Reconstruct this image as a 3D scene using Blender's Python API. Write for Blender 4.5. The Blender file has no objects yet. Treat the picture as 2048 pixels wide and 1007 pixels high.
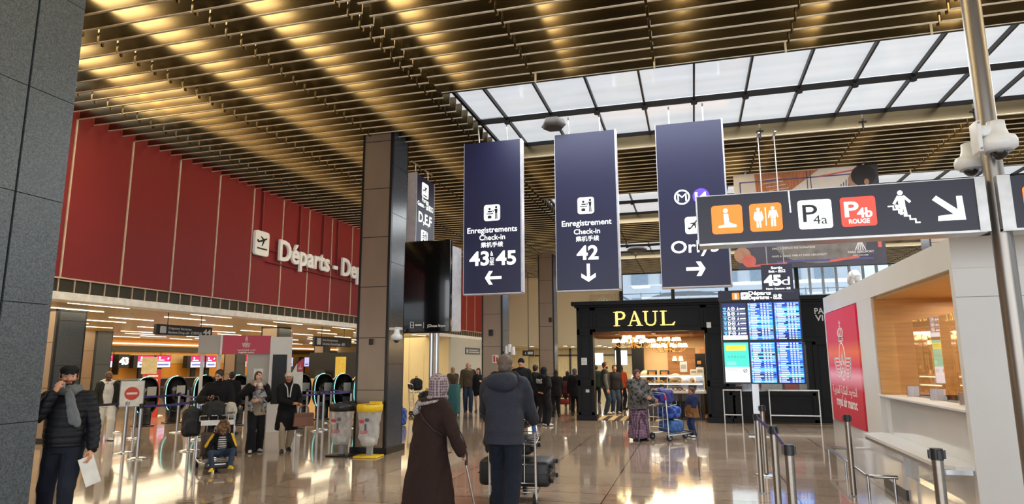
import bpy, bmesh, math, random
import numpy as np
from mathutils import Vector, Matrix, Euler
from math import sin, cos, pi, radians as RD, atan2, sqrt
random.seed(7); np.random.seed(7)
SC = bpy.context.scene; COL = SC.collection
# ------------------------------------------------------------------ camera
PITCH, YAW, ROLL, FPX, CAMH = 0.16802, -0.27046, -0.004766, 1288.1, 1.75
_f = Vector((sin(YAW)*cos(PITCH), cos(YAW)*cos(PITCH), sin(PITCH)))
_r = Vector((cos(YAW), -sin(YAW), 0)); _u = _r.cross(_f)
CR = _r*cos(ROLL)+_u*sin(ROLL); CU = -_r*sin(ROLL)+_u*cos(ROLL); CF = _f
cd = bpy.data.cameras.new('camera'); cam = bpy.data.objects.new('camera', cd); COL.objects.link(cam)
cd.sensor_width = 36; cd.sensor_fit = 'HORIZONTAL'; cd.lens = FPX/2048*36; cd.clip_start = .05; cd.clip_end = 400
M = Matrix.Identity(4)
for i in range(3): M[i][0], M[i][1], M[i][2] = CR[i], CU[i], -CF[i]
M.translation = (0, 0, CAMH); cam.matrix_world = M; SC.camera = cam
# ------------------------------------------------------------------ world, exposure, large lights
SC.view_settings.view_transform = 'Standard'; SC.view_settings.look = 'None'
SC.view_settings.gamma = 1; SC.view_settings.use_curve_mapping = False
SC.view_settings.exposure = 0.42
W = bpy.data.worlds.new('overcast_sky'); SC.world = W; W.use_nodes = True
wn = W.node_tree; wn.nodes.clear()
wo = wn.nodes.new('ShaderNodeOutputWorld'); wb = wn.nodes.new('ShaderNodeBackground')
wt = wn.nodes.new('ShaderNodeTexCoord'); wz = wn.nodes.new('ShaderNodeTexNoise'); wr = wn.nodes.new('ShaderNodeValToRGB')
wz.inputs['Scale'].default_value = 3
wr.color_ramp.elements[0].color = (.62, .72, .85, 1); wr.color_ramp.elements[1].color = (.95, .98, 1, 1)
wn.links.new(wt.outputs['Generated'], wz.inputs['Vector']); wn.links.new(wz.outputs['Fac'], wr.inputs['Fac'])
wn.links.new(wr.outputs['Color'], wb.inputs['Color']); wb.inputs['Strength'].default_value = 1.15
wn.links.new(wb.outputs[0], wo.inputs[0])
PANE_E, TUBE_E, HALL_E = .60, 7.5, 5.0     # frosted daylight panes, ceiling tubes, hall light lines

def area(name, loc, size, power, color, rot=(0, 0, 0)):
    l = bpy.data.lights.new(name, 'AREA'); l.shape = 'RECTANGLE'; l.size, l.size_y = size; l.energy = power; l.color = color
    o = bpy.data.objects.new(name, l); o.location = loc; o.rotation_euler = rot; COL.objects.link(o); return o

area('front_fill_light', (0, -8.6, 3.4), (24, 6.2), 1100, (.93, .96, 1), (pi/2, 0, 0))  # added fill from behind the camera; no facade is built there
for yy_ in (12.0, 20.2, 28.2): area('skylight_daylight', (4.0, yy_, 6.62), (15.5, 3.3), 650, (.92, .96, 1))
for xx_ in (-14.5, -19.5, -24.5): area('hall_fill_light', (xx_, 18, 2.93), (3.8, 38), 820, (1, .86, .6))  # warm fill added below the hall ceiling, besides its light lines
# ------------------------------------------------------------------ pixel -> world
def ray(px, py): return CR*(px-1024)-CU*(py-503.5)+CF*FPX
def onz(px, py, z=0.0):
    d = ray(px, py); return Vector((0, 0, CAMH))+d*((z-CAMH)/d.z)
def ony(px, py, Y):
    d = ray(px, py); return Vector((0, 0, CAMH))+d*(Y/d.y)
def onx(px, py, X):
    d = ray(px, py); return Vector((0, 0, CAMH))+d*(X/d.x)

# ------------------------------------------------------------------ materials
def lin(c):
    if isinstance(c, str):
        c = c.lstrip('#'); c = [int(c[i:i+2], 16)/255 for i in (0, 2, 4)]
        c = [x/12.92 if x < .04045 else ((x+.055)/1.055)**2.4 for x in c]
    return (c[0], c[1], c[2], 1)
MATS = {}
def mat(name, col, rough=.5, metal=0., noise=(8, .12), bump=None, emit=0., spec=.5, coat=0., trans=0., alpha=1., stretch=None, aniso=0.):
    if name in MATS: return MATS[name]
    m = bpy.data.materials.new(name); m.use_nodes = True; nt = m.node_tree; b = nt.nodes['Principled BSDF']
    c = lin(col)
    tc = nt.nodes.new('ShaderNodeTexCoord'); src = tc.outputs['Object']
    if stretch:
        mp = nt.nodes.new('ShaderNodeMapping'); mp.inputs['Scale'].default_value = stretch
        nt.links.new(src, mp.inputs['Vector']); src = mp.outputs['Vector']
    nz = nt.nodes.new('ShaderNodeTexNoise'); nz.inputs['Scale'].default_value = noise[0]; nz.inputs['Detail'].default_value = 4
    nt.links.new(src, nz.inputs['Vector'])
    rp = nt.nodes.new('ShaderNodeValToRGB'); a = noise[1]
    rp.color_ramp.elements[0].position = .3; rp.color_ramp.elements[1].position = .7
    rp.color_ramp.elements[0].color = tuple(max(0, x*(1-a)) for x in c[:3])+(1,)
    rp.color_ramp.elements[1].color = tuple(min(1, x*(1+a)) for x in c[:3])+(1,)
    nt.links.new(nz.outputs['Fac'], rp.inputs['Fac']); nt.links.new(rp.outputs['Color'], b.inputs['Base Color'])
    b.inputs['Roughness'].default_value = rough; b.inputs['Metallic'].default_value = metal
    b.inputs['Specular IOR Level'].default_value = spec; b.inputs['Coat Weight'].default_value = coat
    b.inputs['Transmission Weight'].default_value = trans; b.inputs['Alpha'].default_value = alpha
    if aniso: b.inputs['Anisotropic'].default_value = aniso
    if emit:
        nt.links.new(rp.outputs['Color'], b.inputs['Emission Color']); b.inputs['Emission Strength'].default_value = emit
    if bump:
        n2 = nt.nodes.new('ShaderNodeTexNoise'); n2.inputs['Scale'].default_value = bump[0]; n2.inputs['Detail'].default_value = 3
        nt.links.new(src, n2.inputs['Vector'])
        bp = nt.nodes.new('ShaderNodeBump'); bp.inputs['Strength'].default_value = bump[1]; bp.inputs['Distance'].default_value = .02
        nt.links.new(n2.outputs['Fac'], bp.inputs['Height']); nt.links.new(bp.outputs['Normal'], b.inputs['Normal'])
    MATS[name] = m; return m
def nodes_of(m):
    nt = m.node_tree; return nt, nt.nodes['Principled BSDF']
def glass(name, col=(1, 1, 1), rough=.02, mixf=.12):
    if name in MATS: return MATS[name]
    m = bpy.data.materials.new(name); m.use_nodes = True; nt = m.node_tree; nt.nodes.clear()
    o = nt.nodes.new('ShaderNodeOutputMaterial'); mx = nt.nodes.new('ShaderNodeMixShader'); t = nt.nodes.new('ShaderNodeBsdfTransparent')
    g = nt.nodes.new('ShaderNodeBsdfGlossy'); fr = nt.nodes.new('ShaderNodeFresnel'); ad = nt.nodes.new('ShaderNodeMath'); ad.operation = 'ADD'
    fr.inputs['IOR'].default_value = 1.45; ad.inputs[1].default_value = mixf-.04; nt.links.new(fr.outputs[0], ad.inputs[0])
    t.inputs['Color'].default_value = lin(col); g.inputs['Roughness'].default_value = rough
    nt.links.new(ad.outputs[0], mx.inputs['Fac']); nt.links.new(t.outputs[0], mx.inputs[1]); nt.links.new(g.outputs[0], mx.inputs[2])
    nt.links.new(mx.outputs[0], o.inputs[0]); MATS[name] = m; return m
def fabric(col, name=None, rough=.85, n=.07, bump=(260, .25)):
    return mat(name or 'fabric_'+str(col), col, rough, 0, (30, n), bump, spec=.25)

# ------------------------------------------------------------------ geometry collector
def frame(o, r=(1, 0, 0), u=(0, 0, 1)):
    r = Vector(r).normalized(); u = Vector(u).normalized(); return (Vector(o), r, u, r.cross(u))
def FP(F, x, y, z=0): return F[0]+F[1]*x+F[2]*y+F[3]*z
class G:
    def __init__(s): s.v, s.f, s.m, s.s = [], [], [], []
    def add(s, vs, fs, m=0, sm=False):
        k = len(s.v); s.v += [tuple(p) for p in vs]
        for f in fs: s.f.append([i+k for i in f]); s.m.append(m); s.s.append(sm)
        return s
    def box(s, x0, x1, y0, y1, z0, z1, m=0):
        v = [(x, y, z) for z in (z0, z1) for y in (y0, y1) for x in (x0, x1)]
        return s.add(v, [(0, 2, 3, 1), (4, 5, 7, 6), (0, 1, 5, 4), (2, 6, 7, 3), (0, 4, 6, 2), (1, 3, 7, 5)], m)
    def fbox(s, F, x0, x1, y0, y1, z0, z1, m=0):
        v = [FP(F, x, y, z) for z in (z0, z1) for y in (y0, y1) for x in (x0, x1)]
        return s.add(v, [(0, 2, 3, 1), (4, 5, 7, 6), (0, 1, 5, 4), (2, 6, 7, 3), (0, 4, 6, 2), (1, 3, 7, 5)], m)
    def rbox(s, c, size, r=.03, m=0, rot=0., seg=3, tilt=(0, 0)):
        """rounded box: superellipsoid style from a bevelled cube"""
        bm = bmesh.new(); bmesh.ops.create_cube(bm, size=1)
        for q in bm.verts: q.co = Vector((q.co.x*size[0], q.co.y*size[1], q.co.z*size[2]))
        bmesh.ops.bevel(bm, geom=list(bm.edges), offset=min(r, min(size)*.49), segments=seg, affect='EDGES', profile=.5)
        R = Matrix.Rotation(rot, 3, 'Z') @ Matrix.Rotation(tilt[0], 3, 'X') @ Matrix.Rotation(tilt[1], 3, 'Y'); c = Vector(c)
        bm.verts.index_update(); vs = [R @ q.co+c for q in bm.verts]; fs = [[q.index for q in f.verts] for f in bm.faces]; bm.free()
        return s.add(vs, fs, m, True)
    def cyl(s, p0, p1, r0, r1=None, n=12, m=0, cap=True):
        p0, p1 = Vector(p0), Vector(p1); r1 = r0 if r1 is None else r1
        d = (p1-p0).normalized(); a = d.orthogonal().normalized(); b = d.cross(a)
        vs = []
        for p, r in ((p0, r0), (p1, r1)):
            vs += [p+a*(r*cos(2*pi*i/n))+b*(r*sin(2*pi*i/n)) for i in range(n)]
        fs = [(i, (i+1) % n, n+(i+1) % n, n+i) for i in range(n)]
        s.add(vs, fs, m, True)
        if cap: s.add(vs, [list(range(n-1, -1, -1)), list(range(n, 2*n))], m)
        return s
    def tube(s, pts, r, n=8, m=0, closed=False):
        pts = [Vector(p) for p in pts]; k = len(pts); vs = []
        t0 = None; a = None
        for i, p in enumerate(pts):
            if closed: t = (pts[(i+1) % k]-pts[i-1]).normalized()
            else: t = (pts[min(i+1, k-1)]-pts[max(i-1, 0)]).normalized()
            if a is None: a = t.orthogonal().normalized()
            else: a = (a-t*a.dot(t)).normalized()
            b = t.cross(a); rr = r[i] if isinstance(r, (list, tuple)) else r
            vs += [p+a*(rr*cos(2*pi*j/n))+b*(rr*sin(2*pi*j/n)) for j in range(n)]
        fs = [(i*n+j, i*n+(j+1) % n, ((i+1) % k)*n+(j+1) % n, ((i+1) % k)*n+j) for i in range(k if closed else k-1) for j in range(n)]
        s.add(vs, fs, m, True)
        if not closed: s.add(vs, [list(range(n-1, -1, -1)), list(range((k-1)*n, k*n))], m)
        return s
    def cap(s, p0, p1, r0, r1=None, n=12, m=0, sq=None):
        """tapered capsule; sq=(axis, factor) flattens it along axis"""
        p0, p1 = Vector(p0), Vector(p1); r1 = r0 if r1 is None else r1
        d = p1-p0
        d = Vector((0, 0, 1)) if d.length < 1e-6 else d.normalized()
        a = d.orthogonal().normalized(); b = d.cross(a); vs = []; rings = []
        for p, r, sg, an in ((p0, r0, -1, (75, 40, 0)), (p1, r1, 1, (0, 40, 75))):
            for t in an: rings.append((p+d*(sg*r*sin(RD(t))), r*cos(RD(t))))
        for c, r in rings: vs += [c+a*(r*cos(2*pi*j/n))+b*(r*sin(2*pi*j/n)) for j in range(n)]
        if sq:
            ax = Vector(sq[0]).normalized(); o = (p0+p1)/2
            vs = [q-ax*((q-o).dot(ax)*(1-sq[1])) for q in vs]
        fs = [(i*n+j, i*n+(j+1) % n, (i+1)*n+(j+1) % n, (i+1)*n+j) for i in range(5) for j in range(n)]
        fs += [list(range(n-1, -1, -1)), list(range(5*n, 6*n))]
        return s.add(vs, fs, m, True)
    def ell(s, c, r, R=None, n=14, k=9, m=0):
        c = Vector(c); vs = []
        for i in range(1, k):
            t = pi*i/k
            vs += [Vector((r[0]*sin(t)*cos(2*pi*j/n), r[1]*sin(t)*sin(2*pi*j/n), r[2]*cos(t))) for j in range(n)]
        vs += [Vector((0, 0, r[2])), Vector((0, 0, -r[2]))]
        if R is not None: vs = [R @ q for q in vs]
        vs = [q+c for q in vs]; N = (k-1)*n
        fs = [(i*n+j, (i+1)*n+j, (i+1)*n+(j+1) % n, i*n+(j+1) % n) for i in range(k-2) for j in range(n)]
        fs += [(N, j, (j+1) % n) for j in range(n)]+[(N+1, (k-2)*n+(j+1) % n, (k-2)*n+j) for j in range(n)]
        return s.add(vs, fs, m, True)
    def lathe(s, prof, c=(0, 0, 0), n=24, m=0, capb=True, capt=True):
        c = Vector(c); vs = []
        for r, z in prof: vs += [c+Vector((r*cos(2*pi*j/n), r*sin(2*pi*j/n), z)) for j in range(n)]
        k = len(prof)
        s.add(vs, [(i*n+j, i*n+(j+1) % n, (i+1)*n+(j+1) % n, (i+1)*n+j) for i in range(k-1) for j in range(n)], m, True)
        if capb: s.add(vs[:n], [list(range(n-1, -1, -1))], m)
        if capt: s.add(vs[-n:], [list(range(n))], m)
        return s
    def loft(s, rings, n=20, m=0):
        """rings: (center, rx, ry, yaw) closed solid"""
        vs = []
        for c, rx, ry, yw in rings:
            c = Vector(c)
            for j in range(n):
                t = 2*pi*j/n; x = rx*math.copysign(abs(cos(t))**.85, cos(t)); y = ry*math.copysign(abs(sin(t))**.85, sin(t))
                vs.append(c+Vector((x*cos(yw)-y*sin(yw), x*sin(yw)+y*cos(yw), 0)))
        k = len(rings)
        fs = [(i*n+j, i*n+(j+1) % n, (i+1)*n+(j+1) % n, (i+1)*n+j) for i in range(k-1) for j in range(n)]
        fs += [list(range(n-1, -1, -1)), list(range((k-1)*n, k*n))]
        return s.add(vs, fs, m, True)
    def prism(s, F, pts, z0, z1, m=0):
        n = len(pts); A = sum(pts[i][0]*pts[(i+1) % n][1]-pts[(i+1) % n][0]*pts[i][1] for i in range(n))
        if A < 0: pts = pts[::-1]
        vs = [FP(F, x, y, z0) for x, y in pts]+[FP(F, x, y, z1) for x, y in pts]
        return s.add(vs, [list(range(n-1, -1, -1)), list(range(n, 2*n))]+[(i, (i+1) % n, n+(i+1) % n, n+i) for i in range(n)], m)
    def text(s, F, t, x, y, size, al='C', bold=.0, depth=.0, z=.002, m=0, sx=1., sp=1.):
        c = bpy.data.curves.new('t', 'FONT'); c.body = t; c.size = size; c.offset = bold*size; c.align_x = {'C': 'CENTER', 'L': 'LEFT', 'R': 'RIGHT'}[al]
        c.extrude = depth/2; c.resolution_u = 3; c.fill_mode = 'BOTH'; c.space_character = sp
        o = bpy.data.objects.new('t', c); COL.objects.link(o)
        me = bpy.data.meshes.new_from_object(o.evaluated_get(bpy.context.evaluated_depsgraph_get()))
        vs = [FP(F, x+p.co.x*sx, y+p.co.y, z+depth/2+p.co.z) for p in me.vertices]
        s.add(vs, [list(p.vertices) for p in me.polygons], m)
        bpy.data.meshes.remove(me); bpy.data.objects.remove(o); bpy.data.curves.remove(c); return s
    def stroke(s, F, pts, w, z0=0, z1=.003, m=0, closed=False):
        k = len(pts)
        for i in range(k if closed else k-1):
            a, b = Vector(pts[i]), Vector(pts[(i+1) % k]); d = b-a; L = d.length
            if L < 1e-9: continue
            d /= L; q = Vector((-d.y, d.x))*(w/2); e = d*(w*.35)
            s.prism(F, [tuple(a-e-q), tuple(b+e-q), tuple(b+e+q), tuple(a-e+q)], z0, z1, m)
        return s
    def disc(s, F, x, y, r, z0=0, z1=.003, m=0, n=20, ry=None):
        return s.prism(F, [(x+r*cos(2*pi*i/n), y+(ry or r)*sin(2*pi*i/n)) for i in range(n)], z0, z1, m)
    def ring(s, F, x, y, r, w, z0=0, z1=.003, m=0, n=24, ry=None):
        ry = ry or r; vs = []
        for z in (z0, z1):
            for k in (0, 1): vs += [FP(F, x+(r-w*k)*cos(2*pi*i/n), y+(ry-w*k)*sin(2*pi*i/n), z) for i in range(n)]
        fs = []
        for i in range(n):
            j = (i+1) % n
            fs += [(2*n+i, 2*n+j, 3*n+j, 3*n+i), (i, j, 2*n+j, 2*n+i), (n+j, n+i, 3*n+i, 3*n+j)]
        return s.add(vs, fs, m)
    def rrect(s, F, x, y, w, h, r, z0=0, z1=.003, m=0):
        p = []
        for cx, cy, a0 in ((w/2-r, h/2-r, 0), (-w/2+r, h/2-r, 90), (-w/2+r, -h/2+r, 180), (w/2-r, -h/2+r, 270)):
            for t in (0, 30, 60, 90): p.append((x+cx+r*cos(RD(a0+t)), y+cy+r*sin(RD(a0+t))))
        return s.prism(F, p, z0, z1, m)
    def obj(s, name, mats, parent=None, local=False, bevel=0, kind=None, label=None):
        me = bpy.data.meshes.new(name)
        vs = s.v
        if parent is not None and not local:
            root = parent
            while root.parent: root = root.parent
            I = (Matrix.Translation(root.location) @ root.rotation_euler.to_matrix().to_4x4()).inverted()
            vs = [tuple(I @ Vector(p)) for p in vs]
        me.from_pydata(vs, [], s.f); me.update()
        if not isinstance(mats, (list, tuple)): mats = [mats]
        for q in mats: me.materials.append(q)
        me.polygons.foreach_set('material_index', s.m); me.polygons.foreach_set('use_smooth', s.s)
        o = bpy.data.objects.new(name, me); COL.objects.link(o)
        if parent is not None: o.parent = parent
        if bevel:
            b = o.modifiers.new('bevel', 'BEVEL'); b.width = bevel; b.segments = 2; b.limit_method = 'ANGLE'; b.angle_limit = RD(40)
        if kind: o['kind'] = kind
        if label: o['label'] = label
        return o
def thing(name, label, cat, loc=(0, 0, 0), rot=0, group=None):
    o = bpy.data.objects.new(name, None); COL.objects.link(o); o.location = loc; o.rotation_euler = (0, 0, rot); o.empty_display_size = .1
    return tag(o, label, cat, group)
def tag(o, label, cat, group=None):
    o['label'] = label; o['category'] = cat
    if group: o['group'] = group
    return o
def struct(o): o['kind'] = 'structure'; return o
def dup(root, loc, rot=0, label=None, group=None):
    r = root.copy(); COL.objects.link(r); r.location = loc; r.rotation_euler = (0, 0, rot)
    if label: r['label'] = label
    if group: r['group'] = group
    def kids(a, b):
        for ch in list(a.children):
            if ch == b: continue
            c = ch.copy(); COL.objects.link(c); c.parent = b; kids(ch, c)
    kids(root, r); return r
def blob(g, voxel, smooth=3, fold=None, name='b'):
    """fuse overlapping closed pieces into one continuous surface; returns a G"""
    me = bpy.data.meshes.new(name); me.from_pydata(g.v, [], g.f); me.update()
    o = bpy.data.objects.new(name, me); COL.objects.link(o)
    r = o.modifiers.new('r', 'REMESH'); r.mode = 'VOXEL'; r.voxel_size = voxel; r.adaptivity = 0
    if smooth:
        q = o.modifiers.new('s', 'SMOOTH'); q.iterations = smooth; q.factor = .5
    dg = bpy.context.evaluated_depsgraph_get(); ev = o.evaluated_get(dg); m2 = ev.to_mesh()
    n = len(m2.vertices); co = np.empty(n*3); m2.vertices.foreach_get('co', co); co = co.reshape(-1, 3)
    if fold is not None:
        no = np.empty(n*3); m2.vertex_normals.foreach_get('vector', no); no = no.reshape(-1, 3)
        co = co+no*fold(co)[:, None]
    out = G(); out.v = [tuple(p) for p in co]; out.f = [list(p.vertices) for p in m2.polygons]
    out.m = [0]*len(out.f); out.s = [True]*len(out.f)
    ev.to_mesh_clear(); bpy.data.objects.remove(o); bpy.data.meshes.remove(me); return out
def folds(amp=.006, f=22., seed=0., horiz=0.):
    def fn(c):
        x, y, z = c[:, 0]+seed, c[:, 1]+seed*.7, c[:, 2]
        d = np.sin(f*x+3*np.sin(f*.35*z+seed))*np.cos(f*.6*z+2*np.sin(f*.5*y))+.6*np.sin(f*1.7*(y+x*.6)+f*.9*z)
        d = amp*d*.6
        if horiz: d = d+horiz*(np.abs(np.sin(c[:, 2]*pi/.062))**.5-.7)
        return d
    return fn

def copyG(g, a): a.add(g.v, g.f, 0, True); return a

# shared materials
STEEL = mat('brushed_steel', '#a9aaac', .28, 1, (40, .08), stretch=(1, 1, .05))
CHROME = mat('chrome_tube', '#c4c6c8', .16, 1, (20, .04))
DSTEEL = mat('dark_steel', '#4e4a46', .32, 1, (20, .1))
BLACKP = mat('black_plastic', '#17181a', .42, 0, (30, .15))
BLACKM = mat('black_metal', '#0e0e10', .35, 0, (30, .2))
WHITEP = mat('white_plastic', '#d9dad8', .4, 0, (20, .04))
GREYP = mat('grey_plastic', '#8d8f90', .45, 0, (20, .06))
RUBBER = mat('rubber', '#1b1b1c', .75, 0, (60, .2))
LETTER = mat('lit_white_letter', '#f2f4f2', .5, 0, (3, .01), emit=.85)
NAVY = mat('navy_sign_face', '#191a3e', .42, 0, (1.5, .04))
# ------------------------------------------------------------------ SETTING
def brick_mat(name, c1, c2, cm, bw, rh, mortar, rough, spec=.5, coat=0., bias=0., off=0., noise=.1, metal=0, nscale=6, rot=None):
    m = bpy.data.materials.new(name); m.use_nodes = True; nt, b = nodes_of(m)
    tc = nt.nodes.new('ShaderNodeTexCoord'); br = nt.nodes.new('ShaderNodeTexBrick'); mp = nt.nodes.new('ShaderNodeMapping')
    if rot: mp.inputs['Rotation'].default_value = rot
    nt.links.new(tc.outputs['Object'], mp.inputs['Vector']); nt.links.new(mp.outputs[0], br.inputs['Vector'])
    br.offset = off; br.inputs['Scale'].default_value = 1; br.inputs['Brick Width'].default_value = bw; br.inputs['Row Height'].default_value = rh
    br.inputs['Mortar Size'].default_value = mortar; br.inputs['Color1'].default_value = lin(c1); br.inputs['Color2'].default_value = lin(c2)
    br.inputs['Mortar'].default_value = lin(cm); br.inputs['Bias'].default_value = bias
    nz = nt.nodes.new('ShaderNodeTexNoise'); nz.inputs['Scale'].default_value = nscale; nz.inputs['Detail'].default_value = 5
    nt.links.new(mp.outputs[0], nz.inputs['Vector'])
    mx = nt.nodes.new('ShaderNodeMixRGB'); mx.blend_type = 'MULTIPLY'; mx.inputs['Fac'].default_value = noise*3
    nt.links.new(br.outputs['Color'], mx.inputs['Color1']); nt.links.new(nz.outputs['Fac'], mx.inputs['Color2'])
    nt.links.new(mx.outputs[0], b.inputs['Base Color'])
    mr = nt.nodes.new('ShaderNodeMapRange'); mr.inputs['To Min'].default_value = rough*.7; mr.inputs['To Max'].default_value = rough*1.4
    nt.links.new(nz.outputs['Fac'], mr.inputs['Value']); nt.links.new(mr.outputs[0], b.inputs['Roughness'])
    b.inputs['Specular IOR Level'].default_value = spec; b.inputs['Coat Weight'].default_value = coat; b.inputs['Metallic'].default_value = metal
    bp = nt.nodes.new('ShaderNodeBump'); bp.inputs['Strength'].default_value = .12; bp.inputs['Distance'].default_value = .004; bp.invert = True
    nt.links.new(br.outputs['Fac'], bp.inputs['Height']); nt.links.new(bp.outputs[0], b.inputs['Normal'])
    return m
FLOORM = brick_mat('polished_stone_tiles', '#b5a08c', '#a38e7a', '#3a3029', 1.2, .6, .009, .085, spec=.7, coat=.25, off=0, noise=.12)
CEILT = 6.45
struct(G().box(-30, 14, -9, 48, -.2, 0).obj('floor', FLOORM))

BRONZE = mat('bronze_louvre', '#76684f', .27, 1, (3, .1), stretch=(.6, 1, 14))
LITLIP = mat('floor_lit_lip', '#d3c8b2', .5, .35, (6, .08))  # slat lip made paler: floor light on the edge is put into the colour
VOID = mat('ceiling_void', '#0d0b09', .9, 0)
CREAM = mat('cream_paint', '#cfc4ac', .6, 0, (1.2, .03))
TUBE = mat('warm_lamp_tube', (1, .83, .52), .5, 0, (2, .01), emit=TUBE_E)
JX = [-4.35+1.985*k for k in range(-4, 8)]      # module joints
def louvres(idx, x0, x1, y0, y1, closed=False):
    g = G(); br = G(); sp = .333
    xs = [x0]+[j for j in JX if x0+.1 < j < x1-.1]+[x1]
    n = int(round((y1-y0)/sp)); sp = (y1-y0)/n
    for i in range(n+1):
        y = y0+sp*i
        for k, (a, b) in enumerate(zip(xs[:-1], xs[1:])):
            g.box(a+.02, b-.02, y-.012, y+.012, CEILT+.006, CEILT+.30, 0)
            g.box(a+.02, b-.02, y-.022, y+.012, CEILT, CEILT+.012, 1)
        if i < n:
            for j in xs[1:-1]:
                br.box(j-.014, j+.014, y+.05, y+.085, CEILT-.02, CEILT+.22, 0); br.box(j-.05, j+.05, y+.03, y+.1, CEILT+.16, CEILT+.20, 0)
    o = struct(g.obj('ceiling', [BRONZE, LITLIP])); br.obj('bracket', BRONZE, o, local=True)
    t = G(); X = -11.9
    while X < x1:
        if X > x0+.1: t.box(X-.022, X+.022, y0+.05, y1-.05, 6.80, 7.2)
        X += 2.0
    if t.v: t.obj('lamp_tube', TUBE, o, local=True)
    return o
# the tubes sit at X = .1 + 2k
YB = [(-8, 10.1), (14.1, 18.05), (22.1, 26.07), (30.13, 35.6)]
louvres(1, -11.38, -4.12, -8, 35.6)
for a, b in YB: louvres(2, -4.1, 11.9, a, b)
g = G()
g.box(-11.4, -4.12, -9, 36, 7.3, 7.5)
for a, b in YB: g.box(-4.12, 12.2, a-.02, b+.02, 7.3, 7.5)
struct(g.obj('ceiling', VOID))
fl = G(); fl.box(-10.6, -9.0, 8.3, 9.6, 6.80, 6.84); fl.box(.7, 1.4, 15.2, 17.2, 6.80, 6.84); fl.box(-.4, .2, 23.5, 25, 6.8, 6.84)
fl.obj('added_glow_panel', mat('added_glow', (1, .85, .55), .5, 0, (2, .01), emit=7), bpy.data.objects['ceiling'], local=True)  # glowing boxes added above the slats to make bright golden patches
SKYM = mat('frosted_daylight_pane', (.73, .775, .82), .12, 0, (1.3, .07), emit=PANE_E, spec=.5, stretch=(.3, 3, 1))
SKYM.node_tree.nodes['Principled BSDF'].inputs['Base Color'].default_value = (.3, .3, .3, 1)
for l in list(SKYM.node_tree.links):
    if l.to_socket.name == 'Base Color': SKYM.node_tree.links.remove(l)
DARKB = mat('dark_bronze_frame', '#1d1916', .45, .3)
MX = [-4.47+.945*k for k in range(0, 18)]
for n, (y0, y1) in enumerate(((10.1, 14.1), (18.05, 22.1), (26.07, 30.13))):
    f = G(); yr = y1+.2; ym = y0+2.28
    for x in MX:
        f.box(x-.017, x+.017, y0, yr, 6.73, 6.82)
        f.cyl((x, ym, 6.66), (x, ym, 6.72), .06, n=8)
    f.box(-4.4, 12, ym-.032, ym+.032, 6.70, 6.80)
    w = struct(f.obj('window_%d' % (n+1), DARKB))
    p = G()
    for a, b in zip(MX[:-1], MX[1:]):
        for c, d in ((y0, ym), (ym, yr)): p.box(a+.012, b-.012, c+.03, d-.03, 6.815, 6.83)
    p.obj('pane', SKYM, w, local=True)
    e = G()     # bronze shaft: near lip, left cheek; sloping cream fascia at the back
    e.box(-4.12, 12, y0-.01, y0+.02, CEILT-.01, 6.84, 0); e.box(-4.16, -4.10, y0, yr, CEILT+.30, 6.84, 0)
    e.box(-4.12, 12, y1-.03, y1-.01, CEILT+.28, 7.3, 0)
    e.add([(-4.1, y1, CEILT-.01), (12, y1, CEILT-.01), (12, yr, 6.82), (-4.1, yr, 6.82), (-4.1, yr, CEILT+.3), (12, yr, CEILT+.3)],
          [(0, 1, 2, 3), (0, 4, 5, 1)], 1)
    for j in JX[1:]:
        if -4 < j < 12: e.box(j-.015, j+.015, y0-.03, y0-.012, CEILT-.02, CEILT+.16, 1); e.box(j-.012, j+.012, y1-.04, y1-.01, CEILT-.05, CEILT+.12, 0); e.box(j-.07, j+.07, y1-.04, y1-.01, CEILT+.1, CEILT+.13, 0)
    struct(e.obj('trim_%d' % (n+1), [DARKB, CREAM]))

# ---- red wall above the check-in hall
RED = mat('red_wall_panel', '#7f1718', .55, 0, (.7, .07))
LINEM = mat('pale_batten', '#cbb39c', .5)
GRILL = mat('olive_grille', '#4b4636', .5, .4, (3, .1), stretch=(1, 30, 1))
WBEAM = mat('white_beam', '#efece6', .4)
g = G().box(-11.75, -11.4, -9, 35.65, 3.34, CEILT+.3)
struct(g.obj('wall_left', RED))
g = G(); Y = 10.63-1.34*14
while Y < 35.5:
    g.box(-11.4, -11.375, Y-.016, Y+.016, 3.34, CEILT); Y += 1.34
g.box(-11.4, -11.36, -9, 35.6, 3.325, 3.35)
struct(g.obj('trim_4', LINEM))
g = G(); g.box(-11.7, -11.43, -9, 35.65, 3.06, 3.33, 0); Y = 10.63-1.34*14
while Y < 35.5:
    g.box(-11.43, -11.40, Y-.009, Y+.009, 3.06, 3.33, 1); Y += .335
Z = 3.09
while Z < 3.32:
    g.box(-11.435, -11.418, -9, 35.6, Z, Z+.012, 0); Z += .03
struct(g.obj('trim_5', [GRILL, LINEM]))
struct(G().box(-11.75, -11.28, -9, 35.65, 2.92, 3.07).obj('trim_6', WBEAM, bevel=.01))
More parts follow.
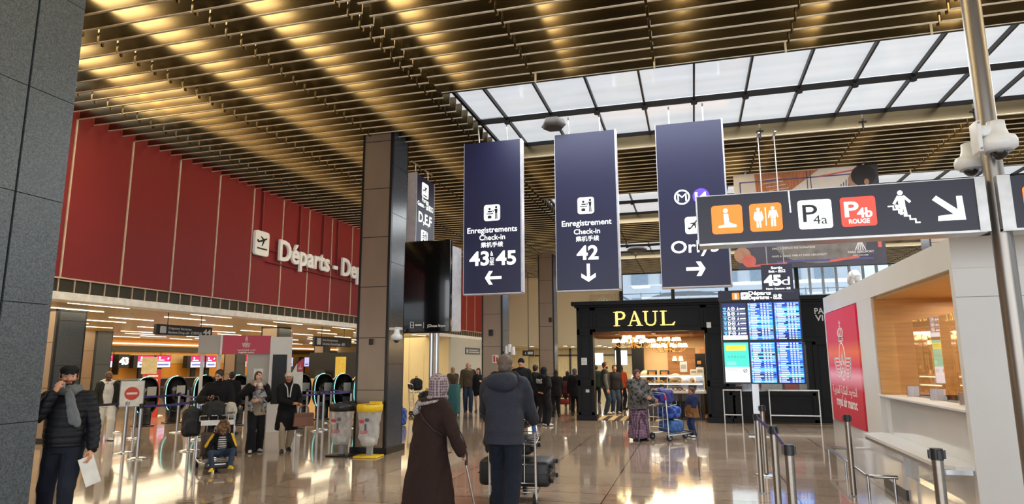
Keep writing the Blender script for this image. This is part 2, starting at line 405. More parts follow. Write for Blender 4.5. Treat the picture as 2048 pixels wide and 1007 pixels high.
# ---- low check-in hall
HCEIL = brick_mat('hall_ceiling_planks', '#cfb479', '#bfa268', '#5d4c2c', 3.0, .1, .008, .3, spec=.6, noise=.06, off=.37, rot=(0, 0, pi/2))
struct(G().box(-27.5, -11.5, -9, 46, 2.98, 3.05).obj('ceiling', HCEIL))
WARM = mat('warm_light_line', (1, .86, .6), .5, 0, (2, .01), emit=HALL_E)
random.seed(3); g = G()
for X in (-12.3, -13.7, -15.2, -16.7, -18.2, -19.7, -21.2, -22.7, -24.2, -25.7):
    Y = 3+random.random()*2
    while Y < 42:
        g.box(X-.018, X+.018, Y, Y+1.5, 2.966, 2.978); Y += 3.4
l = thing('ceiling_light', 'rows of thin warm light lines set in the check-in hall ceiling', 'light', (-18, 20, 2.95)); l['kind'] = 'stuff'
g.obj('light_line', WARM, l)
ORANGE = mat('orange_wood', '#cf8a34', .4, 0, (2, .12), stretch=(1, 1, .15)); PALEW = mat('pale_wood_panel', '#c7a368', .45, 0, (3, .06))
g = G(); g.box(-27.4, -27, -9, 46, 0, 2.98, 0)
Y = 2.
while Y < 45:
    g.box(-27, -26.985, Y, Y+.03, .9, 2.3, 3); g.box(-27, -26.975, Y+.35, Y+2.6, 1.72, 2.2, 1); Y += 2.9
g.box(-27, -26.9, -9, 46, 2.33, 2.6, 2); g.box(-27, -26.85, -9, 46, 2.68, 2.74, 4);
struct(g.obj('wall_hall', [ORANGE, PALEW, GRILL, BLACKM, mat('cove_light', (1, .92, .78), .5, 0, (2, .01), emit=1.3)]))
t = thing('check_in_counter', 'long dark check-in counter along the orange hall wall', 'counter', (-26.4, 20, 0))
G().box(-26.98, -26.3, -5, 45, .0, .95).obj('body', BLACKM, t); G().box(-26.98, -26.2, -5, 45, .95, 1.0).obj('top', mat('counter_grey', '#77736c', .4), t)
YELW = mat('yellow_wall_paint', '#dccb9c', .6, 0, (1, .03)); GREYW = mat('grey_white_wall', '#bcb8ae', .6, 0, (1, .03))
g = G(); g.box(-27.4, -11.45, 45.6, 46, 0, 2.98, 0)
struct(g.obj('wall_hall_end', YELW))
g = G(); g.box(-15.6, -11.42, 29.6, 30, 0, 2.98, 0); g.box(-15.6, -15.4, 29.6, 45.6, 0, 2.98, 0); g.box(-13.6, -13.5, 29.57, 29.6, 0, 2.98, 0)
g.box(-13.4, -12.7, 29.585, 29.6, 0, 2.1, 0)
struct(g.obj('wall_block', YELW)); struct(G().box(-11.42, -11.3, 29.6, 35.65, 0, 2.98).obj('wall_grey', GREYW))
# ---- far wall, passage and windows
SOFT = mat('passage_ceiling', '#c9bf9f', .5)
g = G(); g.box(-11.4, -3.6, 35.65, 36, 2.62, CEILT+.5, 0); g.box(-3.6, 14, 35.65, 36, 2.62, 4.55, 0)
struct(g.obj('wall_far', mat('far_cream_wall', '#d0c3a2', .6, 0, (.8, .03))))
struct(G().box(-11.4, 14, 36, 46, 2.63, 2.75).obj('ceiling', SOFT))
struct(G().box(-11.4, 14, 45.6, 46, 0, 2.63).obj('wall_passage', mat('passage_wall', '#bfae84', .55)))
area('passage_light', (-4.5, 40.5, 2.58), (13, 8), 420, (1, .93, .8))
PGL = mat('lit_passage_screen', (.8, .95, 1), .5, 0, (2, .02), emit=.8)
for x, y, w, z0, h, lab in ((-6.1, 42.0, 1.0, 1.5, .75, 'bright screen in the passage right of the farthest column'), (-4.45, 42.0, .75, 1.5, .9, 'bright screen in the passage seen through the bakery doorway')):
    t = thing('lit_screen', lab, 'screen', (x, y, 0)); G().box(x-w/2, x+w/2, y, y+.06, z0, z0+h).obj('display', PGL, t); G().box(x-.04, x+.04, y+.02, y+.06, 0, z0).obj('post', BLACKM, t)
g = G(); [g.box(x-.06, x+.06, 45.5, 45.6, 0, 2.63, 0) for x in (-10, -8.4, -6.8, -5.2, -3.6, -2)]; g.box(-11.4, 0, 45.5, 45.6, 2.1, 2.2, 0); struct(g.obj('trim_7', BLACKM))
struct(G().box(1.2, 14, 35.65, 36, 0, 2.62).obj('wall_far_low', BLACKM))
DL = mat('downlight_disc', (1, .93, .78), .5, 0, (2, .01), emit=28)
for i, (x, y) in enumerate([(x, y) for y in (37.5, 40, 42.5) for x in (-9.2, -7.2, -5.2, -3.2, -1.2, .8)]):
    t = thing('downlight', 'round recessed downlight in the bright passage ceiling beyond the columns', 'light', (x, y, 2.6), group='downlights of the passage ceiling')
    G().cyl((x, y, 2.615), (x, y, 2.628), .14, n=14).obj('lens', DL, t); G().lathe([(.14, .012), (.18, .012), (.18, .03), (.14, .03)], (x, y, 2.6), 16, 0, False, False).obj('rim', WHITEP, t)
GLASSW = glass('window_glass', (.93, .97, 1), .02, .08); GL2 = glass('clear_screen', (.97, .98, .98), .03, .1)
f = G()
xs = [-3.65, -.9, 1.85, 4.6, 5.3]+[5.3+.62*k for k in range(1, 11)]
for x in xs: f.box(x-(.09 if x < 5.5 else .05), x+(.09 if x < 5.5 else .05), 35.5, 35.7, 4.5, CEILT+.3, 0 if x < 5.5 else 1)
f.box(-3.65, 12, 35.5, 35.72, 4.45, 4.62); f.box(-3.65, 12, 35.5, 35.72, CEILT-.03, CEILT+.1)
w = struct(f.obj('window_4', [DARKB, mat('pale_blue_mullion', '#a9b8c8', .4)])); G().box(-3.6, 12, 35.6, 35.61, 4.6, CEILT).obj('pane', GLASSW, w, local=True)
f = G()
for k in range(0, 12): f.box(11.9, 12.1, -8+4*k-.06, -8+4*k+.06, 0, 6.9)
f.box(11.9, 12.1, -9, 35.65, 2.9, 3.05); f.box(11.9, 12.1, -9, 35.65, 0, .2)
w = struct(f.obj('window_5', DARKB)); G().box(11.99, 12.0, -9, 35.6, .2, 6.9).obj('pane', GLASSW, w, local=True)
# outside: a pale building with railings and an arched roof
t = thing('building', 'pale building with railings seen through the far windows', 'building', (0, 60, 0))
OUTB = mat('outside_facade', '#dde4ea', .7, 0, (.5, .08))
g = G().box(-14, 14, 60, 70, -4, 14.5); g.obj('wall', OUTB, t)
for i in range(10):
    for z in (5.8, 8.6, 11.4): G().box(-13+2.6*i, -13+2.6*i+1.5, 59.9, 60.02, z, z+1.6).obj('window', mat('outside_glass', '#9fb0c0', .2), t)
g = G(); [g.cyl((-12, 55, z), (14, 55, z), .04, n=6) for z in (6.3, 6.8, 7.3)]; [g.cyl((-12+1.6*i, 55, 5.6), (-12+1.6*i, 55, 7.4), .04, n=6) for i in range(17)]
g.box(-12, 14, 54.8, 56, 5.3, 5.6); g.cyl((-3, 55.5, 5.6), (-8, 55.5, 8.6), .1, n=6); g.obj('railing', mat('outside_rail', '#8d99a5', .5), t)
t = thing('canopy_roof', 'grey arched canopy outside behind the bakery windows', 'roof', (-.5, 48, 0))
g = G(); P = [(-4*cos(a), 5.2+1.5*sin(a)) for a in np.linspace(0, pi, 15)]; g.prism(frame((-.2, 50, 0)), P, -2, 2); g.obj('arch', mat('arched_roof', '#7f8b98', .4, .3), t); G().box(-4.3, 3.9, 48, 52, 0, 5.25).obj('base', OUTB, t)
# ---- columns on the 8 m grid
COLF = mat('column_bronze_plate', '#94826f', .36, .55, (2.5, .06), stretch=(1, 1, .4)); GRAN = mat('dark_granite', '#3c4147', .22, 0, (40, .3))
def column(xr, y, h, k):
    x0 = xr-.69; g = G()
    g.box(x0+.03, xr-.06, y-.0, y+.73, .12, h, 0)
    g.box(x0, x0+.045, y-.012, y+.742, .12, h, 2); g.box(xr-.055, xr-.002, y-.012, y+.05, .12, h, 2)
    g.box(xr-.06, xr, y+.05, y+.70, .12, h, 1); g.box(xr-.055, xr-.002, y+.70, y+.742, .12, h, 2)
    z = 1.2
    while z < h-.3:
        g.box(x0+.045, xr-.055, y-.004, y+.01, z, z+.012, 2); g.box(xr-.01, xr+.003, y+.05, y+.70, z+.5, z+.512, 2); z += 1.02
    g.box(x0-.05, xr+.05, y-.05, y+.78, 0, .12, 2)
    o = struct(g.obj('column', [COLF, GRAN, BLACKM])); return o
for x, y, h in ((-5.8, 11.72, CEILT+.3), (-5.8, 19.75, CEILT+.3), (-5.8, 27.75, CEILT+.3), (-13.9, 11.4, 2.98), (-13.9, 19.6, 2.98), (-22, 19.7, 2.98), (-22, 27.7, 2.98), (-22, 35.7, 2.98), (7.85, 22.2, CEILT+.3)):
    column(x, y, h, 0)
SPECK = mat('speckled_granite', '#4a5258', .38, 0, (75, .55), bump=(60, .15))
g = G(); yj = onx(24, 440, -6.3).y
zs = [0, .1, 1.19, 2.34, 3.41, 4.5, 5.6, 6.75]
for a, b in zip(zs[:-1], zs[1:]):
    for c, d in ((1.0, yj-.012), (yj+.012, 5.08)): g.box(-6.33, -6.3, c, d, a+.004, b-.004, 0)
    g.box(-8.2, -6.33, 5.05, 5.08, a+.004, b-.004, 0)
g.box(-8.2, -6.325, 1.0, 5.06, 0, 6.75, 1)
struct(g.obj('column', [SPECK, BLACKM]))
# ------------------------------------------------------------------ SIGNS
def tw(t, bold, sp=1.):
    c = bpy.data.curves.new('t', 'FONT'); c.body = t; c.size = 1; c.offset = bold; c.space_character = sp
    o = bpy.data.objects.new('t', c); COL.objects.link(o)
    e = o.evaluated_get(bpy.context.evaluated_depsgraph_get()); b = [Vector(q) for q in e.bound_box]
    r = (min(q.x for q in b), max(q.x for q in b)); bpy.data.objects.remove(o); bpy.data.curves.remove(c); return r
def fit(g, F, t, x0, x1, yb, h=None, bold=.02, depth=0, z=.003, m=0, sp=1.):
    """text between x0 and x1 on baseline yb, capitals h high"""
    if x0 > x1: x0, x1 = x1, x0
    a, b = tw(t, bold, sp); size = (h/.70) if h else (x1-x0)/(b-a); sx = (x1-x0)/((b-a)*size)
    return g.text(F, t, x0-a*size*sx, yb, size, 'L', bold, depth, z, m, sx, sp)
class PL:
    """a plane that is addressed through the photograph's pixels: axis 'y' (faces -Y), 'x' (faces +X), '-x' (faces -X)"""
    def __init__(s, ax, c):
        s.ax, s.c = ax, c
        s.F = {'y': frame((0, c, 0)), 'x': frame((c, 0, 0), (0, 1, 0)), '-x': frame((c, 0, 0), (0, -1, 0))}[ax]
    def p(s, px, py):
        q = ony(px, py, s.c) if s.ax == 'y' else onx(px, py, s.c)
        return ({'y': q.x, 'x': q.y, '-x': -q.y}[s.ax], q.z)
    def fit(s, g, t, px0, px1, pyb, cap=None, **k):
        a = s.p(px0, pyb); b = s.p(px1, pyb); mid = s.p((px0+px1)/2, pyb)
        h = (s.p((px0+px1)/2, pyb-cap)[1]-mid[1]) if cap else None
        fit(g, s.F, t, a[0], b[0], mid[1], h, **k)
    def rect(s, px0, px1, py0, py1):
        c = s.p((px0+px1)/2, (py0+py1)/2); a = s.p(px0, (py0+py1)/2); b = s.p(px1, (py0+py1)/2); d = s.p((px0+px1)/2, py0); e = s.p((px0+px1)/2, py1)
        return c[0], c[1], abs(b[0]-a[0]), abs(d[1]-e[1])
def person_icon(g, F, x, y, h, m, z0=.004, z1=.006, dress=False):
    g.disc(F, x, y+h*.42, h*.085, z0, z1, m)
    if dress: g.prism(F, [(x-.07*h, y+.31*h), (x+.07*h, y+.31*h), (x+.2*h, y-.16*h), (x-.2*h, y-.16*h)], z0, z1, m)
    else: g.prism(F, [(x-.13*h, y+.31*h), (x+.13*h, y+.31*h), (x+.12*h, y-.08*h), (x-.12*h, y-.08*h)], z0, z1, m)
    for s in (-1, 1):
        g.stroke(F, [(x+s*.14*h, y+.28*h), (x+s*.21*h, y-.04*h)], .055*h, z0, z1, m)
        g.stroke(F, [(x+s*.06*h, y-.08*h), (x+s*.065*h, y-.48*h)], .085*h, z0, z1, m)
DARKI = mat('dark_ink', '#15161f', .5, 0, (5, .02)); BLUEEDGE = mat('sign_edge_grey', '#b9b7bd', .4)
def checkin_icon(g, F, x, y, w, m=1):
    """seated clerk, desk with suitcase, standing traveller"""
    q = w/34
    g.disc(F, x-5*q, y+8*q, 2.6*q, .004, .006, m); g.prism(F, [(x-9*q, y+4*q), (x-1*q, y+4*q), (x+2*q, y+1*q), (x-9*q, y+1*q)], .004, .006, m)
    g.prism(F, [(x-12*q, y-1*q), (x+3*q, y-1*q), (x+3*q, y-3*q), (x-12*q, y-3*q)], .004, .006, m)
    g.prism(F, [(x-9*q, y-6*q), (x-1*q, y-6*q), (x-1*q, y-12*q), (x-9*q, y-12*q)], .004, .006, m); g.stroke(F, [(x-6*q, y-5*q), (x-4*q, y-5*q)], q, .004, .006, m)
    g.disc(F, x+9*q, y+11*q, 2.6*q, .004, .006, m); g.prism(F, [(x+6*q, y+7.5*q), (x+12*q, y+7.5*q), (x+11.5*q, y-1*q), (x+6.5*q, y-1*q)], .004, .006, m)
    for s in (-1, 1): g.stroke(F, [(x+(9+s*1.4)*q, y-q), (x+(9+s*1.6)*q, y-13*q)], 2*q, .004, .006, m)
    g.stroke(F, [(x+6*q, y+6*q), (x+3*q, y+2*q), (x+1*q, y+5*q)], 1.5*q, .004, .006, m)
def plane_shape(x, y, w, a=0.):
    P = [(-.46, .10), (-.40, .02), (-.30, .00), (.02, -.02), (-.16, -.26), (-.07, -.26), (.22, -.01), (.42, .02), (.48, .06), (.42, .10), (.18, .10), (-.02, .30), (-.10, .30), (.02, .10), (-.28, .09), (-.36, .2), (-.43, .2)]
    return [(x+w*(p*cos(a)-q*sin(a)), y+w*(p*sin(a)+q*cos(a))) for p, q in P]
def arrow(g, F, x, y, L, a, w, m=0, z0=.003, z1=.006):
    d = Vector((cos(a), sin(a))); n = Vector((-d.y, d.x)); c = Vector((x, y)); tip = c+d*(L/2)
    g.stroke(F, [tuple(c-d*(L/2)), tuple(tip-d*w*.6)], w, z0, z1, m)
    for s in (-1, 1):
        e = tip-d*(L*.42)+n*s*(L*.42); g.prism(F, [tuple(tip), tuple(tip-d*w*1.3), tuple(e-d*w*.45), tuple(e+d*w*.85)][::s], z0, z1, m)
def hanging_sign(px, label, rods):
    P = PL('y', 12.4); x0 = P.p(px[0], 440)[0]; x1 = P.p(px[1], 440)[0]
    t = thing('hanging_sign', label, 'sign', ((x0+x1)/2, 12.5, 3.12), group='tall hanging wayfinding signs')
    g = G().box(x0, x1, 12.402, 12.60, 3.12, 6.31, 0); g.box(x0-.012, x0, 12.40, 12.6, 3.1, 6.32, 1); g.box(x1, x1+.03, 12.40, 12.6, 3.1, 6.32, 1); g.box(x0-.012, x1+.03, 12.40, 12.6, 3.09, 3.115, 1)
    g.obj('panel', [NAVY, BLUEEDGE], t)
    for r in rods:
        x = P.p(r, 270)[0]; G().cyl((x, 12.5, 6.3), (x, 12.44, 6.68), .012, n=6).obj('rod', STEEL, t)
    return t, P
# sign 43-45
t, P = hanging_sign((928, 1041), 'navy hanging sign reading 43 to 45 with arrow pointing left', (956, 1012))
g = G(); P.fit(g, 'Enregistrements', 935, 1034, 464, bold=.014); P.fit(g, 'Check-in', 959, 1010, 479, bold=.014); P.fit(g, '乘机手续', 962, 1006, 493, bold=.012)
P.fit(g, '43', 940, 977, 530, 27, bold=.028); P.fit(g, '45', 993, 1031, 528, 27, bold=.028)
P.fit(g, 'à', 981, 986, 511, bold=.014); P.fit(g, 'to', 980, 988, 519, bold=.014); P.fit(g, '至', 979, 988, 529, bold=.012)
g.obj('lettering', LETTER, t)
g = G(); c = P.rect(968, 1000, 409, 441); g.rrect(P.F, c[0], c[1], c[2], c[3], .05, 0, .004, 0); checkin_icon(g, P.F, c[0], c[1], c[2]); g.obj('pictogram', [LETTER, DARKI], t)
g = G(); c = P.rect(970, 1001, 541, 569); arrow(g, P.F, c[0], c[1], c[2], pi, .06); g.obj('arrow', LETTER, t)
# sign 42
t, P = hanging_sign((1112, 1234), 'navy hanging sign reading 42 with arrow pointing down', (1136, 1199))
g = G(); P.fit(g, 'Enregistrement', 1124, 1223, 450, bold=.014); P.fit(g, 'Check-in', 1148, 1200, 467, bold=.014); P.fit(g, '乘机手续', 1152, 1198, 481, bold=.012)
P.fit(g, '42', 1155, 1196, 518, 27, bold=.028); g.obj('lettering', LETTER, t)
g = G(); c = P.rect(1155, 1188, 394, 427); g.rrect(P.F, c[0], c[1], c[2], c[3], .05, 0, .004, 0); checkin_icon(g, P.F, c[0], c[1], c[2]); g.obj('pictogram', [LETTER, DARKI], t)
g = G(); c = P.rect(1163, 1191, 529, 563); arrow(g, P.F, c[0], c[1], c[3], -pi/2, .06); g.obj('arrow', LETTER, t)
# sign Orly 3
t, P = hanging_sign((1319, 1454), 'navy hanging sign with metro line badge, partly behind the orange icon sign', (1339, 1408))
g = G(); P.fit(g, 'Orly3', 1343, 1438, 504, 24, bold=.014); g.obj('lettering', LETTER, t)
g = G(); c = P.rect(1348, 1380, 378, 410); g.ring(P.F, c[0], c[1], c[2]/2, .03, 0, .004, 0); fit(g, P.F, 'M', c[0]-.085, c[0]+.085, c[1]-.075, .15, .0)
g.obj('metro_badge', LETTER, t)
VIOL = mat('violet_badge', '#5b3fc4', .5, 0, (3, .02), emit=.6)
g = G(); c = P.rect(1385, 1419, 375, 409); g.disc(P.F, c[0], c[1], c[2]/2, 0, .004, 0, 28); fit(g, P.F, '14', c[0]-.1, c[0]+.1, c[1]-.075, .15, .04, z=.006, m=1); g.obj('line_badge', [VIOL, LETTER], t)
g = G(); c = P.rect(1370, 1405, 433, 467); g.rrect(P.F, c[0], c[1], c[2], c[3], .05, 0, .004, 0); g.prism(P.F, plane_shape(c[0], c[1], .26, RD(50)), .004, .006, 1); g.obj('pictogram', [LETTER, DARKI], t)
g = G(); c = P.rect(1375, 1411, 522, 552); arrow(g, P.F, c[0], c[1], c[2], 0, .065); g.obj('arrow', LETTER, t)
# sign D,E,F, seen edge-on
X = -6.1; P = PL('x', X); y0, y1 = P.p(833, 400)[0], P.p(869, 400)[0]
t = thing('hanging_sign', 'navy hanging sign reading D,E,F, turned edge-on behind the black screen', 'sign', (X-.1, (y0+y1)/2, 2.95), group='tall hanging wayfinding signs')
g = G().box(X-.2, X-.002, y0+.01, y1, 2.95, 6.16, 0); g.box(X-.22, X+.004, y0-.02, y0+.012, 2.93, 6.18, 1); g.box(X-.2, X+.003, y1-.02, y1, 2.95, 6.17, 1); g.obj('panel', [NAVY, BLUEEDGE], t)
for y in (y0+.15, y1-.2): G().cyl((X-.1, y, 6.16), (X-.1, y, 6.44), .012, n=6).box(X-.12, X-.08, y-.25, y+.25, 6.43, 6.452).obj('rod', STEEL, t)
g = G(); P.fit(g, 'Portes', 844, 857, 406, bold=.014); P.fit(g, 'Gates - 登机口', 835, 866, 417, bold=.02); P.fit(g, 'D,E,F', 837, 863, 448, 20, bold=.02); g.obj('lettering', LETTER, t)
g = G(); c = P.rect(844, 857, 367, 396); g.rrect(P.F, c[0], c[1], c[2], c[3], .05, 0, .004); g.prism(P.F, plane_shape(c[0], c[1]+.02, .3, RD(30)), .004, .006, 1); g.stroke(P.F, [(c[0]-.12, c[1]-.13), (c[0]+.12, c[1]-.13)], .03, .004, .006, 1)
c = P.rect(842, 855, 461, 487); g.rrect(P.F, c[0], c[1], c[2], c[3], .05, 0, .004); checkin_icon(g, P.F, c[0], c[1], c[2]); g.obj('pictogram', [LETTER, DARKI], t)
# ---- long illuminated sign on the steel pole
ORANGEL = mat('lit_orange', '#f07a2a', .5, 0, (3, .02), emit=.75); REDL = mat('lit_red', '#dc4537', .5, 0, (3, .02), emit=.75); WHL = mat('lit_white', '#e9f2ec', .5, 0, (3, .01), emit=.85)
NAVY2 = mat('navy_black_sign_face', '#18182e', .4, 0, (1.5, .04))
P = PL('y', 6.4); x0, x1 = P.p(1396, 440)[0], P.p(1966, 400)[0]; zb, zt = 2.86, 3.325
t = thing('direction_sign', 'long navy illuminated sign with orange, white and red icons on the pole', 'sign', ((x0+x1)/2, 6.5, zb))
g = G().box(x0, x1-.05, 6.402, 6.62, zb, zt, 0); g.box(x1-.05, x1+.03, 6.39, 6.63, zb-.015, zt+.01, 1); g.box(x0-.01, x1, 6.395, 6.63, zb-.02, zb, 1); g.box(x0-.01, x1, 6.395, 6.63, zt, zt+.008, 1); g.box(x0-.012, x0, 6.395, 6.63, zb-.02, zt, 1)
g.obj('panel', [NAVY2, mat('satin_alu', '#b3b2b0', .35, .7)], t)
F = P.F
g = G(); c = P.rect(1423, 1485, 410, 467); g.rrect(F, c[0], c[1], c[2], c[3], .03, 0, .004); x, y, w = c[0], c[1], c[2]
g.disc(F, x-.01, y+.085, .022, .004, .006, 1); g.prism(F, [(x-.03, y+.055), (x+.012, y+.055), (x+.018, y-.03), (x+.085, y-.06), (x+.08, y-.08), (x-.085, y-.08), (x-.08, y-.062), (x-.025, y-.05)], .004, .006, 1)
g.obj('pictogram', [ORANGEL, WHL], t, label='orange kneeling prayer icon')
g = G(); c = P.rect(1499, 1564, 406, 462); g.rrect(F, c[0], c[1], c[2], c[3], .03, 0, .004); x, y, w = c[0], c[1], c[2]
person_icon(g, F, x-.065, y, .19, 1, dress=True); person_icon(g, F, x+.065, y+.005, .19, 1); g.stroke(F, [(x, y+.09), (x, y-.08)], .008, .004, .006, 1)
g.obj('pictogram', [ORANGEL, WHL], t, label='orange toilets icon with woman and man')
g = G(); c = P.rect(1596, 1664, 399, 457); g.rrect(F, c[0], c[1], c[2], c[3], .025, 0, .004); x, y = c[0], c[1]
fit(g, F, 'P', x-.105, x+.02, y-.07, .165, .005, m=1, z=.006); fit(g, F, '4a', x-.02, x+.1, y-.095, .085, .0, m=1, z=.006); g.obj('pictogram', [WHL, DARKI], t, label='white parking icon reading P 4a')
g = G(); c = P.rect(1681, 1752, 393, 452); g.rrect(F, c[0], c[1], c[2], c[3], .025, 0, .004); x, y = c[0], c[1]
fit(g, F, 'P', x-.11, x, y-.045, .14, .02, m=1, z=.006); fit(g, F, '4b', x-.01, x+.11, y-.055, .085, .03, m=1, z=.006); fit(g, F, 'ROUGE', x-.085, x+.085, y-.11, .04, .025, m=1, z=.006); g.obj('pictogram', [REDL, WHL], t, label='red parking icon reading P 4b ROUGE')
g = G(); c = P.rect(1778, 1830, 387, 444); x, y = c[0], c[1]
st = [(x-.11, y+.02)]
for i in range(5): st += [(x-.07+.042*i, y+.02-.032*i), (x-.07+.042*i, y-.012-.032*i)]
st.append((x+.13, y-.14)); g.stroke(F, st, .012, 0, .004)
y += .025; x += .015
g.disc(F, x-.02, y+.115, .022, 0, .004); g.prism(F, [(x-.045, y+.085), (x+.01, y+.085), (x+.012, y), (x-.04, y)], 0, .004)
for q in ([(x-.04, y+.08), (x-.075, y+.02)], [(x+.005, y+.08), (x+.05, y+.03)], [(x-.02, y), (x-.025, y-.08)], [(x-.02, y+.005), (x-.055, y-.02), (x-.06, y-.0)], [(x+.0, y), (x+.012, y-.085)]): g.stroke(F, q, .022, 0, .004)
g.obj('pictogram', WHL, t, label='white figure on descending stairs')
g = G(); c = P.rect(1868, 1925, 390, 440); x, y = c[0], c[1]
g.prism(F, [(x-.12, y+.08), (x-.085, y+.115), (x+.07, y-.02), (x+.07, y+.1), (x+.115, y+.1), (x+.125, y-.115), (x-.09, y-.115), (x-.085, y-.07), (x+.035, y-.06)], 0, .004); g.obj('arrow', WHL, t)
g = G(); a = P.p(1577, 383); b = P.p(1581, 424); g.stroke(F, [a, b], .012, 0, .004); g.obj('divider', WHL, t)
# steel pole and the sign beyond it
pxm = ony(1985, 330, 6.52).x
t = thing('steel_pole', 'thick brushed steel pole rising from the floor at the far right', 'pole', (pxm+.0, 6.52, 0))
g = G().cyl((pxm, 6.52, .02), (pxm, 6.52, 6.6), .078, n=28); g.obj('tube', mat('satin_steel', '#8d8780', .36, 1, (30, .1), stretch=(1, 1, .05)), t); G().lathe([(.16, 0), (.16, .02), (.085, .03)], (pxm, 6.52, 0), 24).obj('base_plate', STEEL, t)
x2 = ony(1998, 400, 6.4).x
t = thing('direction_sign', 'navy sign with orange icon cut off at the far right edge', 'sign', (x2+.8, 6.5, zb))
g = G().box(x2+.1, x2+1.9, 6.402, 6.62, zb+.0, zt, 0); g.box(x2, x2+.10, 6.39, 6.63, zb-.015, zt+.01, 1); g.box(x2, x2+1.9, 6.395, 6.63, zb-.02, zb, 1); g.obj('panel', [NAVY2, MATS['satin_alu']], t)
g = G().rrect(F, x2+.31, (zb+zt)/2, .26, .26, .03, 0, .004); fit(g, F, 'i', x2+.29, x2+.33, (zb+zt)/2-.08, .17, .03, m=1, z=.006); g.obj('pictogram', [ORANGEL, WHL], t)
# dome cameras on the pole
def dome_camera(c, s, label, side=1, bracket=True):
    t = thing('dome_camera', label, 'camera', c, group='white dome cameras'); c = Vector(c)
    G().lathe([(.02*s, .34*s), (.085*s, .34*s), (.09*s, .25*s), (.11*s, .18*s), (.165*s, .15*s), (.185*s, .10*s), (.18*s, .03*s), (.13*s, 0)], c, 24).obj('housing', WHITEP, t)
    G().ell(c+Vector((0, 0, .0)), (.095*s, .095*s, .10*s), n=18).obj('lens_dome', mat('smoked_dome', '#101216', .05, 0, coat=.6), t)
    G().lathe([(.125*s, .0), (.13*s, -.012*s), (.105*s, -.02*s)], c, 24).obj('ring', GREYP, t)
    if bracket:
        g = G().rbox(c+Vector((-.20*side*s, 0, .17*s)), (.05*s, .2*s, .36*s), .015*s); g.rbox(c+Vector((-.11*side*s, 0, .24*s)), (.2*s, .12*s, .13*s), .03*s)
        for z in (.02, .32): g.cyl(c+Vector((-.2*side*s, -.10*s, z*s)), c+Vector((-.2*side*s, -.112*s, z*s)), .014*s, n=8, m=1)
        g.obj('bracket', [WHITEP, GREYP], t)
    return t
p = ony(1998, 302, 6.30); dome_camera(p, .78, 'large white dome camera on the near side of the steel pole')
p = ony(1943, 338, 6.75); dome_camera(p, .72, 'white dome camera half hidden behind the steel pole', -1)
# ---- departures board on its post
P = PL('y', 16.5); t = thing('departures_board', 'departures board of six lit screens on a steel post', 'board', (1.40, 16.6, 0))
F = P.F; X0, X1 = .70, 2.48
g = G().box(X0-.02, X1+.02, 16.52, 16.66, 1.2, 3.17, 0); g.box(X0-.04, X1+.0, 16.48, 16.68, 3.16, 3.42, 1); g.obj('frame', [BLACKP, NAVY2], t)
g = G(); fit(g, frame((0, 16.48, 0)), 'Départs', 1.36, 1.86, 3.30, .09, .03); fit(g, frame((0, 16.48, 0)), 'Departures - 出发', 1.36, 2.1, 3.195, .09, .03); g.obj('lettering', LETTER, t)
g = G(); FH = frame((0, 16.48, 0)); g.rrect(FH, 1.06, 3.28, .17, .17, .02, 0, .004, 0); fit(g, FH, 'i', 1.045, 1.075, 3.22, .12, .03, m=1, z=.006); g.rrect(FH, 1.26, 3.28, .17, .17, .02, 0, .004, 1); g.prism(FH, plane_shape(1.26, 3.29, .14, RD(25)), .004, .006, 2); g.obj('pictogram', [ORANGEL, WHL, DARKI], t)
SB = mat('screen_blue', '#1a4fc4', .3, 0, (2, .25), emit=1.1); SN = mat('screen_navy', '#101a45', .3, 0, (2, .05), emit=.9); SW = mat('screen_white', '#bcd2f2', .3, 0, (2, .03), emit=1.1)
SC1 = mat('screen_cyan', '#4fa8ea', .3, 0, (2, .03), emit=1.1); ST = mat('screen_teal', '#2fb89c', .3, 0, (2, .06), emit=1); SY = mat('screen_yellow', '#e6d83a', .3, 0, (2, .02), emit=1); SP = mat('screen_pale', '#cfdce6', .3, 0, (2, .03), emit=.95); SR = mat('screen_rose', '#d36c8c', .3, 0, (2, .03), emit=1); SG = mat('screen_green', '#5fd9a0', .3, 0, (2, .03), emit=1)
random.seed(11)
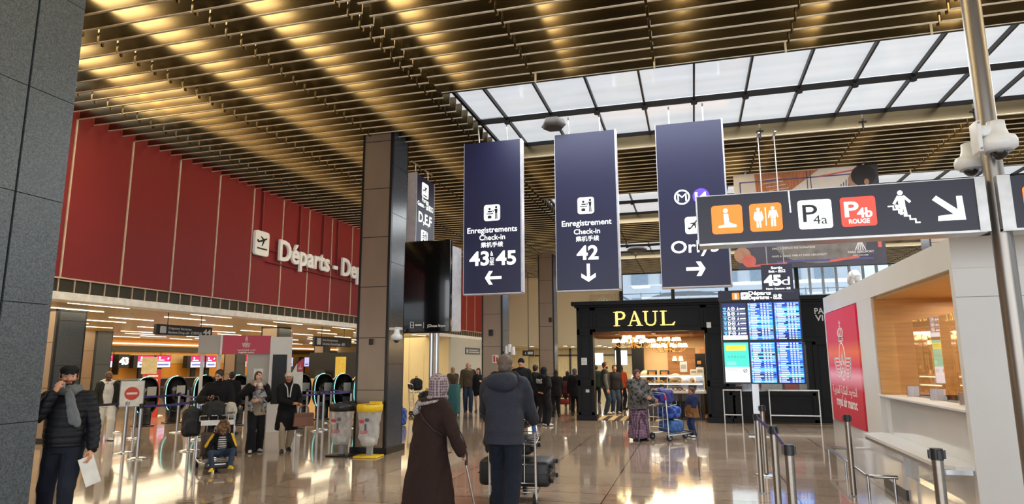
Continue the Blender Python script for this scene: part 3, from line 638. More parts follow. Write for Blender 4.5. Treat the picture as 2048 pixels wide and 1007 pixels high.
for r in (0, 1):
    for c in range(3):
        xa = X0+.02+c*.595; xb = xa+.555; za, zb_ = ((2.24, 3.11), (1.235, 2.17))[r]
        g = G(); L = 0
        if c:
            g.fbox(F, xa, xb, za, zb_, -.02, .0, 0 if c+r < 3 else 0)
            n = 22
            for i in range(n):
                z = zb_-(i+.75)*(zb_-za)/n; h = (zb_-za)/n*.32
                g.fbox(F, xa+.01, xb-.01, z-h*1.35, z+h*1.35, 0, .001, 1 if random.random() < .33 else 3 if random.random() < .4 else 0)
                g.fbox(F, xa+.012, xa+.045, z-h, z+h, .001, .002, random.choice([2, 4, 5, 2, 3]))
                w = .1+random.random()*.1; g.fbox(F, xa+.06, xa+.06+w, z-h*.8, z+h*.8, .001, .002, 2)
                for q in (.29, .36, .43): g.fbox(F, xa+q, xa+q+.045, z-h*.8, z+h*.8, .001, .002, 2)
                if random.random() < .7: g.fbox(F, xa+.485, xa+.54, z-h*.7, z+h*.7, .001, .002, random.choice([2, 3, 3]))
            g.obj('screen', [SB, SN, SW, SC1, SR, SG], t)
        elif r == 0:
            g.fbox(F, xa, xb, za, zb_, -.02, .0, 0); g.fbox(F, xa, xb, za, za+.1, 0, .001, 2)
            for i, ch in enumerate('ABCDEF'):
                z = zb_-.13-i*.118; fit(g, F, ch, xa+.13, xa+.19, z-.04, .08, .03, m=1); g.ring(F, xa+.255, z, .045, .011, 0, .003, 1, 16); g.fbox(F, xa+.235, xa+.275, z-.014, z+.014, 0, .003, 1)
                g.prism(F, [(xa+.34, z-.03), (xa+.39, z-.03), (xa+.375, z+.03), (xa+.365, z+.03)], 0, .003, 1); g.fbox(F, xa+.41, xb-.02, z-.02, z+.012, 0, .003, 1); g.fbox(F, xa+.03, xa+.10, z-.0, z+.03, 0, .003, 3); g.fbox(F, xa+.045, xa+.09, z-.035, z-.012, 0, .003, 3)
                g.fbox(F, xa+.02, xb-.02, z-.062, z-.057, 0, .003, 2)
            g.obj('screen', [SN, WHL, SP, SC1], t)
        else:
            g.fbox(F, xa, xb, za, zb_, -.02, .0, 1); g.fbox(F, xa, xb, za, za+.36, 0, .001, 0); g.fbox(F, xa+.04, xb-.06, zb_-.19, zb_-.06, 0, .002, 2)
            for q in range(4): g.fbox(F, xa+.08, xb-.16+.02*(q % 2), zb_-.09-.022*q, zb_-.083-.022*q, .002, .003, 4)
            for q in range(6): g.ring(F, xa+.1+.07*q, zb_-.34, .024, .007, 0, .002, 3, 14)
            g.rrect(F, xa+.15, zb_-.49, .22, .09, .02, 0, .002, 5); g.ring(F, xb-.1, za+.27, .045, .014, 0, .002, 4, 16); g.stroke(F, [(xb-.13, za+.24), (xb-.07, za+.3)], .012, 0, .002, 4)
            for q in range(3): g.fbox(F, xa+.05, xa+.3, za+.29-.025*q, za+.297-.025*q, 0, .002, 3)
            g.obj('screen', [SP, ST, SY, mat('screen_dark_teal', '#1c5f66', .3, 0, emit=.5), DARKI, SG], t)
G().box(1.30, 1.45, 16.55, 16.64, .02, 1.25).obj('post', STEEL, t); G().box(1.15, 1.6, 16.4, 16.8, 0, .02).obj('base_plate', STEEL, t)
# sign 45d
P = PL('y', 14.0); t = thing('hanging_sign', 'small navy hanging sign reading 45d in front of the departures board', 'sign', (1.72, 14.05, 3.12))
a, b = 1.43, 2.02; G().box(a, b, 14.002, 14.08, 3.12, 3.68).obj('panel', NAVY2, t)
g = G(); F = P.F; fit(g, F, 'Sortie', 1.62, 1.83, 3.585, .05, .03); fit(g, F, 'Exit - 出口', 1.57, 1.88, 3.515, .045, .03); fit(g, F, '45', 1.48, 1.78, 3.255, .20, .05); fit(g, F, 'd', 1.80, 1.955, 3.255, .165, .0); fit(g, F, 'Départs - Departures - 出发', 1.50, 1.96, 3.165, .035, .02); g.obj('lettering', LETTER, t)
for x in (1.55, 1.87): G().cyl((x, 14.04, 3.68), (x, 14.04, 6.44), .012, n=6).box(x-.02, x+.02, 13.8, 14.3, 6.43, 6.452).obj('rod', STEEL, t)
# ---- advertising banner
P = PL('y', 16.8); t = thing('advertising_banner', 'wide dark advertising banner hanging behind the long icon sign', 'banner', (3.0, 16.85, 4.05))
q0 = P.p(1472, 440); q1 = P.p(1765, 430); zt_, zb_ = min(6.40, P.p(1620, 338)[1]), P.p(1620, 533)[1]; xa, xb = q0[0], q1[0]; F = P.F
BN = mat('banner_dark', '#3b3640', .5, 0, (2, .2)); BO = mat('banner_wood', '#a9663a', .5, 0, (4, .3), stretch=(8, 1, 1)); BW = mat('banner_pale', '#cfc3b6', .5, 0, (3, .06)); BR = mat('banner_coral', '#c25a4a', .5); BV = mat('banner_violet', '#4a4678', .5); SKINP = mat('banner_skin', '#a6765a', .5); BG = mat('banner_grey', '#6f665e', .5, 0, (5, .3)); HAIRP = mat('banner_hair', '#1b1514', .5)
g = G().fbox(F, xa, xb, zb_, zt_, -.05, 0, 0); w = xb-xa; h = zt_-zb_
g.fbox(F, xa, xb-.45, zb_+h*.56, zt_, 0, .003, 2); g.prism(F, [(xa+.55, zb_+h*.56), (xa+2.0, zt_-.02), (xa+.5, zt_-.02)], .003, .005, 1)
for i in range(9): g.stroke(F, [(xa+.6+.08*i, zt_-.2-.09*i), (xa+1.1+.06*i, zt_-.16-.09*i)], .016, .005, .006, 2)
g.stroke(F, [(xa+.15, zb_+h*.5), (xa+.15, zt_-.22), (xb-.6, zt_-.20)], .03, .005, .007, 4); g.stroke(F, [(xa+2.0, zt_-.2), (xb-.5, zt_-.1)], .035, .007, .008, 3)
g.stroke(F, [(xa+1.1+.08*k, zb_+h*.6+.3*sin(k*.16)) for k in range(16)], .025, .005, .007, 0)
for x in (1.72, 1.8): g.stroke(F, [(xa+x, zt_-.05), (xa+x, zb_+h*.56)], .02, .005, .007, 0)
for i in range(16): g.stroke(F, [(xa+1.7+.06*i, zb_+h*.56), (xa+1.75+.06*i, zb_+h*(.58+.02*i))], .02, .005, .007, 0)
g.disc(F, xb-.42, zt_-.38, .25, .007, .009, 5, 24, .3); g.disc(F, xb-.33, zt_-.26, .27, .009, .011, 6, 24, .27); g.disc(F, xb-.27, zt_-.42, .055, .011, .013, 5, 12, .08)
g.disc(F, xa+1.9, zb_+.5, 1.0, .003, .005, 7, 30, .42); g.disc(F, xa+2.2, zb_+.72, .35, .005, .007, 1, 20, .15); g.stroke(F, [(xa+.9, zb_+.15), (xb-.3, zb_+.15)], .05, .006, .008, 4); g.stroke(F, [(xa+.2, zb_+.07), (xa+1.1, zb_+.11)], .05, .006, .009, 3); g.stroke(F, [(xb-1.2, zb_+.12), (xb-.6, zb_+.2)], .06, .006, .009, 3)
g.fbox(F, xb-.16, xb-.08, zb_+.4, zb_+.7, .003, .006, 3); g.disc(F, xa+.1, zb_+.35, .2, .003, .006, 5, 16); g.disc(F, xa+.25, zb_+.2, .16, .003, .007, 3, 16)
g.obj('print', [BN, BO, BW, BR, BV, SKINP, HAIRP, BG], t)
g = G(); P.fit(g, 'ORLY 3  ESPACE RESTAURATION', 1544, 1630, 497, bold=.01, z=.012); P.fit(g, 'HAVE A GOOD TIME AT PARIS AÉROPORT*', 1544, 1654, 512, bold=.01, z=.012); P.fit(g, 'PARIS AÉROPORT', 1696, 1748, 505, bold=.02, z=.012); P.fit(g, 'PARIS VOUS AIME', 1706, 1737, 511, bold=.01, z=.012)
c = P.rect(1710, 1730, 480, 499)
for k in range(5): g.stroke(F, [(c[0]+(k-2)*.055, c[1]-c[3]/2), (c[0]+(k-2)*.02, c[1]+c[3]*(.5-.13*abs(k-2)))], .022, .012, .014)
g.obj('lettering', mat('banner_white', '#d4cfca', .5), t)
for x in (xa+.3, xb-.3): G().cyl((x, 16.82, zt_-.01), (x, 16.82, 6.452), .01, n=6).box(x-.02, x+.02, 16.6, 17.1, 6.43, 6.449).obj('cable', STEEL, t)
# ---- wall lettering on the red wall
P = PL('x', -11.30); t = thing('wall_lettering', 'white raised letters reading Départs - Departures on the red wall', 'sign', (-11.4, 16.5, 4.5))
WL = mat('white_letter_face', '#dcd9d4', .5, 0, (2, .02), emit=.12)
q = P.p(553, 519); cap = P.p(563, 487)[1]-P.p(563, 520)[1]; base = P.p(565, 521)[1]
yy = q[0]; txt = 'Départs - Departures'; end = P.p(653, 540)[0]; a, b = tw('Départs', .02); size = (end-yy)/(b-a)
for i, ch in enumerate(txt):
    if ch != ' ':
        x = yy+(tw(txt[:i]+'|', .02)[1]-tw('|', .02)[1]-tw('|', .02)[0]*0)*size if i else yy
        g = G().text(P.F, ch, x, base, size, 'L', .022, .07, .0); g.obj('letter', WL, t)
g = G(); c = P.rect(509, 537, 462, 511); g.rrect(P.F, c[0], c[1], c[2], c[3], .08, -.05, .03, 0); g.prism(P.F, plane_shape(c[0], c[1]+.06, c[2]*.8, RD(20)), .03, .035, 1); g.stroke(P.F, [(c[0]-.2, c[1]-.15), (c[0]+.2, c[1]-.15)], .04, .03, .035, 1); g.obj('pictogram', [WL, DARKI], t)
for z in (base-.12, base+.22): G().cyl((-11.35, yy-.4, z), (-11.35, yy+8, z), .02, n=6).obj('rail', RED, t)
for px in (528, 604, 651, 680): y = P.p(px, 440)[0]; G().cyl((-11.34, y, base), (-11.34, y, 6.6), .028, n=8).obj('hanger', RED, t)
# ------------------------------------------------------------------ BAKERY
PB = mat('bakery_black_paint', '#0b0c0e', .5, 0, (3, .15), spec=.25); GOLD = mat('lit_gold_letter', '#f5d774', .4, 0, (3, .05), emit=.9); GOLDE = mat('gold_letter_edge', '#9a6d1e', .35, .6)
YP = 19.7; P = PL('y', YP); F = P.F
t = thing('bakery_storefront', 'black panelled bakery front with gold PAUL letters', 'shop front', (-1.2, YP, 0))
def panelled(g, x0, x1, z0, z1, y=YP, d=.05):
    g.box(x0, x1, y, y+.35, z0, z1, 0)
    w = min(.09, (x1-x0)*.18)
    for a, b, c, e in ((x0, x1, z0, z0+w), (x0, x1, z1-w, z1), (x0, x0+w, z0, z1), (x1-w, x1, z0, z1)): g.box(a, b, y-.025, y, c, e, 0)
    g.box(x0+w*1.6, x1-w*1.6, y-.012, y, z0+w*1.6, z1-w*1.6, 0)
g = G(); g.box(-3.46, -2.86, YP-.05, YP+.4, 0, .16, 0); panelled(g, -3.41, -2.92, .16, 1.1); panelled(g, -3.41, -2.92, 1.1, 2.62); panelled(g, -3.41, -2.92, 2.62, 3.36); g.obj('pilaster', PB, t, bevel=.008)
g = G(); g.box(.30, .98, YP-.05, YP+.4, 0, .16, 0); panelled(g, .34, .94, .16, 1.1); panelled(g, .34, .94, 1.1, 2.62); panelled(g, .34, .94, 2.62, 3.36); g.obj('pilaster', PB, t, bevel=.008)
g = G(); panelled(g, -2.92, .34, 2.62, 3.36, YP+.02); g.box(-3.46, 5.8, YP-.08, YP+.45, 3.36, 3.42, 0); g.box(-3.55, 5.8, YP-.16, YP+.45, 3.42, 3.54, 0); g.obj('fascia', PB, t, bevel=.01)
g = G(); panelled(g, .93, 5.8, 2.25, 3.36); panelled(g, .93, 3.2, .05, .86); g.box(.98, 3.2, YP+.0, YP+.4, .86, .88); g.box(.98, 3.2, YP+.38, YP+.4, .88, 2.25); panelled(g, 3.2, 5.8, .05, 2.25); g.box(.93, 1.1, YP, YP+.38, .0, 2.25); g.box(3.05, 3.2, YP, YP+.38, .88, 2.25); g.obj('side_panel', PB, t, bevel=.008)
area('window_fill_light', (2.05, YP+.22, 2.2), (1.7, .1), 14, (1, .95, .85)); G().box(1.1, 3.05, YP+.06, YP+.07, .88, 2.25).obj('window_pane', GL2, t)  # fill light added inside the window to brighten its display
# the serif gold letters
def serif_letters():
    x0, x1 = P.p(1228, 638)[0], P.p(1352, 638)[0]; zb = P.p(1230, 655)[1]; H = .43
    zb = 2.78
    def L(name, solids, strokes=()):
        g = G()
        for q in solids: g.prism(F, [(a, zb+b*H) for a, b in q], .02, .07, 0)
        for q, w in strokes: g.stroke(F, [(a, zb+b*H) for a, b in q], w, .02, .072, 0)
        g.obj(name, [GOLD, GOLDE], t)
    u = (x1-x0)/4.0
    a = x0
    L('letter', [[(a+.10*u, 0), (a+.26*u, 0), (a+.26*u, 1), (a+.10*u, 1)], [(a-.02*u, 0), (a+.40*u, 0), (a+.40*u, .05), (a-.02*u, .05)], [(a-.02*u, .95), (a+.3*u, .95), (a+.3*u, 1), (a-.02*u, 1)]],
      [([(a+.2*u, .975), (a+.5*u, .97), (a+.66*u, .9), (a+.72*u, .74), (a+.66*u, .57), (a+.5*u, .5), (a+.24*u, .48)], .04), ([(a+.6*u, .92), (a+.69*u, .74), (a+.6*u, .55)], .055)])
    a = x0+.85*u
    L('letter', [[(a+.04*u, 0), (a+.34*u, 0), (a+.34*u, .05), (a+.04*u, .05)], [(a+.6*u, 0), (a+1.04*u, 0), (a+1.04*u, .05), (a+.6*u, .05)], [(a+.46*u, 1.02), (a+.58*u, 1.02), (a+.94*u, .04), (a+.72*u, .04)]],
      [([(a+.18*u, .03), (a+.5*u, .97)], .03), ([(a+.32*u, .36), (a+.74*u, .36)], .03)])
    a = x0+1.95*u
    L('letter', [[(a-.06*u, .95), (a+.3*u, .95), (a+.3*u, 1), (a-.06*u, 1)], [(a+.58*u, .95), (a+.92*u, .95), (a+.92*u, 1), (a+.58*u, 1)], [(a+.05*u, .3), (a+.2*u, .25), (a+.2*u, 1), (a+.05*u, 1)]],
      [([(a+.125*u, .32), (a+.2*u, .12), (a+.36*u, .03), (a+.52*u, .03), (a+.68*u, .12), (a+.75*u, .32), (a+.75*u, .97)], .04)])
    a = x0+3.02*u
    L('letter', [[(a+.1*u, 0), (a+.26*u, 0), (a+.26*u, 1), (a+.1*u, 1)], [(a-.02*u, .95), (a+.42*u, .95), (a+.42*u, 1), (a-.02*u, 1)], [(a-.02*u, 0), (a+.86*u, 0), (a+.84*u, .07), (a-.02*u, .05)], [(a+.82*u, 0), (a+.94*u, .24), (a+.88*u, .25), (a+.7*u, .05)]])
serif_letters()
PAPER = mat('white_paper', '#d6d6d2', .6)
g = G(); q = P.rect(1163, 1174, 715, 729); g.fbox(F, q[0]-q[2]/2, q[0]+q[2]/2, q[1]-q[3]/2, q[1]+q[3]/2, .026, .03, 0)
for k in range(7): g.fbox(F, q[0]-.06, q[0]+.05, q[1]+.07-.022*k, q[1]+.078-.022*k, .03, .031, 1)
g.obj('notice', [PAPER, GREYP], t, label='white paper notice on the left pilaster')
g = G(); q = P.rect(1172, 1179, 778, 784); g.fbox(F, q[0]-q[2]/2, q[0]+q[2]/2, q[1]-q[3]/2, q[1]+q[3]/2, .026, .04, 0); g.ring(F, q[0], q[1], .03, .008, .04, .042, 1, 12); g.obj('switch', [PAPER, GREYP], t)
g = G(); q = P.rect(1413, 1422, 644, 655); g.fbox(F, q[0]-q[2]/2, q[0]+q[2]/2, q[1]-q[3]/2, q[1]+q[3]/2, .026, .03, 0); g.obj('sticker', PAPER, t)
g = G(); a = P.p(1629, 627); b = P.p(1647, 627); fit(g, F, 'PA', a[0], b[0], a[1], .16, .02, z=.03); a = P.p(1631, 641); b = P.p(1646, 641); fit(g, F, 'VI', a[0], b[0], a[1], .16, .02, z=.03); g.obj('lettering', PAPER, t, label='white PA VI letters on the black panel')
# interior shell
WARMW = mat('bakery_warm_wall', '#c9a77c', .6, 0, (2, .06)); WOODB = mat('bakery_beam_wood', '#8a5a28', .45, 0, (3, .25), stretch=(.5, 6, 6)); COFFER = mat('bakery_ceiling', '#c08e52', .5, 0, (2, .1))
g = G(); g.box(-3.4, 5.7, YP+.4, 24.6, 2.66, 2.9, 0)
for k in range(9): g.box(-3.4+1.1*k, -3.28+1.1*k, YP+.4, 24.5, 2.56, 2.66, 1)
for k in range(4): g.box(-3.4, 5.7, YP+.9+1.1*k, YP+1.0+1.1*k, 2.54, 2.66, 1)
struct(g.obj('ceiling', [COFFER, WOODB]))
g = G(); g.box(-1.75, 5.7, 24.4, 24.6, 0, 2.66, 0); g.box(-2.15, -1.75, 23.9, 24.6, 0, 2.66, 2); g.box(-2.6, -2.45, 22.9, 23.1, 0, 2.66, 2); g.box(.25, 5.7, 23.2, 24.4, 1.95, 2.2, 1); g.box(.05, 1.0, 22.8, 23.0, .0, 1.98, 2); g.box(-.9, .05, 24.36, 24.4, 1.2, 2.2, 1); g.box(1.0, 1.1, YP+.4, 24.4, 0, 2.66, 0)
struct(g.obj('wall_bakery', [WARMW, WOODB, PB]))
area('bakery_ceiling_glow', (-.9, 21.9, 2.5), (2.6, 3.6), 190, (1, .80, .52))
# chandeliers
SHADE = mat('lit_lampshade', (1, .80, .42), .6, 0, (3, .03), emit=2.3); BRASS = mat('brass', '#a97b3c', .25, 1)
def chandelier(c, label, tiers):
    t = thing('chandelier', label, 'chandelier', c, group='chandeliers of the bakery'); c = Vector(c)
    G().cyl(c+Vector((0, 0, .05)), (c.x, c.y, 2.66), .015, n=8).lathe([(.0, -.1), (.05, -.06), (.03, .02), (.06, .1), (.02, .3)], c, 12).obj('stem', BRASS, t)
    for R, z, n in tiers:
        for i in range(n):
            a = 2*pi*i/n+.2; d = Vector((cos(a), sin(a), 0))
            G().tube([c+Vector((0, 0, z-.02)), c+d*R*.35+Vector((0, 0, z-.13)), c+d*R*.75+Vector((0, 0, z-.14)), c+d*R+Vector((0, 0, z-.05)), c+d*R+Vector((0, 0, z+.02))], .009, 6).obj('arm', BRASS, t)
            G().lathe([(.075, .02), (.048, .13)], c+d*R+Vector((0, 0, z)), 12, 0, True, True).obj('lamp_shade', SHADE, t)
p = ony(1268, 694, 21.0); chandelier((p.x, p.y, 2.22), 'left brass chandelier with small lit shades inside the bakery', [(.62, .08, 12), (.3, .2, 6)])
p = ony(1338, 690, 21.6); chandelier((p.x, p.y, 2.12), 'right two-tier brass chandelier with lit shades inside the bakery', [(.52, .04, 12), (.32, .24, 7)])
t = thing('wall_lamp', 'twin-shade lit wall lamp on the bakery back wall', 'lamp', (-.55, 24.3, 1.72))
for x in (-.66, -.44): G().lathe([(.085, 1.75), (.05, 1.9)], (x, 24.28, 0), 12).obj('lamp_shade', SHADE, t)
G().tube([(-.66, 24.28, 1.74), (-.55, 24.36, 1.66), (-.44, 24.28, 1.74)], .012, 6).obj('arm', BRASS, t)
# counter and display case
MARB = mat('white_counter_top', '#d8d2c4', .2); DWOOD = mat('dark_counter_wood', '#3a261b', .4, 0, (5, .2))
t = thing('bakery_counter', 'bakery counter with white top and glass pastry case', 'counter', (-.7, 20.6, 0))
g = G().box(-1.9, .25, 20.5, 21.3, .0, .78, 0); [g.lathe([(.05, 0), (.03, .1), (.055, .25), (.03, .5), (.05, .72)], (x, 20.47, .02), 10, 0) for x in (-1.8, -.95, -.45, .2)]; g.box(-.85, .1, 20.44, 20.5, .08, .55, 1); g.obj('base', [DWOOD, PB], t)
G().box(-1.95, .32, 20.38, 21.35, .78, .84).obj('counter_top', MARB, t)
g = G()
for x in (-1.9, -.8, .27): g.box(x-.012, x+.012, 20.48, 20.5, .84, 1.32, 0)
g.box(-1.9, .28, 20.46, 20.5, 1.30, 1.33, 0); g.box(-1.9, .28, 20.5, 21.1, 1.07, 1.09, 0); g.box(-1.9, .28, 20.5, 21.1, 1.3, 1.315, 0); g.obj('case_frame', mat('pale_gold_metal', '#b9a678', .3, .8), t)
G().box(-1.9, .28, 20.485, 20.49, .84, 1.3).obj('case_glass', GL2, t)
g = G().box(-1.85, .22, 20.52, 20.55, 1.03, 1.06); g.box(-1.85, .22, 20.52, 20.55, 1.26, 1.29); g.obj('light_strip', mat('case_light', (1, .85, .55), .5, 0, (2, .01), emit=4), t)
CRUST = mat('bread_crust', '#b6782f', .6, 0, (14, .3)); CREAMP = mat('pastry_cream', '#e0c58a', .5, 0, (14, .2)); SACK = mat('flour_sack', '#c9b99a', .8, 0, (9, .15), bump=(30, .4))
random.seed(5); k = 0
for z in (.845, 1.095):
    for x in np.arange(-1.8, .2, .135):
        m_ = random.choice([CRUST, CREAMP]); o = G().ell((0, 0, .035), (.05, .07, .04), n=10, k=6).obj('pastry', m_, None); o.location = (x, 20.72+random.random()*.1, z)
        tag(o, 'small golden pastry in the lit glass case of the bakery counter', 'pastry', 'pastries in the glass case')
for x, y, w, h, lab in ((-1.62, 22.4, .34, .40, 'pale bread sack piled behind the left end of the bakery counter'), (-.62, 22.2, .42, .30, 'wide pale bread sack at the middle of the bakery back counter'), (-.25, 22.3, .3, .24, 'small pale bread sack beside the wide one in the bakery')):
    g = G(); g.ell((0, 0, h/2), (w/2, .2, h/2)); g.ell((w*.1, -.05, h*.72), (w*.4, .17, h*.32)); o = blob(g, .025, 3, folds(.01, 20, x)).obj('bread_sack', SACK); o.location = (x, y, 1.02+h*.0); tag(o, lab, 'sack', 'bread sacks behind the counter')
t = thing('back_counter', 'dark back counter behind the bakery display case', 'counter', (-.8, 22.3, 0)); G().box(-1.9, .1, 22.0, 22.7, 0, .98).obj('body', DWOOD, t); G().box(-1.95, .12, 21.95, 22.75, .98, 1.02).obj('top', DWOOD, t)
for x, lab in ((-1.35, 'black coffee machine left on the bakery back counter'), (-.95, 'black coffee machine beside the bread sacks in the bakery')):
    t = thing('coffee_machine', lab, 'coffee machine', (x, 22.3, 1.02), group='coffee machines'); G().rbox((x, 22.3, 1.24), (.3, .35, .42), .03).obj('body', BLACKP, t); G().box(x-.1, x+.1, 22.118, 22.124, 1.22, 1.4).obj('panel', CRUST, t); G().box(x-.12, x+.12, 22.08, 22.13, 1.04, 1.08).obj('drip_tray', STEEL, t)
for x, y, z, w, h, lab, m_ in ((-.02, 20.95, 1.32, .2, .16, 'small white card stand with dots on the bakery case', PAPER), (.17, 21.0, 1.32, .22, .22, 'white till on the right end of the bakery case', PAPER), (.16, 21.2, 1.56, .16, .26, 'dark framed price card above the till', PB), (-.32, 21.4, 1.4, .22, .32, 'pale menu sheet standing on the bakery case', mat('menu_sheet', '#b9bfc2', .5))):
    t = thing('counter_display', lab, 'display', (x, y, z)); g = G().box(x-w/2, x+w/2, y, y+.03, z, z+h, 0); g.box(x-w*.36, x+w*.36, y-.004, y, z+h*.3, z+h*.7, 1); g.obj('card', [m_, CRUST if m_ is PB else GREYP], t); G().box(x-w*.3, x+w*.3, y-.03, y+.08, z-.012, z).obj('foot', GREYP, t)
# rug at the bakery door
def stripes_mat():
    m = bpy.data.materials.new('striped_mat'); m.use_nodes = True; nt, b = nodes_of(m); tc = nt.nodes.new('ShaderNodeTexCoord'); wv = nt.nodes.new('ShaderNodeTexWave'); wv.inputs['Scale'].default_value = .9; wv.bands_direction = 'X'; rp = nt.nodes.new('ShaderNodeValToRGB'); rp.color_ramp.interpolation = 'CONSTANT'
    rp.color_ramp.elements[0].color = lin('#2f2620'); rp.color_ramp.elements[1].color = lin('#c3ad86'); rp.color_ramp.elements[1].position = .5
    nt.links.new(tc.outputs['Object'], wv.inputs[0]); nt.links.new(wv.outputs['Fac'], rp.inputs[0]); nt.links.new(rp.outputs[0], b.inputs['Base Color']); b.inputs['Roughness'].default_value = .8; return m
o = G().box(-.95, .95, -.75, .75, 0, .012).obj('door_mat', stripes_mat()); o.location = (-1.95, 20.65, 0); tag(o, 'brown and cream striped mat at the bakery entrance', 'mat')
# shop window goods right of the bakery opening, seen under the departures board
for x, w, z0, h, m_, lab in ((1.22, .16, 1.0, 1.2, PAPER, 'narrow magazine rack in the dark shop window'), (1.62, .3, .88, .5, GREYP, 'grey display tray in the dark shop window'), (2.1, .55, .88, .5, PAPER, 'white poster leaning in the dark shop window'), (2.62, .36, .88, .5, mat('red_poster', '#c22f2a', .5), 'red poster leaning in the dark shop window'), (2.92, .2, .88, .5, mat('pale_poster', '#bdb7ad', .5), 'pale poster beside the red one in the dark shop window')):
    t = thing('window_display', lab, 'display', (x, YP+.25, z0), group='shop window displays'); g = G().box(x-w/2, x+w/2, YP+.22, YP+.27, z0, z0+h, 0)
    if h > 1: [g.box(x-w/2+.01, x+w/2-.01, YP+.2, YP+.22, z0+.05+.16*k, z0+.15+.16*k, 1+k % 3) for k in range(7)]
    g.obj('board', [m_, mat('mag_rose', '#b46a78', .5), mat('mag_blue', '#46608a', .5), mat('mag_teal', '#5b7f80', .5)], t); G().box(x-w/2, x+w/2, YP+.17, YP+.3, z0-.0, z0+.015).obj('ledge', PB, t)
def rack(px0, px1, lab):
    a, b = onz(px0, 845), onz(px1, 846); y = 19.35; xa, xb = a.x, b.x
    t = thing('barrier_frame', lab, 'barrier', ((xa+xb)/2, y, 0), group='white tubular barriers')
    for x in (xa, xb): G().cyl((x, y, .0), (x, y, .93), .016, n=8).obj('leg', WHITEP, t)
    for z in (.93, .26): G().cyl((xa-.015, y, z), (xb+.015, y, z), .018, n=8).obj('rail', WHITEP, t)
rack(1449, 1484, 'narrow white tubular barrier before the black bakery wall'); rack(1537, 1632, 'wide white tubular barrier before the black bakery wall')
# ------------------------------------------------------------------ AIRLINE BOOTH
WG = mat('gloss_white_panel', '#c9c8c6', .12, 0, (2, .02), coat=.5); WM = mat('matt_white_panel', '#cfcdc9', .4, 0, (2, .02)); OAK = mat('oak_veneer', '#b98b52', .4, 0, (3, .16), stretch=(.6, .6, 9)); OAKC = mat('oak_soffit', '#c39c63', .4, 0, (3, .08), stretch=(.6, 5, 1))
t = thing('ticket_booth', 'white airline ticket booth with open oak-lined counter on the right', 'booth', (3.6, 10.2, 0)); BX = 2.52
NY = 7.28
g = G(); g.box(BX, 5.2, NY, 13.9, 2.64, 2.95, 0); g.box(BX, 5.2, NY, NY+.09, 0, 2.64, 0); g.box(BX, BX+.5, 10.4, 11.26, 0, 2.64, 0); g.box(BX+.03, 5.2, 11.26, 13.9, 0, 2.64, 0); g.box(5.1, 5.2, NY, 11.3, 0, 2.64, 0)
for x in (BX+.55, BX+1.25, BX+1.95): g.box(x, x+.008, NY-.003, NY+.002, 0, 2.95, 1)
g.box(BX, 5.2, NY-.003, NY+.002, 2.35, 2.357, 1)
g.obj('shell', [WM, GREYP], t, bevel=.012)
g = G(); g.box(BX+.06, BX+.12, NY+.09, 10.4, .3, 1.24, 0); g.box(BX+.0, BX+.03, 11.26, 13.9, .0, .66, 0); g.box(BX-.005, BX+.02, 10.4, 11.26, 0, .66, 0); g.obj('front_panel', WG, t)
g = G(); g.box(BX-.02, BX+.3, NY+.09, 10.42, 1.24, 1.265, 0); g.obj('ledge', WM, t, bevel=.005)
g = G(); g.prism(frame((0, 0, .705), (1, 0, 0), (0, 1, 0)), [(BX+.1, NY+.02), (2.36, NY+.02), (2.24, NY+.2), (2.24, 10.3), (BX+.0, 10.45), (BX+.1, 10.45)], 0, .035, 0); g.box(2.26, BX, NY+.1, 10.3, .66, .705, 1); g.box(2.28, BX, NY+.04, NY+.1, .66, .705, 1); g.obj('counter_shelf', [WM, STEEL], t)
g = G(); g.box(BX-.02, BX+.1, 9.5, 10.4, .13, .66, 0); g.box(BX, BX+.1, NY+.09, 10.4, 0, .3, 0); g.obj('pedestal', WG, t); G().box(BX-.03, BX+.1, 9.5, 10.5, 0, .13).obj('kick_plate', BLACKM, t)
g = G(); g.box(BX+.02, 5.1, 10.33, 10.4, 1.265, 2.62, 0); g.box(5.0, 5.1, NY+.1, 10.4, .2, 2.62, 0); g.box(BX+.02, 5.1, NY+.09, NY+.12, .3, 2.62, 0); g.box(BX+.05, 5.1, NY+.1, 10.4, 2.6, 2.64, 1); g.box(BX+.3, 4.4, NY+.1, 10.33, .3, .95, 0); g.obj('oak_lining', [OAK, OAKC], t)
for k, (y0, y1) in enumerate(((10.3, 9.55), (9.52, 8.6), (8.57, 7.75))):
    g = G(); x0 = BX+.25; g.add([(x0+.02*sin(3*s), y0+(y1-y0)*s, z) for z in (1.27, 2.25) for s in (0, .25, .5, .75, 1)], [(i, i+1, i+6, i+5) for i in range(4)], 0, True); o = g.obj('plexi_screen', glass('plexi', (.95, .93, .88), .03, .22), t)
    G().box(x0-.06, x0+.08, (y0+y1)/2-.12, (y0+y1)/2-.09, 1.27, 1.4).obj('screen_foot', STEEL, t)
# red advertising panel with the winged emblem
PA = PL('-x', BX-.02); FA = PA.F
REDP = bpy.data.materials.new('red_gradient_print'); REDP.use_nodes = True; nt, bb = nodes_of(REDP); tc = nt.nodes.new('ShaderNodeTexCoord'); sp = nt.nodes.new('ShaderNodeSeparateXYZ'); mr = nt.nodes.new('ShaderNodeMapRange'); rp = nt.nodes.new('ShaderNodeValToRGB')
nt.nodes.remove(mr); nt.links.new(tc.outputs['Generated'], sp.inputs[0]); nt.links.new(sp.outputs['Z'], rp.inputs[0])
e = rp.color_ramp.elements; e[0].color = lin('#8e1222'); e[1].color = lin('#b01335')
for ps, c_ in ((.3, '#a01428'), (.42, '#c98a98'), (.5, '#b5203a'), (.62, '#c75a34'), (.72, '#ad1a30')): q = e.new(ps); q.color = lin(c_)
nt.links.new(rp.outputs[0], bb.inputs['Base Color']); nt.links.new(rp.outputs[0], bb.inputs['Emission Color']); bb.inputs['Emission Strength'].default_value = .38; bb.inputs['Roughness'].default_value = .55
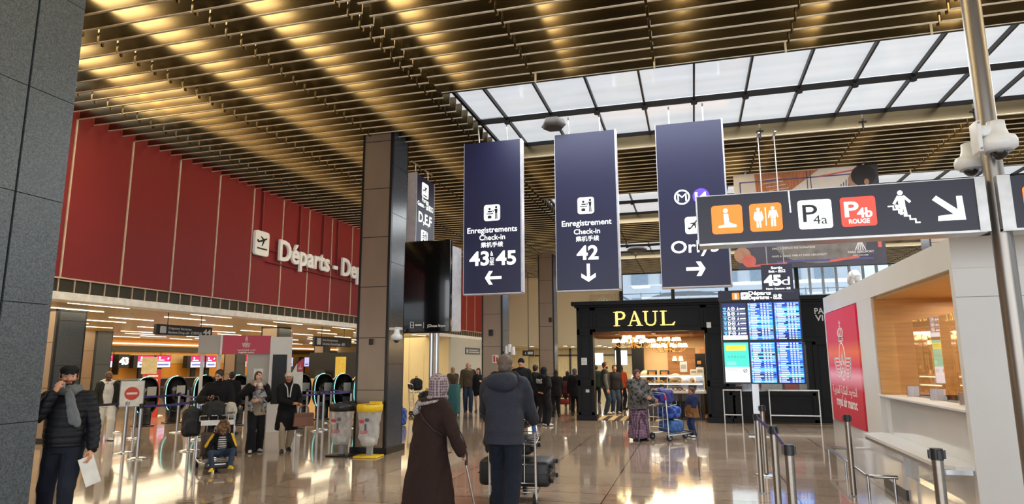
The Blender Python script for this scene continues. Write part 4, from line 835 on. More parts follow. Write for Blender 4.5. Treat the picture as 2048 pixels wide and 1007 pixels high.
g = G().box(BX-.02, BX+.02, 11.3, 13.68, .66, 2.62, 0); g.obj('advert_panel', REDP, t); G().box(BX-.03, BX, 13.68, 13.74, .64, 2.64).obj('advert_edge', WM, t)
EMB = mat('emblem_white', '#e6e2e0', .5)
def emblem(g, F, x, y, s, z0=.002, z1=.006, m=0):
    """crown over winged oval with an interlaced star"""
    w = .022*s
    g.stroke(F, [(x-.09*s, y+.40*s), (x+.09*s, y+.40*s), (x+.09*s, y+.46*s), (x-.09*s, y+.46*s)], w*1.2, z0, z1, m, True)
    g.ring(F, x, y+.56*s, .12*s, w*1.1, z0, z1, m, 20, .11*s); g.ring(F, x, y+.56*s, .05*s, w, z0, z1, m, 16, .1*s); g.disc(F, x, y+.70*s, .025*s, z0, z1, m, 10); g.stroke(F, [(x, y+.7*s), (x, y+.80*s)], w, z0, z1, m); g.stroke(F, [(x-.03*s, y+.76*s), (x+.03*s, y+.76*s)], w, z0, z1, m)
    g.ring(F, x, y, .135*s, w*1.1, z0, z1, m, 28, .38*s)
    st = [(x+.11*s*sin(4*pi*i/5), y-.07*s+.24*s*cos(4*pi*i/5)) for i in range(5)]; g.stroke(F, st, w*.9, z0, z1, m, True)
    for sd in (-1, 1):
        g.stroke(F, [(x+sd*.10*s, y+.06*s), (x+sd*.36*s, y+.06*s)], w*1.5, z0, z1, m)
        for k in range(5): g.stroke(F, [(x+sd*(.36-.02*k)*s, y+(.06-.075*k)*s), (x+sd*(.33-.025*k)*s, y+(-.01-.075*k)*s), (x+sd*.16*s, y+(-.01-.07*k)*s)], w*1.25, z0, z1, m)
ARAB = '\uFE94\uFEF4\uFE91\uFEAE\uFED0\uFEE4\uFEDF\uFE8D \uFE94\uFEF4\uFEDC\uFEE0\uFEE4\uFEDF\uFE8D \uFEC1\uFEEE\uFEC4\uFEA8\uFEDF\uFE8D'
g = G(); emblem(g, (FA[0], FA[1]*2.1, FA[2], FA[3]), -12.5/2.1, 1.72, .88, .001, .005); g.obj('emblem', EMB, t)
g = G(); fit(g, FA, ARAB, -13.5, -11.65, 1.16, None, .02, z=.004); fit(g, FA, 'royal air maroc', -13.25, -11.7, .95, .16, .03, z=.004); g.obj('lettering', EMB, t)
for s in (-1, 1): G().rbox((BX+.02+.0*s, 11.35-.16*s, 3.06), (.1, .24, .12), .03, tilt=(.5*s, 0)).obj('spotlight', WHITEP, t)
G().cyl((BX+.05, 11.35, 2.95), (BX+.05, 11.35, 3.12), .02, n=8).obj('spotlight_arm', GREYP, t)
area('booth_light', (3.9, 8.9, 2.55), (1.2, 2.4), 40, (1, .9, .75))
a, b = onz(1659, 927), onz(1740, 996)
t = thing('guard_rail', 'low bent steel guard rail before the airline booth', 'rail', (a+b)/2)
h = .27; d = (b-a).normalized(); n_ = Vector((-d.y, d.x, 0))*(1 if -d.y > 0 else -1)
G().tube([a+n_*.32+Vector((0, 0, h)), a+n_*.05+Vector((0, 0, h)), a+d*.05+Vector((0, 0, h)), b-d*.1+Vector((0, 0, h)), b+n_*.08+Vector((0, 0, h)), b+n_*.34+Vector((0, 0, h))], .024, 10).obj('rail', STEEL, t)
for p in (a+d*.03, b-d*.02, a+n_*.3, b+n_*.3, a+d*(b-a).length*.5): G().cyl((p.x, p.y, 0), (p.x, p.y, h), .018, n=10).obj('leg', STEEL, t)
# ------------------------------------------------------------------ display totem, cameras, bins
t = thing('display_totem', 'tall black switched-off screen on a steel pole beside the bronze column', 'display', (-4.92, 11.85, 0))
P = PL('y', 11.8); F = P.F; x0, x1 = -5.54, -4.54
G().rbox(((x0+x1)/2, 11.88, 3.23), (x1-x0, .14, 1.85), .03).obj('screen', mat('black_glass', '#050506', .12, 0, coat=.4), t)
g = G(); fit(g, F, 'JCDecaux Airport', -5.0, -4.62, 2.42, .05, .02, z=.012); g.stroke(F, [(-5.36, 2.41), (-5.29, 2.41), (-5.29, 2.52), (-5.36, 2.52)], .01, .01, .012, 0, True); g.fbox(F, -5.36, -5.29, 2.46, 2.47, .01, .012); g.fbox(F, -5.26, -5.12, 2.45, 2.475, .01, .012); g.fbox(F, -5.08, -5.074, 2.4, 2.52, .01, .012); g.obj('lettering', PAPER, t)
g = G().rbox((-4.60, 12.22, 3.2), (.10, .42, 1.72), .02, rot=-.12); g.obj('rear_screen', mat('pale_grey_casing', '#b4b2b4', .4), t)
g = G(); g.cyl((-4.97, 11.95, 0), (-4.97, 11.95, 3.0), .045, n=14); g.cyl((-4.86, 11.95, 0), (-4.86, 11.95, 3.0), .045, n=14); g.obj('pole', STEEL, t); G().box(-5.25, -4.6, 11.7, 12.25, 0, .015).obj('base_plate', STEEL, t)
p = ony(793, 679, 11.6); tt = dome_camera((p.x, p.y, p.z), .62, 'small white dome camera on an arm from the bronze column', 1, False); G().box(-5.8, p.x, 11.75, 11.8, p.z+.2, p.z+.25).box(p.x-.03, p.x+.03, 11.58, 11.8, p.z+.2, p.z+.25).obj('arm', WHITEP, tt)
p = ony(705, 675, 12.0); tt = dome_camera((-6.62, 12.0, p.z), .5, 'small dark dome camera on the left edge of the bronze column', 1, False); G().box(-6.62, -6.48, 11.97, 12.03, p.z+.15, p.z+.19).obj('arm', BLACKP, tt)
o = G().rbox((0, 0, 0), (.07, .05, .12), .01).obj('sensor_box', BLACKP); p = ony(742, 683, 11.70); o.location = (p.x, 11.692, p.z); tag(o, 'small black sensor box on the front of the bronze column', 'sensor')
for px, py, Y in ((982, 665, 19.74), (1101, 639, 27.74)):
    o = G().rbox((0, 0, 0), (.13, .06, .2), .01).obj('sensor_box', BLACKP); p = ony(px, py, Y); o.location = (p.x, Y-.03, p.z); tag(o, 'black sensor box on the column behind the navy parka' if px < 1000 else 'black sensor box on the farthest bronze column', 'sensor')
t = thing('fire_sign', 'red and white fire sign on the column behind the navy parka', 'sign', (-6.1, 19.74, 1.7)); P = PL('y', 19.735); g = G(); c = P.rect(985, 997, 709, 725); g.fbox(P.F, c[0]-c[2]/2, c[0]+c[2]/2, c[1]-c[3]/2, c[1]+c[3]/2, 0, .01, 0); g.fbox(P.F, c[0]-c[2]*.35, c[0]-c[2]*.05, c[1]-c[3]*.4, c[1]+c[3]*.4, .01, .012, 1); g.fbox(P.F, c[0]+c[2]*.1, c[0]+c[2]*.38, c[1]-c[3]*.4, c[1]+c[3]*.2, .01, .012, 1); g.obj('plate', [PAPER, mat('fire_red', '#b63a34', .5)], t)
def bin_(loc, col, name, label):
    t = thing('bin_stand', label, 'bin', loc, group='clear-bag bins by the column'); x, y, _ = loc
    g = G().rbox((x, y, .015), (.46, .40, .03), .012, rot=.1); g.obj('base_plate', col, t)
    G().box(x-.05, x+.05, y+.0, y+.08, .02, .3).obj('post', GREYP, t)
    g = G(); g.lathe([(.215, .83), (.25, .83), (.262, .94), (.25, .955), (.215, .94)], (x, y, 0), 8); g.ring(frame((x, y, .95), (1, 0, 0), (0, 1, 0)), 0, 0, .25, .05, 0, .012, 0, 8); g.box(x-.12, x+.12, y+.2, y+.26, .9, 1.0); g.obj('lid_ring', col, t)
    b = G()
    b.loft([((x, y, .2), .06, .06, 0), ((x, y, .22), .14, .13, 0), ((x-.01, y, .35), .185, .17, .2), ((x, y, .6), .19, .18, .1), ((x, y, .84), .225, .22, 0)], 24)
    b = blob(b, .02, 2, folds(.012, 26, x)); b.obj('clear_bag', BAGM, t)
    g = G(); FB = frame((x, y-.215, 0)); g.rrect(FB, -.05, .66, .1, .06, .02, 0, .004, 0); g.rrect(FB, .06, .69, .08, .06, .02, 0, .004, 1); g.box(x+.01, x+.05, y-.215, y-.211, .5, .62, 1)
    fit(g, FB, 'GSF', -.08, .08, .44, .06, .02, m=0); g.obj('print', [mat('bag_print_red', '#b7485a', .6), mat('bag_print_grey', '#5a5a62', .6)], t)
    g = G(); g.ell((x+.02, y, .30), (.1, .09, .06)); g.ell((x-.05, y+.02, .33), (.07, .06, .05)); g.obj('litter', PAPER, t)
BAGM = bpy.data.materials.new('clear_plastic_bag'); BAGM.use_nodes = True; nt = BAGM.node_tree; nt.nodes.clear()
oo = nt.nodes.new('ShaderNodeOutputMaterial'); mx = nt.nodes.new('ShaderNodeMixShader'); m2 = nt.nodes.new('ShaderNodeMixShader'); tr = nt.nodes.new('ShaderNodeBsdfTransparent'); df = nt.nodes.new('ShaderNodeBsdfTranslucent'); d2 = nt.nodes.new('ShaderNodeBsdfPrincipled'); nz = nt.nodes.new('ShaderNodeTexNoise'); nz.inputs['Scale'].default_value = 14
d2.inputs['Base Color'].default_value = (.75, .75, .74, 1); d2.inputs['Roughness'].default_value = .2; df.inputs['Color'].default_value = (.8, .8, .8, 1)
nt.links.new(df.outputs[0], m2.inputs[1]); nt.links.new(d2.outputs[0], m2.inputs[2]); m2.inputs['Fac'].default_value = .7; mx.inputs['Fac'].default_value = .5; nz.inputs['Scale'].default_value = 6; mrb = nt.nodes.new('ShaderNodeMapRange'); mrb.inputs['To Min'].default_value = .30; mrb.inputs['To Max'].default_value = .66; nt.links.new(nz.outputs['Fac'], mrb.inputs['Value']); nt.links.new(mrb.outputs[0], mx.inputs['Fac']); nt.links.new(tr.outputs[0], mx.inputs[1]); nt.links.new(m2.outputs[0], mx.inputs[2]); nt.links.new(mx.outputs[0], oo.inputs[0])
YEL = mat('yellow_plastic', '#e3bd22', .4)
p = onz(687, 909); bin_((p.x, p.y-.1, 0), BLACKP, 'b', 'clear-bag bin with black lid left of the yellow one'); p = onz(741, 912); bin_((p.x, p.y-.08, 0), YEL, 'y', 'clear-bag bin with yellow lid before the bronze column')
# ------------------------------------------------------------------ belt posts
BELT = mat('purple_belt', '#3b2f72', .6, 0, (30, .25)); BELTB = mat('black_belt', '#171821', .6, 0, (30, .2))
def belt(g, a, b, z, drop=.02, h=.045):
    a, b = Vector((a[0], a[1], z)), Vector((b[0], b[1], z)); n = 8; vs = []; d = (b-a).normalized(); q = Vector((-d.y, d.x, 0))*.003
    for i in range(n+1):
        s = i/n; p = a+(b-a)*s-Vector((0, 0, drop*4*s*(1-s)))
        vs += [p+q-Vector((0, 0, h/2)), p+q+Vector((0, 0, h/2)), p-q+Vector((0, 0, h/2)), p-q-Vector((0, 0, h/2))]
    fs = [(4*i+j, 4*i+(j+1) % 4, 4*i+4+(j+1) % 4, 4*i+4+j) for i in range(n) for j in range(4)]
    g.add(vs, fs, 0); return g
def belt_post(p, label, to=(), h=1.0, r=.032, base=True, col=None, belts=BELT, group='belt posts', head=True):
    t = thing('belt_post', label, 'barrier post', (p[0], p[1], 0), group=group); x, y = p[0], p[1]; m_ = col or STEEL
    G().cyl((x, y, .01), (x, y, h-.02), r, n=16).obj('post', m_, t)
    if base: G().lathe([(.175, 0), (.18, .012), (.12, .028), (.035, .04)], (x, y, 0), 24).obj('base', CHROME, t)
    g = G().cyl((x, y, h-.09), (x, y, h), r*1.12, n=16); g.box(x-r*1.5, x+r*1.5, y-.012, y+.012, h-.08, h-.012); g.box(x-.012, x+.012, y-r*1.5, y+r*1.5, h-.08, h-.012)
    g.obj('head', BLACKP, t)
    for q in to: belt(G(), (x, y), q[:2], h-.045 if len(q) < 3 else q[2]).obj('belt', belts, t)
    return t
B = {k: onz(*v) for k, v in dict(s1=(246, 905), s2=(274, 917), s3=(266, 876), s4=(227, 864), s5=(353, 864), s6=(376, 901), s7=(391, 879), r1=(634, 862), r2=(645, 858), r3=(612, 848), r4=(660, 845), r5=(700, 855), r6=(590, 870), m1=(314, 831), m2=(372, 838)).items()}
V = lambda k: (B[k].x, B[k].y)
belt_post(V('s1'), 'belt post carrying the no-entry sign', [(B['s1'].x-1.6, B['s1'].y-2.6)], belts=BELTB)
belt_post(V('s2'), 'nearest belt post right of the no-entry sign', [V('s6')]); belt_post(V('s3'), 'belt post between the no-entry sign and the nearest one', [V('s5')]); belt_post(V('s4'), 'belt post beside the man in white hoodie', [V('s3')], belts=BELTB)
belt_post(V('s5'), 'belt post in front of the second kiosk from the left', [V('s7')]); belt_post(V('s6'), 'belt post below the black backpack', [V('s7')]); belt_post(V('s7'), 'belt post just left of the child on the trolley', [])
belt_post(V('m1'), 'far thin belt post between the two left kiosks', [V('m2')]); belt_post(V('m2'), 'far thin belt post right of the second kiosk', [(B['m2'].x+.6, B['m2'].y+1.2)])
belt_post(V('r1'), 'belt post left of the black-lidded bin', [V('r6'), V('r5')]); belt_post(V('r2'), 'belt post touching the one left of the black-lidded bin', [V('r4')]); belt_post(V('r3'), 'belt post behind the woman with brown handbag', [V('r2')]); belt_post(V('r4'), 'belt post behind the black-lidded bin', [V('r5')]); belt_post(V('r5'), 'belt post at the left edge of the bronze column', []); belt_post(V('r6'), 'belt post right of the woman in white beanie', [])
for b_ in ('s2', 's3', 's5'): pass
t = thing('no_entry_sign', 'white square sign with a red no-entry disc on a belt post', 'sign', (B['s1'].x, B['s1'].y, 1.0)); x, y = V('s1')
dv = Vector((-x, -y, 0)).normalized(); rv = Vector((-dv.y, dv.x, 0)); FN = frame((x+rv.x*.06+dv.x*.02, y+rv.y*.06+dv.y*.02, 1.12), rv, (0, 0, 1))
G().fbox(FN, -.2, .2, -.22, .27, 0, .015, 0).obj('plate', PAPER, t); G().fbox(FN, -.215, .215, -.235, .285, -.01, .004).obj('frame', GREYP, t); g = G().disc(FN, 0, .03, .13, .015, .018, 0, 28); g.fbox(FN, -.095, .095, .01, .05, .018, .021, 1); g.obj('symbol', [mat('no_entry_red', '#c4402c', .5), PAPER], t)
G().cyl((x, y, .98), (x, y, 1.0), .03, n=10).obj('holder', BLACKP, t)
# right group: dark steel posts
PA_, PB_, PE_, PG_ = onz(1524, 985), onz(1533, 950), onz(1708, 991), None
d_ = lambda px, py: (lambda q: (q.x, q.y))(onz(px, py, 1.03))
pc, pd, pg = d_(1546, 851), d_(1577, 888), d_(1872, 896)
BR_ = mat('bronze_steel', '#8d857c', .3, 1, (30, .08))
belt_post((PB_.x, PB_.y), 'steel belt post on a chrome disc under the departures board', [], 1.05, .036, True, BR_, group='dark steel posts'); belt_post((PA_.x, PA_.y), 'steel post nearest the departures board without a disc', [pc], 1.03, .036, False, BR_, group='dark steel posts')
belt_post(pc, 'middle steel post joined by a purple belt to a nearer one', [pd], 1.03, .038, False, BR_, group='dark steel posts'); belt_post(pd, 'large near steel post at the end of the purple belt', [], 1.03, .038, False, BR_, group='dark steel posts')
belt_post((PE_.x, PE_.y), 'steel post in front of the red advert of the booth', [], 1.03, .036, False, BR_, group='dark steel posts'); belt_post(pg, 'nearest steel post before the booth counter shelf', [], 1.03, .042, False, BR_, group='dark steel posts')
# ------------------------------------------------------------------ check-in hall furniture
TEAL = mat('teal_light_line', (.25, .9, .85), .5, 0, (3, .01), emit=1.1); KB = mat('kiosk_black', '#101216', .25, 0, (3, .1), coat=.3)
def kiosk(px, py, h, label, gr='self-service kiosks'):
    p = onz(px, py); a = atan2(-p.x, p.y)+.35
    t = thing('check_in_kiosk', label, 'kiosk', p, a, gr)
    out = [(.30*math.copysign(abs(cos(u))**.75, cos(u)), .62*h+.38*h*math.copysign(abs(sin(u))**.8, sin(u))) for u in np.linspace(0, 2*pi, 32, endpoint=False)]
    FK = frame((0, -.1, 0)); g = G(); vs = []
    for k, (z, s) in enumerate(((.0, .9), (.06, 1), (-.26, .95), (-.32, .8))): vs += [FP(FK, x*s, .62*h+(y-.62*h)*s, z) for x, y in out]
    n = 32; g.add(vs, [(i+n*j, (i+1) % n+n*j, (i+1) % n+n*(j+1), i+n*(j+1)) for j in range(3) for i in range(n)] + [list(range(n)), list(range(4*n-1, 3*n-1, -1))], 0, True)
    # front bulge order fixed below
    g.obj('shell', KB, t, local=True)
    g = G(); g.rbox((0, .02, .2*h), (.36, .26, .4*h), .05); g.rbox((0, .02, .02), (.5, .4, .04), .015); g.obj('pedestal', KB, t, local=True)
    G().fbox(FK, -.02, .22, .62*h, .80*h, .06, .08, 0).obj('screen', GREYP, t, local=True); G().fbox(FK, -.05, .2, .42*h, .5*h, .055, .1, 0).obj('printer', BLACKP, t, local=True)
    G().tube([FP(FK, x*1.03, .62*h+(y-.62*h)*1.02, .05) for x, y in out[8:22]], .010, 6).obj('light_line', TEAL, t, local=True)
kiosk(285, 852, 1.36, 'black kiosk with teal edge behind the no-entry sign'); kiosk(345, 845, 1.36, 'black kiosk with teal edge right of the no-entry sign'); kiosk(402, 850, 1.4, 'black kiosk with teal edge left of the man with phone'); kiosk(470, 850, 1.4, 'black kiosk with teal edge right of the man with phone'); kiosk(598, 838, 1.4, 'black kiosk with teal edge behind the white beanie'); kiosk(643, 838, 1.4, 'black kiosk with teal edge left of the black-lidded bin'); kiosk(682, 838, 1.4, 'black kiosk with teal edge behind the black-lidded bin'); kiosk(722, 838, 1.4, 'black kiosk with teal edge half hidden by the bronze column')
MAG = mat('screen_magenta', '#b51f5e', .3, 0, (2, .05), emit=.8); LIL = mat('screen_lilac', '#b9b6e0', .3, 0, (2, .03), emit=.9); INKB = mat('screen_ink_blue', '#5a62b4', .4, 0, emit=.4)
P = PL('x', -26.35); F = P.F
for i, (a, b, c, d, lab) in enumerate(((188, 225, 709, 734, 'check-in screen left of the 43 number'), (276, 308, 711, 734, 'first check-in screen right of the 43 number'), (313, 341, 711, 734, 'second check-in screen right of the 43 number'), (382, 409, 712, 734, 'check-in screen left of the white gantry leg'), (413, 432, 712, 734, 'check-in screen between the gantry legs'), (472, 493, 711, 733, 'check-in screen seen through the red gantry'), (570, 586, 714, 732, 'lilac check-in screen right of the gantry'), (609, 618, 714, 732, 'narrow check-in screen beside the far yellow column'))):
    c_ = P.rect(a, b, c, d); t = thing('check_in_screen', lab, 'screen', (-26.75, c_[0], c_[1]-c_[3]/2), group='check-in desk screens'); x0, x1, z0, z1 = c_[0]-c_[2]/2, c_[0]+c_[2]/2, c_[1]-c_[3]/2, c_[1]+c_[3]/2
    G().fbox(F, x0-.25, x1+.03, z0-.03, z1+.03, -.3, -.005).obj('casing', BLACKP, t)
    g = G().fbox(F, x0, x1, z0, z1, -.004, 0, 1)
    if i < 6: g.fbox(F, x0, x1, z0+(z1-z0)*.5, z1, 0, .003, 0); g.fbox(F, x0+.12, x0+.55*(x1-x0), z0+(z1-z0)*.6, z0+(z1-z0)*.68, .003, .005, 2); g.disc(F, x0+.22*(x1-x0), z0+(z1-z0)*.83, .06, .003, .005, 2, 10); g.prism(F, plane_shape(x1-.15, z1-.14, .2, RD(30)), .003, .005, 2)
    g.fbox(F, x0+.1, x1-.1, z0+(z1-z0)*.18, z0+(z1-z0)*.3, 0, .004, 3); g.obj('display', [MAG, LIL, WHL, INKB], t)
    G().fbox(F, (x0+x1)/2-.2, (x0+x1)/2+.12, z0-.55, z0-.02, -.3, -.2).obj('label_printer', BLACKP, t)
c_ = P.rect(237, 259, 708, 735); t = thing('desk_number_sign', 'black hanging panel with white number 43', 'sign', (-26.7, c_[0], c_[1]-c_[3]/2)); G().fbox(F, c_[0]-c_[2]/2, c_[0]+c_[2]/2, c_[1]-c_[3]/2, c_[1]+c_[3]/2, -.3, 0).obj('panel', BLACKP, t); g = G(); fit(g, F, '43', c_[0]-c_[2]*.38, c_[0]+c_[2]*.38, c_[1]-c_[3]*.22, c_[3]*.48, .06); g.obj('lettering', LETTER, t); G().fbox(F, c_[0]-.03, c_[0]+.03, c_[1]-c_[3], c_[1], -.68, -.3).obj('bracket', BLACKP, t)
def hall_sign(px0, px1, py0, py1, label, l1, l2, num, X=-12.5):
    P = PL('x', X); c = P.rect(px0, px1, py0, py1); F = P.F; x0, x1, z0, z1 = c[0]-c[2]/2, c[0]+c[2]/2, c[1]-c[3]/2, c[1]+c[3]/2; h = z1-z0; w = x1-x0
    t = thing('hall_sign', label, 'sign', (X, c[0], z0), group='black hall signs'); G().fbox(F, x0, x1, z0, z1, -.08, 0).obj('panel', BLACKM, t)
    for s in (.2, .8): G().cyl((X-.04, x0+w*s, z1), (X-.04, x0+w*s, 2.99), .012, n=6).obj('rod', BLACKM, t)
    G().rrect(F, x0+w*.11, c[1], w*.1, h*.66, .02, 0, .004).obj('pictogram', DIM, t)
    g = G()
    if l1: fit(g, F, l1, x0+w*.2, x0+w*.6, z0+h*.56, h*.24, .02); fit(g, F, l2, x0+w*.2, x0+w*.8, z0+h*.16, h*.24, .02)
    if num: fit(g, F, num, x0+w*.83, x0+w*.97, z0+h*.2, h*.55, .04)
    g.obj('lettering', DIM, t)
DIM = mat('dim_sign_white', '#a9a9a6', .5, 0, emit=.15)
hall_sign(316, 427, 651, 671, 'black hall sign reading Dépose bagages with number 44', 'Dépose bagages', 'Baggage Drop-off - 行李托运', '44'); hall_sign(631, 705, 674, 693, 'black hall sign about self service kiosks left of the bronze column', "Borne d'enregistrement", 'Self service Check-in Kiosks - 自助', ''); 
P = PL('x', -11.27); c = P.rect(932, 961, 695, 708); t = thing('hall_sign', 'small black sign with white lines on the grey-white wall', 'sign', (-11.27, c[0], c[1])); g = G().fbox(P.F, c[0]-c[2]/2, c[0]+c[2]/2, c[1]-c[3]/2, c[1]+c[3]/2, -.03, 0, 0); g.fbox(P.F, c[0]-c[2]*.3, c[0]+c[2]*.3, c[1]+.02, c[1]+.07, 0, .004, 1); g.fbox(P.F, c[0]-c[2]*.3, c[0]+c[2]*.42, c[1]-.09, c[1]-.04, 0, .004, 1); g.fbox(P.F, c[0]-c[2]*.45, c[0]-c[2]*.36, c[1]-.1, c[1]+.09, 0, .004, 1); g.obj('plate', [BLACKM, DIM], t)
p = onz(672, 800); t = thing('office_partition', 'dark office partition with yellow poster at the far end of the check-in hall', 'partition', (p.x, p.y, 0)); x, y = p.x, p.y
G().box(x-1.5, x+1.3, y, y+.2, 0, 2.2).obj('panel', BLACKM, t); G().box(x-.1, x+.45, y-.02, y, 1.1, 2.0).obj('poster', mat('yellow_poster', '#c9b04a', .6), t); G().box(x-1.4, x+1.2, y-.7, y, 0, 1.0).obj('desk', PALEW, t); G().box(x-.9, x-.4, y-.45, y-.38, 1.05, 1.4).box(x-.68, x-.62, y-.45, y-.4, 1.0, 1.06).obj('monitor', BLACKP, t)
# the airline's red gantry
p0 = onz(485, 866); vd = Vector((p0.x, p0.y, 0)).normalized(); rv = Vector((vd.y, -vd.x, 0)); K = (CF.dot(p0-Vector((0, 0, CAMH))))/FPX*1.03
FG = frame((p0.x, p0.y, 0), rv, (0, 0, 1)); gx = lambda px: (px-485)*K*.97; gz = lambda py: 1.75+(725-py)*K*.98
t = thing('airline_gantry', 'white gantry with red airline header and grey side panel in the check-in hall', 'gantry', p0)
RM = mat('airline_red', '#b5324a', .45, 0, (2, .03)); PG = mat('pale_grey_panel', '#a5a098', .45, 0, (2, .03))
G().fbox(FG, gx(434), gx(529), gz(708), gz(671), -.5, 0).obj('header', RM, t)
G().fbox(FG, gx(393), gx(434), gz(706), gz(671), -.5, -.02).obj('header_side', PG, t); G().fbox(FG, gx(433), gx(437), gz(710), gz(670), -.52, .005).obj('header_edge', WM, t)
G().fbox(FG, gx(528), gx(571), 0, gz(673), -.45, .01).obj('right_column', WM, t); G().fbox(FG, gx(534), gx(562), .7, gz(709), .01, .02).obj('mirror_panel', mat('dark_mirror', '#14110f', .35, 0, spec=.25), t); G().fbox(FG, gx(486), gx(529), 0, gz(708), -.45, -.05).obj('side_panel', PG, t)
for px in (401, 432): G().fbox(FG, gx(px)-.04, gx(px)+.04, 0, gz(707), -.3, -.22).obj('leg', WM, t)
g = G(); emblem(g, FG, (gx(434)+gx(529))/2, gz(688), .26); g.obj('emblem', EMB, t); g = G(); fit(g, FG, ARAB, gx(466), gx(499), gz(701), None, .03); fit(g, FG, 'royal air maroc', gx(468), gx(497), gz(706), .04, .04); g.obj('lettering', EMB, t)
G().fbox(FG, gx(499), gx(517), gz(765), gz(737), -.05, -.045).obj('notice', PAPER, t)
# feather banner and red leaflet stand
p = onz(588, 858); vd = Vector((p.x, p.y, 0)).normalized(); rv = Vector((vd.y, -vd.x, 0)); FB = frame((p.x, p.y, 0), rv, (0, 0, 1))
t = thing('feather_banner', 'white curved banner with red top beside the gantry', 'banner', p); g = G(); g.prism(FB, [(-.16, .1), (.16, .1), (.16, 1.85), (.10, 1.82), (-.02, 1.7), (-.12, 1.5), (-.16, 1.3)], 0, .02, 0); g.prism(FB, [(.0, 1.5), (.16, 1.5), (.16, 1.85), (.10, 1.82), (.0, 1.72)], .02, .024, 1); g.obj('cloth', [PAPER, RM], t); g = G(); emblem(g, FB, .08, 1.6, .12, .024, .027); g.obj('emblem', EMB, t); G().tube([FP(FB, -.17, 0, .01), FP(FB, -.17, 1.3, .01), FP(FB, -.13, 1.52, .01), FP(FB, -.02, 1.73, .01), FP(FB, .16, 1.87, .01)], .014, 6).obj('pole', BLACKP, t); G().lathe([(.22, 0), (.22, .03), (.03, .05)], (p.x, p.y, 0), 16).obj('base', BLACKP, t)
p = onz(296, 845); t = thing('leaflet_stand', 'red leaflet stand with pale notice between the left kiosks', 'stand', (p.x-1.5, p.y+1.5, 0)); x, y = p.x-1.5, p.y+1.5
vd = Vector((x, y, 0)).normalized(); rv = Vector((vd.y, -vd.x, 0)); FL = frame((x, y, 0), rv); G().fbox(FL, -.25, .28, 0, 1.55, -.04, 0).obj('panel', mat('stand_red', '#c23b28', .5), t); G().fbox(FL, -.3, .15, 1.4, 1.95, 0, .02).obj('notice', mat('pale_notice', '#c9b88c', .6), t); g = G(); [g.fbox(FL, -.1, .2, 1.3-.14*k, 1.36-.14*k, 0, .006) for k in range(6)]; g.obj('lettering', EMB, t)
# passage sign, framed clock, white devices on the second column
t = thing('hanging_sign', 'small black sign with white marks in the passage beyond the columns', 'sign', (-6.4, 33, 2.2)); P = PL('y', 33.0); c = P.rect(1045, 1068, 700, 711); g = G().fbox(P.F, c[0]-c[2]/2, c[0]+c[2]/2, c[1]-c[3]/2, c[1]+c[3]/2, -.1, 0, 0); g.fbox(P.F, c[0]-c[2]*.05, c[0]+c[2]*.4, c[1]-.07, c[1]+.07, 0, .005, 1); g.prism(P.F, [(c[0]-c[2]*.3, c[1]-.06), (c[0]-c[2]*.18, c[1]-.06), (c[0]-c[2]*.24, c[1]+.08)], 0, .005, 1); g.obj('panel', [BLACKM, DIM], t); G().cyl((c[0], 33.05, c[1]+c[3]/2), (c[0], 33.05, CEILT+.1), .02, n=6).obj('rod', BLACKM, t)
t = thing('framed_clock', 'pale framed round clock on the cream wall above the bakery', 'clock', (-5, 35.6, 4.4)); P = PL('y', 35.6); c = P.rect(1181, 1231, 588, 622); g = G().fbox(P.F, c[0]-c[2]/2, c[0]+c[2]/2, c[1]-c[3]/2, c[1]+c[3]/2, -.06, .06, 0); g.obj('frame', mat('clock_frame', '#b8a98c', .5), t); g = G().disc(P.F, c[0], c[1]-.1, .36, .06, .08, 0, 28); [g.disc(P.F, c[0]+.3*cos(k*pi/6), c[1]-.1+.3*sin(k*pi/6), .03, .08, .085, 1, 8) for k in range(12)]; g.obj('dial', [mat('clock_dial', '#c9cfc2', .5), DARKI], t)
t = thing('camera_cluster', 'cluster of white cameras on the right side of the second column', 'camera', (-5.75, 19.9, 2.1)); P = PL('y', 19.85)
for px, py in ((1013, 699), (1019, 696), (1026, 701)): q = ony(px, py, 19.85); G().cyl((q.x, q.y, q.z-.12), (q.x, q.y, q.z+.13), .075, .06, n=12).obj('camera_body', WHITEP, t)
G().box(-5.8, -5.4, 19.9, 19.96, 2.0, 2.06).obj('arm', GREYP, t)
t = thing('ceiling_lamp', 'brown six-sided lamp hanging below the nearest skylight', 'lamp', (-2.52, 12.3, 6.45)); G().lathe([(.1, 6.64), (.22, 6.6), (.26, 6.48), (.2, 6.42)], (-2.52, 12.3, 0), 6).obj('shade', mat('lamp_brown', '#2c231c', .6), t); G().cyl((-2.52, 12.3, 6.64), (-2.52, 12.3, 6.7), .02, n=6).obj('stem', BLACKM, t)
q = onz(1274, 497, 6.55); t = thing('ceiling_lamp', 'small brown lamp hanging below the farther skylight', 'lamp', q); G().lathe([(.1, 6.64), (.4, 6.6), (.45, 6.5), (.35, 6.45)], (q.x, q.y, 0), 8).obj('shade', MATS['lamp_brown'], t); G().cyl((q.x, q.y, 6.64), (q.x, q.y, 6.75), .02, n=6).obj('stem', BLACKM, t)
